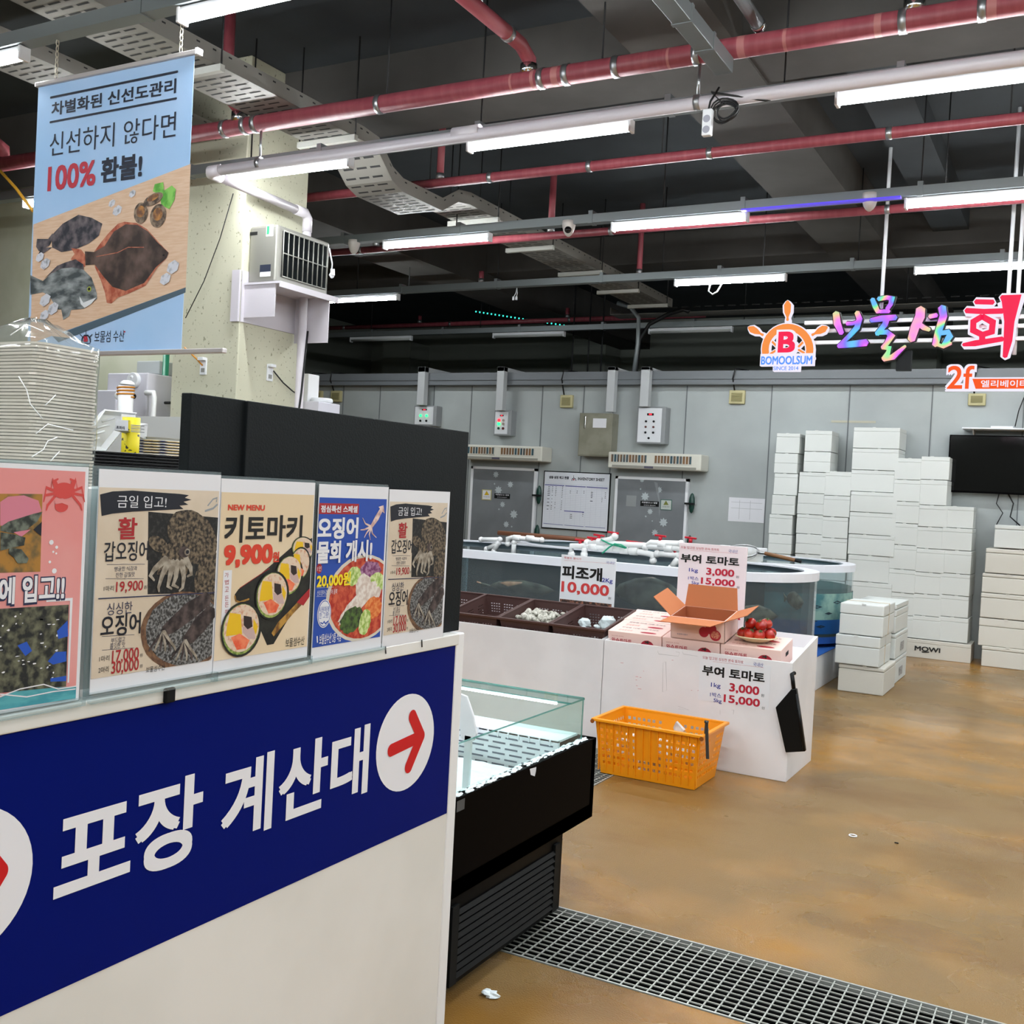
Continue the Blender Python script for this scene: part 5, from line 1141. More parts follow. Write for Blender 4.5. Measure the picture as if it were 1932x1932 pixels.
for px_, py_, r_, lb in ((1147, 1164, .055, 'large jagged ice chunk, the bigger of the two in the brown crate'), (1103, 1172, .037, 'smaller ice chunk left of the big one in the brown crate')):
    y = 6.42; p = P(px_, py_, 'y', y); tag(MB().ball((p.x, y, zs(y)+.055+r_*.8), r_, 12, jit=.16, sc=(1.1, .8, .9)).build('ice_chunk', icem), lb, 'ice')
base = None
for k in range(22):
    x = rr.uniform(-2.93, -2.72); y = rr.uniform(6.24, 6.46); z = zs(y)+.06
    if base is None:
        base = tag(MB().ball((x, y, z), .02, 9, jit=.15, sc=(1.2, .9, .6)).build('ice_piece', icem), 'small melting ice piece around the two chunks in the crate', 'ice', 'small ice pieces in the crate')
    else: o = base.copy(); COL.objects.link(o); o.location = (x, y, z-.01); o.rotation_euler.z = rr.uniform(0, 6)
for k in range(1):
    p = P(1077, 1178, 'y', 6.3); tag(MB().ball((p.x, 6.3, zs(6.3)+.07), .02, 10, sc=(1, .8, .8)).build('clam', clam), 'lone clam at the left inside the ice crate', 'clam')

# pink tomato cartons
def carton(label, x0, x1, y0, dep, h, front=True, name='tomato_carton', lid=True):
    z0 = zs(y0)+.002; t = thing(name, label, 'carton', ((x0+x1)/2, y0, z0), 'pink tomato cartons')
    MB().box(x0, x1, y0, y0+dep, z0, z0+h).build('box_body', pink, t, bevel=.003)
    A = Art('y', y0-.0005, .0005); w_ = x1-x0; u = lambda f: x0+w_*f; v = lambda f: z0+h*f
    tr = mat('ink_tomato', '#b2263a', .6)
    A.tt('정성가득 토마토', u(.07), v(.82), u(.3), v(.76), mat('ink_rose', '#c98a80', .6), 2, 0)
    A.tt('완숙토마토', u(.07), v(.70), u(.45), v(.44), tr, 2, .015)
    e = [(u(.74)+w_*.13*math.cos(R(k*15)), v(.42)+h*.32*math.sin(R(k*15))) for k in range(24)]; A.uvpoly(e, tr, 1)
    A.uvpoly([(u(.74)+w_*(.03 if k % 2 else .075)*math.cos(R(k*36)), v(.66)+h*(.03 if k % 2 else .10)*math.sin(R(k*36))) for k in range(10)], mat('print_stem', '#2c3028', .6), 2)
    if lid:
        A2 = Art('z', z0+h+.0005, .0005)
        for r0, r1, sz in ((.1, .3, .3), (.55, .75, .3)):
            A2.tt('완숙토마토', u(.16), y0+dep*(r0+.12), u(.42), y0+dep*r0, MATS['ink_rose'], 2, 0)
            A2.tt('정성을 다해 키운 토마토', u(.15), y0+dep*(r0+.32), u(.85), y0+dep*(r0+.24), ink, 2, 0)
            A2.uvpoly([(u(.72)+w_*.15*math.cos(R(k*20)), y0+dep*(r0+.04)+dep*.055*math.sin(R(k*20))) for k in range(18)], tr, 1)
        for p_, o_ in A2.build(t).items(): o_.name = 'top_'+p_
    for p_, o_ in A.build(t).items(): pass
    A3 = Art('x', x1+.0005, .0005); A3.uvpoly([(y0+dep*.38, z0+h*.52), (y0+dep*.62, z0+h*.52), (y0+dep*.62, z0+h*.7), (y0+dep*.38, z0+h*.7)], dark, 1, 'handle_hole'); A3.build(t)
    t.rotation_euler.x = ang; return t
carton('closed pink tomato carton at the front left, next to the ice crate', -2.625, -2.268, 6.16, .27, .14)
carton('closed pink tomato carton behind the front left one', -2.645, -2.285, 6.435, .26, .14)
carton('closed pink tomato carton underneath the open one', -2.262, -1.898, 6.16, .27, .14)
carton('closed pink tomato carton at the right under the tomato plate', -1.892, -1.53, 6.16, .27, .14)
# open carton
y0 = 6.13; z0 = zs(6.16)+.14*math.cos(ang)+.006; x0, x1, dp, h = -2.205, -1.865, .26, .135
t = thing('open_carton', 'open pink tomato carton with brown inside and raised flaps', 'carton', (x0, y0, z0))
m = MB().box(x0, x1, y0, y0+.005, z0, z0+h).box(x0, x1, y0+dp-.005, y0+dp, z0, z0+h).box(x0, x0+.005, y0, y0+dp, z0, z0+h).box(x1-.005, x1, y0, y0+dp, z0, z0+h).box(x0, x1, y0, y0+dp, z0, z0+.005)
m.build('box_body', pink, t)
m = MB().box(x0+.006, x1-.006, y0+.006, y0+.008, z0+.006, z0+h).box(x0+.006, x1-.006, y0+dp-.008, y0+dp-.006, z0+.006, z0+h).box(x0+.006, x0+.008, y0+.006, y0+dp-.006, z0+.006, z0+h).box(x1-.008, x1-.006, y0+.006, y0+dp-.006, z0+.006, z0+h).box(x0+.006, x1-.006, y0+.006, y0+dp-.006, z0+.006, z0+.008)
m.build('inner_lining', cardin, t)
def flap(a, b, off, m_, slot_=False):
    a, b, off = map(Vector, (a, b, off)); n_ = (b-a).cross(off).normalized()*.004; ins = (b-a)*.04
    MB().hexa([a, b, b+off-ins, a+off+ins], [a+n_, b+n_, b+off-ins+n_, a+off+ins+n_]).build('flap', m_, t)
zt = z0+h; flapm = mat('flap_board', '#c0764c', .85)
flap((x0, y0, zt), (x1, y0, zt), (-.035, -.13, .0), flapm); flap((x0, y0+dp, zt), (x1, y0+dp, zt), (0, .03, .135), flapm)
flap((x0, y0, zt), (x0, y0+dp, zt), (-.115, .0, .105), flapm); flap((x1, y0, zt), (x1, y0+dp, zt), (.13, 0, .05), flapm)
A = Art('y', y0-.0005, .0005); w_ = x1-x0; u = lambda f: x0+w_*f; v = lambda f: z0+h*f; tr = MATS['ink_tomato']
A.tt('완숙토마토', u(.08), v(.93), u(.46), v(.72), mat('ink_brown', '#a06a50', .6), 2, 0); A.tt('농업회사법인', u(.12), v(.24), u(.32), v(.17), mat('ink_slate', '#5a6a90', .6), 2, 0)
for cx_, cy_, rx_, ry_ in ((.62, .42, .09, .24), (.75, .6, .1, .26), (.83, .32, .1, .25)): A.uvpoly([(u(cx_)+w_*rx_*math.cos(R(k*15)), v(cy_)+h*ry_*math.sin(R(k*15))) for k in range(24)], tr, 1+cx_)
A.uvpoly([(u(.83)+w_*.08*math.cos(R(k*15)), v(.34)+h*.18*math.sin(R(k*15))) for k in range(24)], mat('ink_peach', '#dd9a80', .6, c2='#b84a48', nscale=120), 3); A.build(t)
t.rotation_euler.x = ang
# plate of tomatoes
yt = 6.25; p = P(1426, 1211, 'y', yt); zt = zs(6.16)+.14+.175*(yt-6.16)+.008
t = thing('plate', 'cream oval plate heaped with red tomatoes', 'plate', (p.x, yt, zt)); crm = mat('plate_cream', '#e2d6ae', .3)
MB().lathe((p.x, yt, zt), [(.001, .0), (.06, .0), (.10, .018), (.125, .028), (.124, .033), (.098, .024), (.058, .006), (.001, .006)], 32).build('plate_body', crm, t)
tom = mat('tomato', '#a31612', .18, c2='#b8301a', nscale=8, coat=.3); calx = mat('calyx', '#3c5a24', .6); base = None
for k, (dx, dy, dz) in enumerate(((-.075, -.02, .045), (-.025, -.055, .045), (.035, -.055, .045), (.085, -.01, .045), (.03, .0, .05), (-.03, .02, .05), (.07, .06, .05), (-.06, .055, .05), (.01, .07, .05), (-.035, -.01, .105), (.03, -.02, .1), (.05, .03, .108))):
    q = Vector((p.x+dx, yt+dy, zt+dz))
    if base is None:
        base = thing('tomato', 'x', 'tomato', q, 'tomatoes on the cream plate'); MB().ball(q, .036, 18, sc=(1, 1, .86)).build('fruit', tom, base)
        m = MB()
        for a_ in range(5):
            c_, s_ = math.cos(R(a_*72)), math.sin(R(a_*72)); m.add([q+Vector((0, 0, .032)), q+Vector((c_*.008-s_*.004, s_*.008+c_*.004, .033)), q+Vector((c_*.02, s_*.02, .029)), q+Vector((c_*.008+s_*.004, s_*.008-c_*.004, .033))], [(0, 1, 2, 3)])
        m.tube([q+Vector((0, 0, .03)), q+Vector((.002, 0, .04))], .002, 6); m.build('calyx', calx, base); o = base
    else: o = copy_tree(base); o.location = q
    o.rotation_euler = (rr.uniform(.2, 1.1), rr.uniform(-.5, .5), rr.uniform(0, 6))
    o['label'] = ['red tomato in the lower ring of the heap on the cream plate', 'red tomato on top of the heap on the cream plate'][k > 8]

# price signs
YS = 6.66
def psign(t, A, crop, rows, y):
    A.crop = crop
blk_ = mat('ink_blackest', '#060608', .5); blu_ = mat('ink_blue', '#2a3590', .5); rd_ = mat('ink_crimson', '#b01c34', .5); rd2 = mat('ink_tomatored', '#c63c3c', .5); sgw = mat('sign_paper', '#dddfe4', .5)
def tomato_sign(t, A, box=None):
    """printing traced on the upright board; box = (u0, v1, u1, v0) of title left-top and big price right-bottom elsewhere"""
    B = Art('y', YS, .0005, (1130, 1000, 4.83)); f = B.q
    if box:
        a0, b1 = f(748, 213); a1, b0 = f(1238, 527); f = lambda x, y: (box[0]+(B.q(x, y)[0]-a0)/(a1-a0)*(box[2]-box[0]), box[3]+(B.q(x, y)[1]-b0)/(b1-b0)*(box[1]-box[3]))
    A.q = f
    def tx(s_, x0, y0, x1, y1, m_, b=.0): A.t(s_, x0, y0, x1, y1, m_, 3, b)
    tx('오늘 입고된 싱싱한 완숙 토마토', 748, 143, 1097, 193, rd_, 0); tx('국내산', 1182, 175, 1265, 213, blu_, 0)
    A.stroke([(835, 185), (1268, 215)], .001, rd2, 2)
    tx('부여 토마토', 748, 213, 1278, 335, blk_, .035); tx('1kg', 822, 345, 902, 395, blu_, .01); tx('3,000', 980, 342, 1232, 438, rd_, .025); tx('원', 1250, 415, 1275, 440, blk_, 0)
    tx('1박스', 815, 418, 908, 462, blu_, .01); tx('5kg', 845, 465, 912, 508, blu_, .01); tx('15,000', 932, 430, 1238, 527, rd_, .025); tx('원', 1255, 512, 1280, 535, blk_, 0)
# on the front panel
t = thing('price_sign', 'tomato price paper stuck on the front of the white stand', 'price sign', P(1387, 1290, 'y', YF)); A = Art('y', YF-.002, .0004, (1130, 1000, 4.83))
a, b = A.q(925, 1160), A.q(1545, 1640); MB().box(a[0], b[0], YF-.002, YF-.0005, b[1], a[1]).build('sheet', sgw, t)
q_ = A.q(945, 1228)+A.q(1465, 1625); tomato_sign(t, A, q_); A.build(t)
t = thing('price_sign', 'tall upright tomato price board standing behind the open carton', 'price sign', P(1345, 1110, 'y', YS)); A = Art('y', YS, .0005, (1130, 1000, 4.83))
a, b = A.q(735, 112), A.q(1315, 850); MB().box(a[0], b[0], YS, YS+.012, zs(YS), a[1]).build('board', mat('board_pinkish', '#e0d4d8', .5), t, bevel=.002)
tomato_sign(t, A); A.poly([(1255, 730), (1290, 820), (1250, 820)], rd_, 1); A.build(t)
t = thing('price_sign', 'white 10,000 won shellfish price board behind the brown crates', 'price sign', P(1108, 1100, 'y', YS)); A = Art('y', YS, .0005, (840, 980, 4.83))
a, b = A.q(1060, 318), A.q(1535, 795); MB().box(a[0], b[0], YS, YS+.008, zs(YS), a[1]).build('board', sgw, t, bevel=.002)
A.t('특별초 행사가', 1085, 338, 1240, 372, rd2, 3, 0); A.t('국내산', 1468, 380, 1545, 410, blu_, 3, 0); A.stroke([(1085, 372), (1540, 405)], .001, rd2, 2)
A.t('피조개', 1070, 413, 1428, 570, blk_, 3, .035); A.t('2Kg', 1430, 532, 1525, 592, blu_, 3, .015); A.t('10,000', 1062, 560, 1490, 716, rd2, 3, .025); A.t('원', 1485, 705, 1510, 730, blk_, 3, 0)
A.rect(1045, 722, 1515, 800, mat('print_shellphoto', '#33241f', .6, c2='#a8705a', nscale=45, lo=.45, hi=.7), 1); A.build(t)

# black dustpan hanging at the stand's corner
t = thing('dustpan', 'black plastic dustpan hanging at the right corner of the white stand', 'dustpan', P(1495, 1340, 'y', 6.05))
q = [P(x, y, 'y', 6.06) for x, y in ((1493, 1300), (1502, 1300), (1511, 1360), (1519, 1418), (1482, 1420), (1463, 1335))]
MB().prism(q, (0, .035, 0)).build('pan', mat('pan_black', '#080a0c', .35, spec=.3), t, bevel=.004)
MB().tube([P(1511-8, 1310, 'y', 6.055), P(1517, 1416, 'y', 6.045)], .008, 8).build('edge_ridge', MATS['pan_black'], t)
MB().tube([P(1498, 1304, 'y', 6.075), P(1496, 1285, 'y', 6.08), P(1494, 1272, 'y', 6.085), P(1499, 1270, 'y', 6.11)], .012, 8).build('handle', MATS['pan_black'], t)

# yellow crate
bl_ = lambda u_, v_: .36 < u_ < .60 and v_ > .42
t = basket('yellow plastic crate with holes and white contents on the floor', -2.42, -1.79, 5.55, 5.98, .315, yel, 'plastic_crate', taper=.035, cell=.017, gap=.0115, gn=6, gx=3, gy=2, rows=6, rh=.018, rg=.020, rim=.02, blank=bl_)
for k in range(14):
    x = -2.40+k*.045; f = .0; MB().hexa([(x, 5.573, .02), (x+.004, 5.573, .02), (x+.004, 5.588, .02), (x, 5.588, .02)], [(x, 5.536, .3), (x+.004, 5.536, .3), (x+.004, 5.552, .3), (x, 5.552, .3)]).build('rib', yel, t)
for x in (-2.43, -1.78): MB().tube([(x, 5.528, .303), (x, 5.523, .303)], .012, 12).build('rim_boss', mat('boss_brown', '#8a4a10', .5), t)
t = thing('metal_tongs', 'grey metal tongs hooked over the front right rim of the yellow crate', 'tongs', P(1333, 1385, 'y', 5.50))
a, b = P(1333, 1362, 'y', 5.5), P(1335, 1432, 'y', 5.505); tg = mat('tong_grey', '#4f4f50', .35, .6)
MB().bar(a, b, .018, .006, up=(0, 1, 0)).build('outer_arm', tg, t, bevel=.002); MB().bar(a, P(1331, 1385, 'y', 5.6), .016, .006, up=(0, 1, 0)).build('inner_arm', tg, t, bevel=.002); MB().tube([a+Vector((-.01, 0, 0)), a+Vector((.01, 0, 0))], .008, 8).build('pivot', tg, t)
base = None
bagw = mat('contents_white', '#dcdad6', .35, c2='#b9b2ae', nscale=20)
for k in range(40):
    x = rr.uniform(-2.33, -1.88); y = rr.uniform(5.62, 5.87); z = .05+.045*(k % 4)
    if base is None: base = tag(MB().ball((x, y, z), .04, 10, jit=.25, sc=(1.1, .8, .8)).build('foam_scrap', bagw), 'crumpled white scrap inside the yellow crate', 'scrap', 'white scraps in the yellow crate')
    else: o = base.copy(); COL.objects.link(o); o.location = (x, y, z-.03); o.rotation_euler = (rr.uniform(0, 1), rr.uniform(0, 1), rr.uniform(0, 6))
o = tag(MB().prism([P(x, y, 'y', 5.72) for x, y in ((1270, 1373), (1275, 1362), (1290, 1378))]+[P(1280, 1400, 'y', 5.72)], (0, .03, 0)).build('folded_film', bagw), 'folded pale film poking up inside the yellow crate', 'film')

# ================================================================== ROUND TANKS
def stad(x0, cx, cy, r, n=20, r2=None):
    """outline: straight back at left x0, half circle on the right"""
    pts = [(cx+r*math.cos(R(-90+180*k/n)), cy+r*math.sin(R(-90+180*k/n))) for k in range(n+1)]
    l = [(x0+0, cy+r)]+[(x0-r*.999*math.sin(R(180*k/n)), cy+r*math.cos(R(180*k/n))) for k in range(1, n)]+[(x0, cy-r)]
    return pts+l
def ring(mb, o1, o2, z0, z1, m=0):
    n = len(o1); vs = [(x, y, z) for o, z in ((o1, z0), (o1, z1), (o2, z1), (o2, z0)) for x, y in o]
    mb.add(vs, [(i*n+k, i*n+(k+1) % n, ((i+1) % 4)*n+(k+1) % n, ((i+1) % 4)*n+k) for i in range(4) for k in range(n)], m); return mb
def solid(mb, o, z0, z1, m=0): return mb.prism([(x, y, z0) for x, y in o], (0, 0, z1-z0), m)
def water(name, tint, dif, f):
    m = bpy.data.materials.new(name); m.use_nodes = True; nt = m.node_tree; N = nt.nodes; L = nt.links; N.remove(N['Principled BSDF'])
    a = N.new('ShaderNodeBsdfTransparent'); a.inputs[0].default_value = hexc(tint); d = N.new('ShaderNodeBsdfDiffuse'); d.inputs[0].default_value = hexc(dif)
    mx = N.new('ShaderNodeMixShader'); mx.inputs[0].default_value = f; L.new(a.outputs[0], mx.inputs[1]); L.new(d.outputs[0], mx.inputs[2]); L.new(mx.outputs[0], N['Material Output'].inputs[0]); return m
wat = water('tank_water', '#b9cbd1', '#5a6b74', .06); wat2 = water('tank_water_green', '#8fb0a8', '#4f6f70', .6)
rimm = mat('tank_rim', '#e0e2ea', .3)
def tank(label, x0, cx, cy, r, zb, zt, zw, wm, plx, ply0, ply1):
    t = thing('fish_tank', label, 'fish tank', (cx, cy, 0))
    MB().box(x0-r, plx, ply0, ply1, 0, .3).build('plinth', wplas, t, bevel=.005)
    solid(MB(), stad(x0, cx, cy, r), zb-.06, zb).build('tank_base', mat('tank_blue', '#2c5fae', .4), t)
    solid(MB(), stad(x0, cx, cy, r-.02), zb+.002, zb+.008).build('dark_floor', mat('tank_floor', '#18242c', .6), t)
    if cy < 9: MB().box(x0-.3, cx+.2, cy+r-.10, cy+r-.085, zb+.01, zw-.01).build('back_liner', MATS['tank_floor'], t)  # dark panel added behind the water so the tank interior looks dark
    ring(MB(), stad(x0, cx, cy, r), stad(x0, cx, cy, r-.012), zb, zt).build('acrylic_wall', acryl2, t)
    ring(MB(), stad(x0, cx, cy, r+.015), stad(x0, cx, cy, r-.10), zt, zt+.012).build('rim', rimm, t)
    ring(MB(), stad(x0, cx, cy, r+.015), stad(x0, cx, cy, r+.002), zt-.05, zt).build('rim_band', rimm, t)
    solid(MB(), stad(x0, cx, cy, r-.014), zb+.001, zw).build('water', wm, t)
    return t
tk1 = tank('long round-ended fish tank right behind the white display stands', -4.9, -2.53, 8.03, .75, .36, 1.085, 1.0, wat, -2.0, 7.35, 8.75)
tk2 = tank('second round fish tank behind, with fish pictures on its wall', -4.6, -2.78, 10.3, .84, .40, 1.045, .84, wat2, -2.0, 9.15, 11.1)
MB().box(-3.2, -1.99, 9.15, 11.1, .3, .306).build('blue_mat', MATS['tank_blue'], tk2)
# fish swimming in the first tank
flat = mat('flatfish_skin', '#7a5a48', .4, c2='#b09478', nscale=5); base = None
def fish(x, y, z, L, rx, rz, label):
    global base
    if base is None:
        base = thing('flatfish', label, 'fish', (0, 0, 0), 'flatfish in the first tank')
        m = MB(); n = 16; out = [(-.5, 0), (-.42, .1), (-.2, .2), (.05, .24), (.3, .16), (.46, .04), (.5, 0)]
        up = [Vector((a, 0, b)) for a, b in out]+[Vector((a, 0, -b)) for a, b in out[-2:0:-1]]
        k = len(up); vs = up+[Vector((v.x*.8, .05, v.z*.8)) for v in up]+[Vector((v.x*.8, -.05, v.z*.8)) for v in up]+[Vector((0, .07, 0)), Vector((0, -.07, 0))]
        fs = []
        for i in range(k):
            j = (i+1) % k; fs += [(i, j, k+j, k+i), (j, i, 2*k+i, 2*k+j), (k+i, k+j, 3*k), (2*k+j, 2*k+i, 3*k+1)]
        m.add(vs, fs, 0, True); m.build('body', flat, base)
        MB().prism([(-.46, -.01, 0), (-.66, -.01, .12), (-.62, -.01, 0), (-.66, -.01, -.12)], (0, .02, 0)).build('tail_fin', flat, base); o = base
    else: o = copy_tree(base)
    o.location = (x, y, z); o.scale = (L, L, L); o.rotation_euler = (rx, 0, rz); o['label'] = label
for px_, py_, L, rx, rz, lb in ((1225, 1118, .55, .2, .1, 'large pale flatfish seen through the tank left of the tomato board'), (1425, 1160, .34, .1, .3, 'brown flatfish low in the tank right of the tomato board'), (1500, 1130, .3, .2, -.9, 'flatfish near the rounded right end of the first tank'), (985, 1110, .55, 1.1, .2, 'dim flatfish in the tank behind the empty brown crates')):
    yf_ = 7.40 if px_ < 1400 else 8.0; p = P(px_, py_, 'y', yf_); fish(p.x, yf_, max(.5, min(.88, p.z)), L, rx, rz, lb)
# fish pictures printed on second tank's curved wall
m = MB(); mm = [mat('mural_sea', '#3f6f74', .5, c2='#88a89c', nscale=5), mat('mural_fish', '#1c2c38', .5), mat('mural_blue', '#12508c', .5)]
def onc(a, z, r=.8425): return (-2.78+r*math.cos(R(a)), 10.3+r*math.sin(R(a)), z)
for k in range(30): a0, a1 = -95+k*4, -91+k*4; m.add([onc(a0, .43), onc(a1, .43), onc(a1, .56), onc(a0, .56)], [(0, 1, 2, 3)], 2); m.add([onc(a0, .56), onc(a1, .56), onc(a1, .80), onc(a0, .80)], [(0, 1, 2, 3)], 0)
for a, z, s_ in ((-48, .76, 1.3), (-40, .68, .9), (-30, .62, .7), (-44, .55, 1.1), (-22, .72, .9), (-36, .50, .8), (-58, .65, 1)):
    m.add([onc(a-5*s_, z, .844), onc(a, z-.018*s_, .844), onc(a+5*s_, z, .844), onc(a, z+.018*s_, .844)], [(0, 1, 2, 3)], 1)
m.build('fish_mural', mm, tk2, fix=False)
# foam lid + net over the tanks
t = thing('cover_board', 'large white cover board lying across the rear tank rim', 'board', (-3.2, 10.2, 1.06))
q = [P(x, y, 'z', 1.2) for x, y in ((1312, 1028), (1452, 1031))]; m = MB(); m.box(q[0].x, q[1].x, q[0].y, q[0].y+.75, 1.15, 1.185); m.build('board', wplas, t, bevel=.01); MB().box(q[0].x+.03, q[1].x-.03, q[0].y+.03, q[0].y+.72, 1.058, 1.15).build('box_body', foam, t)
Yn = 8.1
t = thing('landing_net', 'round landing net with a wooden handle resting on the tank rim', 'net', P(1400, 1040, 'y', Yn))
c = P(1398, 1040, 'y', Yn); rim_pts = [Vector((c.x+.135*math.cos(R(a_*20)), Yn+.12*math.sin(R(a_*20)), c.z+.045*math.sin(R(a_*20)))) for a_ in range(19)]
MB().tube(rim_pts, .007, 6).build('hoop', steel, t)
m = MB(); lv = [(1, 0), (.9, -.03), (.6, -.055), (.1, -.06)]; vs = [c+Vector((.135*f*math.cos(R(a_*20)), .12*f*math.sin(R(a_*20)), .045*f*math.sin(R(a_*20))+dz_)) for f, dz_ in lv for a_ in range(18)]
m.add(vs, [(i*18+k, i*18+(k+1) % 18, (i+1)*18+(k+1) % 18, (i+1)*18+k) for i in range(3) for k in range(18)]); o = m.build('net_bag', mat('net_mesh', '#b9bbb8', .6, alpha=.5), t)
a, b = P(1428, 1042, 'y', Yn), P(1500, 1057, 'y', Yn); MB().tube([a, P(1445, 1044, 'y', Yn)], .012, 8).build('ferrule', steel, t); MB().tube([P(1443, 1044, 'y', Yn), b], .015, 8).build('handle', mat('wood_handle', '#7a5434', .5), t); MB().tube([b, P(1512, 1060, 'y', Yn)], .013, 8).build('grip', blackm, t)
tag(MB().tube([P(940, 1005, 'y', 8.8), P(1075, 1016, 'y', 8.85), P(1245, 1034, 'y', 8.8)], .022, 8).build('wooden_pole', mat('pole_brown', '#6a4028', .5)), 'long brown wooden pole lying across the fish tank', 'pole')
# pvc plumbing
def plumb(label, runs, r=.028, Y=8.2, valves=(), fit=()):
    a0 = P(*runs[0][0], 'y', Y); t = thing('pvc_manifold', label, 'pipework', a0)
    for rn in runs:
        pts = [P(x, y, 'y', Y) for x, y in rn]; MB().tube(pts, r, 10).build('pipe_run', pvc, t)
        for q_ in (pts[0], pts[-1]): d = (pts[1]-pts[0]).normalized(); MB().ball(q_, r*1.25, 10).build('fitting', pvc, t)
    for x, y in fit: p = P(x, y, 'y', Y); MB().tube([p+Vector((-.035, 0, 0)), p+Vector((.035, 0, 0))], r*1.3, 12).build('coupling', pvc, t)
    for x, y in valves:
        p = P(x, y, 'y', Y); MB().tube([p+Vector((0, 0, -.03)), p+Vector((0, 0, .0))], .016, 8).build('valve_stem', redp, t); MB().bar(p+Vector((-.05, 0, .012)), p+Vector((.05, 0, .006)), .02, .016).build('valve_handle', redp, t, bevel=.004)
plumb('white plastic pipe spout group at the left over the tank rim', [[(908, 1018), (943, 1018), (943, 1024), (918, 1036)], [(943, 1018), (932, 1040)], [(958, 1026), (958, 1016), (966, 1014), (1022, 1019)], [(970, 1024), (968, 1048)]], .022, 8.55, (), ((975, 1015), (1000, 1016)))
plumb('white plastic pipe manifold with red valves and green string over the tank', [[(1078, 1046), (1078, 1030), (1110, 1030), (1210, 1042), (1230, 1046), (1232, 1058)], [(1102, 1046), (1104, 1030)], [(1108, 1024), (1200, 1028), (1288, 1036)], [(1130, 1022), (1152, 1018), (1160, 1012)], [(1218, 1032), (1228, 1024), (1285, 1026)], [(1240, 1045), (1285, 1048)], [(1282, 1050), (1266, 1072)]], .026, 8.2,
      ((1095, 1021), (1118, 1017), (1130, 1012), (1157, 1007), (1192, 1024), (1204, 1026), (1246, 1013), (1274, 1036), (1303, 1017)), ((1120, 1031), (1150, 1034), (1178, 1038), (1196, 1040), (1262, 1035), (1250, 1028)))
p0 = [P(x, y, 'y', 8.15) for x, y in ((1134, 1018), (1150, 1026), (1166, 1030), (1180, 1034))]; grs = mat('string_green', '#1f9a76', .5)
t = thing('green_string', 'green plastic string tied around the white pipes', 'string', p0[0]); MB().tube(p0, .007, 6).build('strand', grs, t)
MB().tube([P(x, y, 'y', 8.14) for x, y in ((1136, 1044), (1150, 1032), (1160, 1026), (1172, 1028), (1182, 1034))], .007, 6).build('strand', grs, t)
t = thing('pump_box', 'flat white pump cover below the pipe manifold', 'cover', P(1140, 1052, 'y', 8.0)); a, b = P(1070, 1047, 'y', 8.0), P(1182, 1062, 'y', 8.0); MB().box(a.x, b.x, 7.95, 8.25, 1.0, 1.03+.0).build('cover', wplas, t, bevel=.008)

# ================================================================== FOAM BOXES
GR = 'foam boxes stacked against the grey wall'
def fbox(x0, x1, y0, y1, z0, z1, label, group, m=foam, lid=.22, jx=.006, tape=False):
    dx = rr.uniform(-jx, jx); x0 += dx; x1 += dx; dy = rr.uniform(-.012, .0); y0 += dy; y1 += dy
    t = thing('foam_box', label, 'foam box', ((x0+x1)/2, (y0+y1)/2, z0), group); zl = z1-(z1-z0)*lid
    MB().box(x0, x1, y0, y1, z0+.001, zl-(.0005 if group == GR else .0015)).build('box_body', m, t, bevel=.003 if group == GR else .007)
    e_ = 0 if group == GR else .0015; MB().box(x0-e_, x1+e_, y0-e_, y1, zl+e_, z1-.005).build('lid', m, t, bevel=.006 if group == GR else .009)
    n = rr.uniform(.35, .6); xc = x0+(x1-x0)*n; MB().box(xc-.018, xc+.018, y0-.0015, y0+.01, z1-.018, z1-.0005).build('lid_notch', m, t)
    if group == GR: t.rotation_euler.z = R(rr.uniform(-1.6, 1.6)); t.location.y -= .006
    if tape: MB().box(x1-.001, x1+.0015, (y0+y1)/2-.02, (y0+y1)/2-.005, z0, z1+.001).box(x0, x1, (y0+y1)/2-.02, (y0+y1)/2-.005, z1-.001, z1+.001).build('tape_strip', mat('tape_tan', '#cdb58c', .5), t)
    return t
YW = 12.3
cols = [('A', 1484, .27, [817, 855, 893, 934, 971, 1008, 1045, 1083, 1121, 1160, 1200, 1240], 'column nearest the taped paper notice', [.5, .02]),
        ('B', 1544, .30, [812, 852, 891, 931, 971, 1008, 1046, 1084, 1122, 1160, 1200, 1242], 'second column from the taped paper notice', None),
        ('C', 1580, .29, [889, 935, 975, 1015, 1054, 1095, 1136, 1175, 1213, 1246], 'column left of the wide boxes', None),
        ('D', 1650, .50, [806, 846, 887, 928, 967, 1009, 1048, 1098, 1146, 1195, 1243], 'column of extra wide boxes', None),
        ('E', 1712, .28, [864, 905, 946, 987, 1028, 1074, 1118, 1160, 1202], 'column just right of the wide boxes', None),
        ('F', 1762, .29, [861, 905, 953, 994, 1035, 1080, 1121, 1162, 1204], 'column reaching up beside the television', None),
        ('G', 1812, .30, [955, 996, 1038, 1082, 1123, 1164, 1206], 'short column under the television corner', None)]
GR = 'foam boxes stacked against the grey wall'
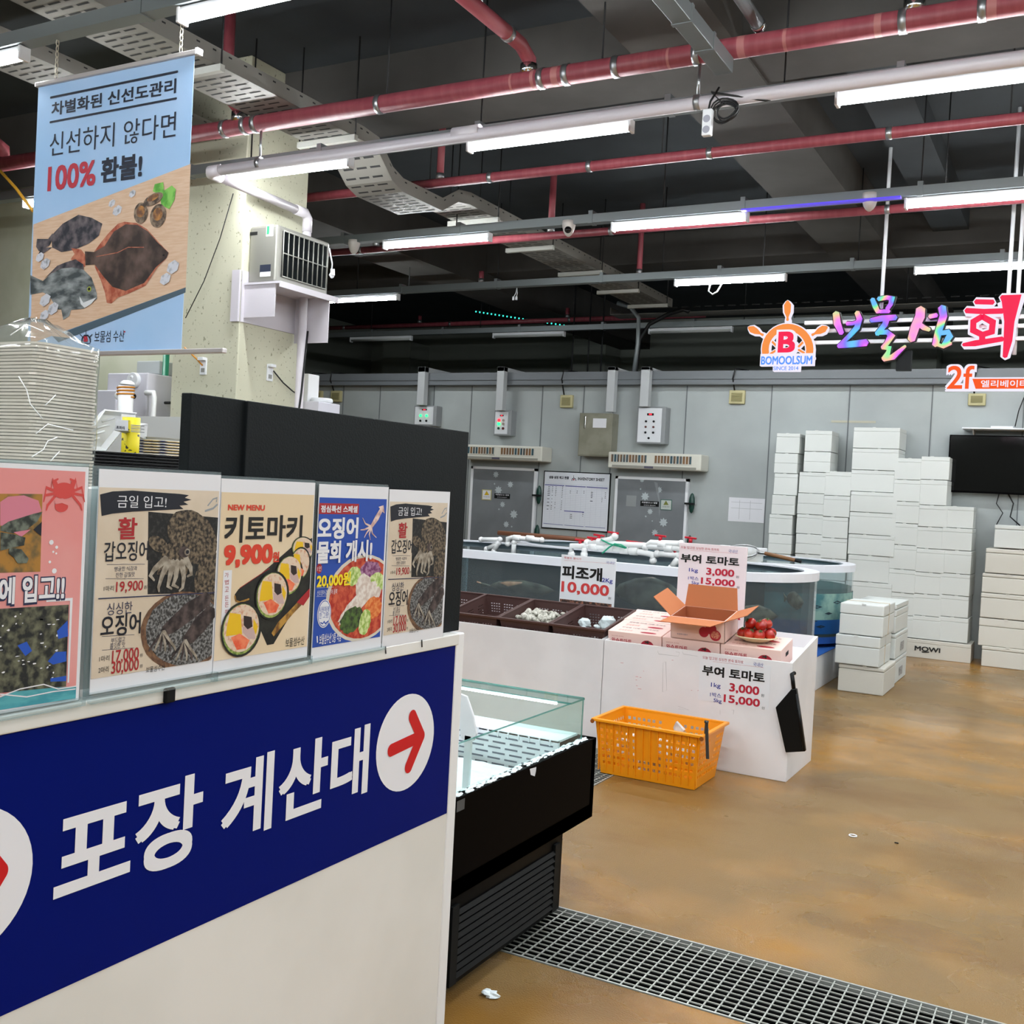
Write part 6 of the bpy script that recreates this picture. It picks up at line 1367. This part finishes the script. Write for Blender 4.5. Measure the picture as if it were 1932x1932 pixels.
for nm, pxc, wd, ys_, where, _x in cols:
    zz = [P(pxc-(y-900)*.05, y, 'y', YW).z for y in ys_]
    bot = .208 if nm in 'EFG' else 0
    zz = [z for z in zz if z > bot+.05]+[bot]
    for k in range(len(zz)-1):
        ytop = ys_[k]; xc = P(pxc-(ytop-900)*.05, ytop+5, 'y', YW).x
        if nm == 'A': xc = P(1485 if k < 2 else (1480 if k < 4 else 1476), 855 if k < 2 else 930, 'y', YW).x
        if nm == 'B': xc = P(1543 if k < 2 else 1531, 850 if k < 2 else 950, 'y', YW).x
        if nm == 'C': xc = P(1579, 930, 'y', YW).x
        w2 = wd/2
        lb = ('topmost' if k == 0 else ORD[k+1]+' from the top')
        fbox(xc-w2, xc+w2, YW, YW+.4, zz[k+1], zz[k], 'white foam box, %s of the %s' % (lb.replace(' from the top', ' from top'), where), GR, lid=(.5 if nm in 'AB' and k % 2 else .2))
t = fbox(-1.95, -1.04, YW-.02, YW+.4, 0, .205, 'wide foam box with black brand lettering at the stack foot', GR, m=foam2, jx=0)
t2_ = Art('y', YW-.04, .002, (1500, 950, 4.472)); t2_.t('MOWI', 1008, 1198, 1222, 1262, mat('ink_box', '#1c1d1e', .6), 1, .03); t2_.stroke([(1070, 1252), (1128, 1254)], .012, MATS['ink_box'], 1, 'lettering'); t2_.build(t)
for k, (xl, yt_, yb_) in enumerate(((1878, 989, 1033), (1861, 1033, 1080), (1853, 1080, 1117), (1852, 1117, 1164), (1848, 1164, 1217), (1854, 1217, 1259))):
    a = P(xl, yt_, 'y', 12.2); z1 = P(xl, yt_, 'y', 12.2).z; z0_ = max(0, P(xl, yb_, 'y', 12.2).z) if k < 5 else 0
    fbox(a.x, a.x+.62, 12.2, 12.62, z0_, z1, 'broad cream foam box, %s, in the stack below the television' % ('topmost' if k == 0 else (ORD[k+1]+' from the top' if k < 5 else 'lowest')), 'foam boxes under the television', m=foam if k == 0 else foam2, lid=.3 if k == 4 else .2)
# front stacks
def printed(t, A, lab):
    A.build(t)
x0, x1 = -1.85, -1.47
b1_ = fbox(x0, x1, 9.47, 10.08, 0, .24, 'foam box with printed label and red dashes, bottom of the nearer stack', 'foam boxes in front of the wall stack', m=foam2, lid=.16, jx=0)
A = Art('y', 9.466, .001, (1560, 1040, 6.9)); ig = mat('ink_labelgrey', '#4a4a4a', .6)
for r_ in range(4): A.rect(492, 1650+r_*24, 590-(r_ == 2)*20, 1664+r_*24, ig, 1, 'label_print')
for r_ in range(8): A.rect(380, 1605+r_*18, 412, 1608+r_*18, gy, 1, 'label_print')
A.stroke([(220, 1650), (256, 1646)], .003, rd_, 1, 'label_print'); A.stroke([(220, 1672), (252, 1670)], .003, rd_, 1, 'label_print'); A.rect(360, 1810, 535, 1835, gy, 1, 'hand_slot'); A.build(b1_)
fbox(-1.885, -1.515, 9.45, 10.02, .242, .50, 'taped foam box in the middle of the nearer stack', 'foam boxes in front of the wall stack', tape=True, lid=.38, jx=0)
fbox(-1.865, -1.50, 9.46, 10.03, .502, .775, 'taped foam box on top of the nearer stack', 'foam boxes in front of the wall stack', tape=True, lid=.36, jx=0)
J = [(0, .235), (.237, .47), (.472, .69), (.692, .74)]
for k, (a_, b_) in enumerate(J):
    t = fbox(-1.88, -1.49+(.0 if k < 2 else -.01), 10.14, 10.86, a_, b_, 'foam box in the farther front stack, ' + ('lowest, dark side print', 'second from floor, dark side print', 'third from floor, grooved lid', 'topmost flat lid')[k], 'foam boxes behind the taped stack', lid=.3 if k == 2 else .18, jx=0)
    if k < 2:
        A = Art('x', -1.488, .001); z_ = a_
        A.uvpoly([(10.42, z_+.05), (10.62, z_+.05), (10.62, z_+.13), (10.42, z_+.13)], mat('print_sidegrey', '#77777a', .6, c2='#c0c0c0', nscale=60), 1, 'side_print'); A.build(t)

# ================================================================== GREY WALL FITTINGS
YC = 12.75
dm = mat('cold_door', '#7b7f83', .4, c2='#707478', nscale=2)
def cold_door(n, px_tl, px_tr, label_sets):
    a, b = P(*px_tl, 'y', YC-.06), P(*px_tr, 'y', YC-.06)
    d = tag(MB().box(a.x, b.x, YC-.05, YC-.005, .02, a.z).build('door_%d' % n, dm), kind='structure')
    m = MB(); w_ = .035; m.box(a.x-w_, a.x, YC-.06, YC, 0, a.z+w_).box(b.x, b.x+w_, YC-.06, YC, 0, a.z+w_).box(a.x-w_, b.x+w_, YC-.06, YC, a.z, a.z+w_); m.build('door_frame', wplas, d)
    for z in (1.55, 1.02): 
        o = MB().ball((b.x+.1, YC-.08, z), .05, 12, sc=(.8, .6, 2.6)).build('door_latch', mat('latch_green', '#163c34', .35), d); MB().box(b.x+.02, b.x+.14, YC-.13, YC-.08, z-.02, z+.005).build('latch_strike', blackm, d)
    return d
d1 = cold_door(1, (893, 884), (1008, 888), None); d2 = cold_door(2, (1166, 903), (1294, 908), None)
snow = mat('snow_sticker', '#b3bcc0', .5)
def flakes(d, cx_list, crop, Yp):
    A = Art('y', Yp, .0015, crop)
    for x, y, r_ in cx_list:
        c = A.q(x, y); rr1 = abs(A.q(x+r_, y)[0]-c[0])
        A.uvpoly([(c[0]+rr1*(.62 if k % 2 else 1)*math.cos(R(k*22.5)), c[1]+rr1*(.62 if k % 2 else 1)*math.sin(R(k*22.5))) for k in range(16)], snow, 1, 'snowflake_stickers')
    return A
A = flakes(d2, [(1233, 165, 30), (1440, 285, 40), (1270, 365, 52), (1330, 548, 36), (1492, 680, 55), (1388, 805, 42), (1215, 275, 12), (1278, 607, 12), (1357, 663, 9)], (1020, 880, 6.44), YC-.052)
A.rect(1215, 415, 1437, 492, blackm, 2, 'door_plate'); A.t('저온창고 2 / 냉장', 1232, 425, 1420, 456, paper, 3, .02, 'door_plate_lettering'); A.t('관계자외 출입금지', 1255, 462, 1395, 484, paper, 3, 0, 'door_plate_lettering')
A.rect(1460, 400, 1592, 534, mat('sticker_green', '#1f5a4c', .5), 2, 'notice_sticker'); A.rect(1467, 408, 1585, 527, mat('sticker_pale', '#b5bdb8', .5), 2.5, 'notice_sticker'); A.poly([(1525, 415), (1557, 468), (1492, 468)], mat('warn_olive', '#6f7430', .5), 3, 'notice_sticker'); A.t('미끄럼 주의', 1485, 482, 1565, 500, ink, 3, 0, 'notice_sticker'); A.rect(1045, 350, 1158, 488, mat('faded_patch', '#8f9394', .3), 1, 'faded_patch')
A.poly([(1380, 185), (1420, 200), (1460, 500), (1440, 620), (1430, 400)], mat('swoosh', '#868b8e', .45), .5, 'swoosh'); A.build(d2)
A = flakes(d1, [(370, 832, 22), (475, 905, 22), (388, 945, 28), (418, 1050, 20), (500, 1122, 30), (445, 1195, 22), (360, 900, 6), (392, 1085, 6), (485, 1212, 6)], (840, 680, 3.864), YC-.052)
A.rect(360, 968, 472, 1010, blackm, 2, 'door_plate'); A.t('저온창고 2 / 급냉', 368, 972, 465, 988, paper, 3, .02, 'door_plate_lettering'); A.t('관계자외 출입금지', 380, 993, 450, 1003, paper, 3, 0, 'door_plate_lettering')
A.rect(270, 940, 336, 1020, mat('sticker_yellow', '#b6b07a', .5), 2, 'notice_sticker'); A.rect(276, 946, 330, 1014, paper, 2.5, 'notice_sticker'); A.poly([(303, 950), (322, 982), (286, 982)], mat('warn_yellow', '#c9a820', .5), 3, 'notice_sticker'); A.t('미끄럼 주의', 282, 990, 324, 1000, ink, 3, 0, 'notice_sticker'); A.build(d1)
# inventory board
t = thing('inventory_board', 'white gridded inventory whiteboard between the two cold room doors', 'whiteboard', P(1087, 945, 'y', YC)); A = Art('y', YC-.02, .002, (1020, 880, 6.44))
a, b = A.q(42, 50), A.q(815, 805); MB().box(a[0], b[0], YC-.018, YC, b[1], a[1]).build('frame', blackm, t); MB().box(a[0]+.014, b[0]-.014, YC-.02, YC-.017, b[1]+.014, a[1]-.014).build('sheet', mat('board_white', '#dfe2ea', .3), t)
gl_ = mat('grid_grey', '#c2c6d2', .5); u0_, u1_, w0_, w1_ = a[0]+.04, b[0]-.04, b[1]+.06, a[1]-.17
for k in range(24): z = w0_+(w1_-w0_)*k/23; A.uvpoly([(u0_, z), (u1_, z), (u1_, z+.0018), (u0_, z+.0018)], gl_, 0, 'grid')
for k in range(13): x = u0_+(u1_-u0_)*k/12; A.uvpoly([(x, w0_), (x+.0018, w0_), (x+.0018, w1_), (x, w1_)], gl_, 0, 'grid')
A.t('냉동·냉장 재고 현황', 105, 112, 345, 158, ink, 1, .03); A.t('INVENTORY SHEET', 455, 132, 778, 182, ink, 1, .02); A.stroke([(380, 175), (385, 150), (403, 140), (425, 150), (430, 175)], .008, ink, 1); A.ell(404, 160, 9, 10, rd_, 1, 'lettering'); A.stroke([(404, 138), (403, 110)], .005, ink, 1)
pur = mat('ink_purple', '#6a6aa8', .5)
for x0_, y0_, x1_, y1_ in ((55, 222, 288, 235), (302, 236, 548, 250), (560, 250, 812, 266), (288, 540, 528, 556), (35, 690, 270, 712), (290, 712, 520, 732), (545, 732, 785, 750)): A.stroke([(x0_, y0_), (x1_, y1_)], .012 if y0_ < 600 else .006, pur, 1, 'ruled_lines')
for x_, n_, y_ in ((105, 14, 245), (148, 14, 245), (190, 14, 248), (268, 14, 250), (362, 2, 300), (445, 2, 300), (528, 2, 302), (625, 6, 315), (790, 4, 320), (372, 4, 562), (515, 4, 562), (748, 3, 385)):
    for k in range(n_):
        if rr.random() < .85: wd_ = rr.uniform(14, 30) if x_ in (105, 625, 372) else rr.uniform(6, 12); A.stroke([(x_-wd_/2-k*1.5, y_+k*21), (x_+wd_/2-k*1.5, y_+k*21+1.5)], .007, ink, 1, 'handwriting')
A.build(t)
t = thing('notice_sheet', 'white taped paper with a small grid, left of the foam box wall', 'notice', P(1408, 962, 'y', YC)); A = Art('y', YC-.004, .001)
a, b = P(1376, 938, 'y', YC), P(1441, 987, 'y', YC); MB().box(a.x, b.x, YC-.004, YC, b.z, a.z).build('sheet', paper, t)
for f in (.2, .45): A.uvpoly([(a.x+.03, a.z-(a.z-b.z)*f), (b.x-.03, a.z-(a.z-b.z)*f), (b.x-.03, a.z-(a.z-b.z)*f+.004), (a.x+.03, a.z-(a.z-b.z)*f+.004)], gy, 1, 'grid')
for f in (.3, .6): A.uvpoly([(a.x+(b.x-a.x)*f, b.z+.03), (a.x+(b.x-a.x)*f+.004, b.z+.03), (a.x+(b.x-a.x)*f+.004, a.z-.03), (a.x+(b.x-a.x)*f, a.z-.03)], gy, 1, 'grid')
A.build(t)
# air curtains
def aircurtain(label, tl, br, Yf=12.45):
    a, b = P(*tl, 'y', Yf), P(*br, 'y', Yf); x0, x1 = a.x, b.x; z1, z0 = a.z, b.z-.0
    t = thing('air_curtain', label, 'air curtain', ((x0+x1)/2, 12.6, z0)); iv = mat('ivory', '#cfcdc2', .4)
    MB().box(x0, x1, Yf, YC, z0, z1).build('casing', iv, t, bevel=.015)
    mid = (x0+x1)/2-.04
    for xa, xb in ((x0+.04, mid-.05), (mid+.05, x1-.12)):
        MB().box(xa, xb, Yf-.003, Yf, z0+.075, z1-.03).build('grille_back', mat('coil_teal', '#33505a', .5, c2='#7a5a3a', nscale=5, lo=.45, hi=.55, stretch=(3, 1, .2)), t)
        m = MB(); n = int((xb-xa)/.04)
        for k in range(n+1): x = xa+(xb-xa)*k/n; m.box(x-.004, x+.004, Yf-.008, Yf-.003, z0+.075, z1-.03)
        m.box(xa-.006, xb+.006, Yf-.008, Yf-.003, z1-.032, z1-.024).box(xa-.006, xb+.006, Yf-.008, Yf-.003, z0+.07, z0+.078); m.build('grille', iv, t)
    MB().box(x0+.06, x1-.06, Yf-.004, Yf, z0+.012, z0+.04).build('air_slot', mat('slot_ivory', '#8f8d84', .5), t)
    MB().box(mid-.08, mid+.04, Yf-.006, Yf, z0+.01, z0+.035).build('name_badge', mat('badge_violet', '#4a4658', .5), t)
    return t
aircurtain('ivory air curtain unit over the left cold room door', (868, 838), (1022, 871)); aircurtain('ivory air curtain unit over the right cold room door', (1148, 852), (1322, 889))
# control panels
def cpanel(label, tl, br, Yf, kind_):
    a, b = P(*tl, 'y', Yf), P(*br, 'y', Yf); x0, x1, z0, z1 = a.x, b.x, b.z, a.z; t = thing('control_panel', label, 'control panel', ((x0+x1)/2, Yf, z0))
    MB().box(x0, x1, Yf, YC, z0, z1).build('cabinet', mat('panel_grey', '#8d9092', .4), t, bevel=.008)
    MB().box(x0+.02, x1-.05, Yf-.008, Yf, z0+.02, z1-.02).build('door', mat('panel_face', '#d8dade', .4), t, bevel=.003)
    W_, H_ = x1-x0-.07, z1-z0
    def dot(fx, fz, r_, m_, nm): x, z = x0+.02+W_*fx, z0+H_*fz; MB().tube([(x, Yf-.008, z), (x, Yf-.02, z)], r_, 10).build(nm, m_, t)
    dsp = mat('display_red', '#b02030', .4, emis=.35); MB().box(x0+.02+W_*.38, x0+.02+W_*.66, Yf-.011, Yf-.007, z0+H_*.76, z0+H_*.82).build('display', blackm, t); MB().box(x0+.02+W_*.46, x0+.02+W_*.58, Yf-.013, Yf-.010, z0+H_*.775, z0+H_*.805).build('display_digits', mat('led_red', '#ff2030', .4, emis=3), t)
    lg = mat('led_green', '#20ff70', .4, emis=3); lr = MATS['led_red']
    if kind_ == 0:
        for fx in (.33, .66): dot(fx, .5, .018, lg, 'lamp'); dot(fx, .25, .016, blackm, 'knob')
    elif kind_ == 1:
        dot(.33, .6, .022, lr, 'lamp'); dot(.33, .46, .022, lg, 'lamp'); dot(.68, .6, .018, mat('lamp_off', '#a09088', .4), 'lamp'); dot(.68, .46, .018, MATS['lamp_off'], 'lamp'); dot(.33, .28, .018, mat('btn_green', '#184a34', .4), 'knob'); dot(.68, .28, .018, mat('btn_red', '#5a2422', .4), 'knob')
    else:
        for fz, m_ in ((.6, blackm), (.45, MATS.get('btn_red') or blackm), (.3, blackm)):
            for fx in (.35, .68): dot(fx, fz, .014, m_, 'knob')
        dot(.5, .15, .014, blackm, 'knob')
    return t
cpanel('control box with two green lamps, farthest left on the grey wall', (782, 765), (822, 804), 12.6, 0)
cpanel('small control box with red and green lamps between vents', (933, 774), (963, 822), 12.6, 1)
cpanel('tall white faced control box with six knobs right of the beige cabinet', (1203, 767), (1253, 838), 12.58, 2)
a, b = P(1094, 779, 'y', 12.55), P(1152, 862, 'y', 12.55); t = thing('breaker_cabinet', 'beige steel breaker cabinet with a latch between control boxes', 'cabinet', ((a.x+b.x)/2, 12.6, b.z)); bgm = mat('cabinet_beige', '#8a8879', .45, c2='#7e7c6c', nscale=6)
MB().box(a.x, b.x, 12.55, YC, b.z, a.z).build('cabinet_body', bgm, t, bevel=.006); MB().box(a.x+.015, b.x-.015, 12.542, 12.55, b.z+.015, a.z-.015).build('door', bgm, t, bevel=.003); MB().box(a.x+.07, a.x+.1, 12.53, 12.545, b.z+.36, b.z+.52).build('latch', chrome, t, bevel=.004); MB().box(a.x+.2, a.x+.39, 12.54, 12.543, a.z-.19, a.z-.07).build('paper_label', paper, t)
# vertical ducts
for k, (xl, xr, yb_, lb) in enumerate(((793, 806, 765, 'white cable duct above the leftmost control box'), (942, 955, 775, 'white cable duct above the small control box'), (1150, 1164, 778, 'white cable duct above the beige breaker cabinet'), (1213, 1229, 768, 'white cable duct above the tall control box'))):
    a, b = P(xl, 693, 'y', 12.55), P(xr, 693, 'y', 12.55); z0 = P(xl, yb_, 'y', 12.6).z; t = thing('cable_trunking', lb, 'cable duct', (a.x, 12.6, z0)); mm_ = mat('trunk_white', '#b9bcbe', .4)
    MB().box(a.x, b.x, 12.5, 12.6, z0, a.z).build('vertical_run', mm_, t, bevel=.003); MB().box(a.x, b.x, 12.5, 13.3, 3.202, a.z).build('roof_run', mm_, t, bevel=.003)
# vents
vm = mat('vent_cream', '#b9b186', .5)
for tl, br, lb in (((588, 737), (606, 758), 'cream square vent nearest the white bucket'), ((624, 737), (642, 758), 'cream square vent second from the pillar'), ((1057, 745), (1079, 769), 'cream square vent left of the beige breaker cabinet'), ((1376, 736), (1404, 762), 'cream square vent left of the hanging ship wheel sign'), ((1827, 742), (1859, 765), 'cream square vent under the orange floor sign')):
    a, b = P(*tl, 'y', 12.7), P(*br, 'y', 12.7); t = thing('wall_vent', lb, 'vent', ((a.x+b.x)/2, 12.72, b.z)); MB().box(a.x, b.x, 12.7, YC, b.z, a.z).build('frame', vm, t, bevel=.008)
    for k in range(5): z = b.z+.03+(a.z-b.z-.06)*k/5; MB().hexa([(a.x+.03, 12.69, z), (b.x-.03, 12.69, z), (b.x-.03, 12.70, z), (a.x+.03, 12.70, z)], [(a.x+.03, 12.698, z+.018), (b.x-.03, 12.698, z+.018), (b.x-.03, 12.70, z+.018), (a.x+.03, 12.70, z+.018)]).build('slat', mat('vent_slat', '#8f8860', .5), t)
    MB().tube([((a.x+b.x)/2-.03, 12.69, a.z), ((a.x+b.x)/2-.03, 12.6, 3.1), ((a.x+b.x)/2, 12.58, 3.22), ((a.x+b.x)/2+.1, 12.8, 3.22)], .01, 6).build('cable', tapeblack, t)
# television and shelf
a, b = P(1792, 820, 'y', 12.6), P(1790, 928, 'y', 12.6)
t = thing('television', 'large black television switched off on the grey wall at the right edge', 'television', (a.x+.6, 12.62, b.z)); tvx = a.x+1.22
MB().box(a.x, tvx, 12.6, 12.65, b.z, a.z).build('housing', blackp, t, bevel=.004); MB().box(a.x+.012, tvx-.012, 12.597, 12.6, b.z+.02, a.z-.012).build('screen', mat('screen_black', '#020203', .08), t); MB().box(a.x+.45, a.x+.75, 12.65, YC, b.z+.2, a.z-.2).build('wall_mount', blackm, t)
a, b = P(1815, 806, 'y', 12.45), P(1815, 806, 'y', 12.75)
t = thing('wall_shelf', 'thin white wall shelf above the television', 'shelf', (a.x+.5, 12.6, a.z)); MB().box(a.x, a.x+1.1, 12.45, YC, a.z-.015, a.z).build('board', wplas, t, bevel=.002)
for x in (a.x+.1, a.x+.95): MB().prism([(x, YC, a.z-.015), (x, YC, a.z-.13), (x, 12.5, a.z-.015)], (.01, 0, 0)).build('bracket', wplas, t)
t = thing('shelf_router', 'small flat white device lying on the wall shelf', 'router', (a.x+.35, 12.6, a.z)); MB().box(a.x+.28, a.x+.5, 12.52, 12.66, a.z, a.z+.025).build('body', wplas, t, bevel=.004)
tag(MB().tube([P(x, y, 'y', 12.7) for x, y in ((1886, 928), (1880, 950), (1892, 968), (1880, 990))], .006, 6).build('loose_cable', tapeblack), 'thin kinked black cable hanging left below the television', 'cable')
tag(MB().tube([P(x, y, 'y', 12.7) for x, y in ((1900, 928), (1912, 950), (1906, 975), (1925, 992))], .008, 6).build('loose_cable', tapeblack), 'thicker black cable pair hanging right below the television', 'cable')
tag(MB().tube([P(x, y, 'y', 12.7) for x, y in ((1932, 750), (1922, 775), (1915, 805))], .006, 6).build('loose_cable', tapeblack), 'thin black cable running down to the wall shelf', 'cable')
tag(MB().box(P(1568, 795, 'y', 12.74).x, P(1652, 796, 'y', 12.74).x, 12.745, 12.75, P(1568, 797, 'y', 12.74).z, P(1568, 793, 'y', 12.74).z).build('tape_remnant', mat('tape_beige', '#b4b09c', .5)), 'strip of old beige tape on the wall above the foam boxes', 'tape')
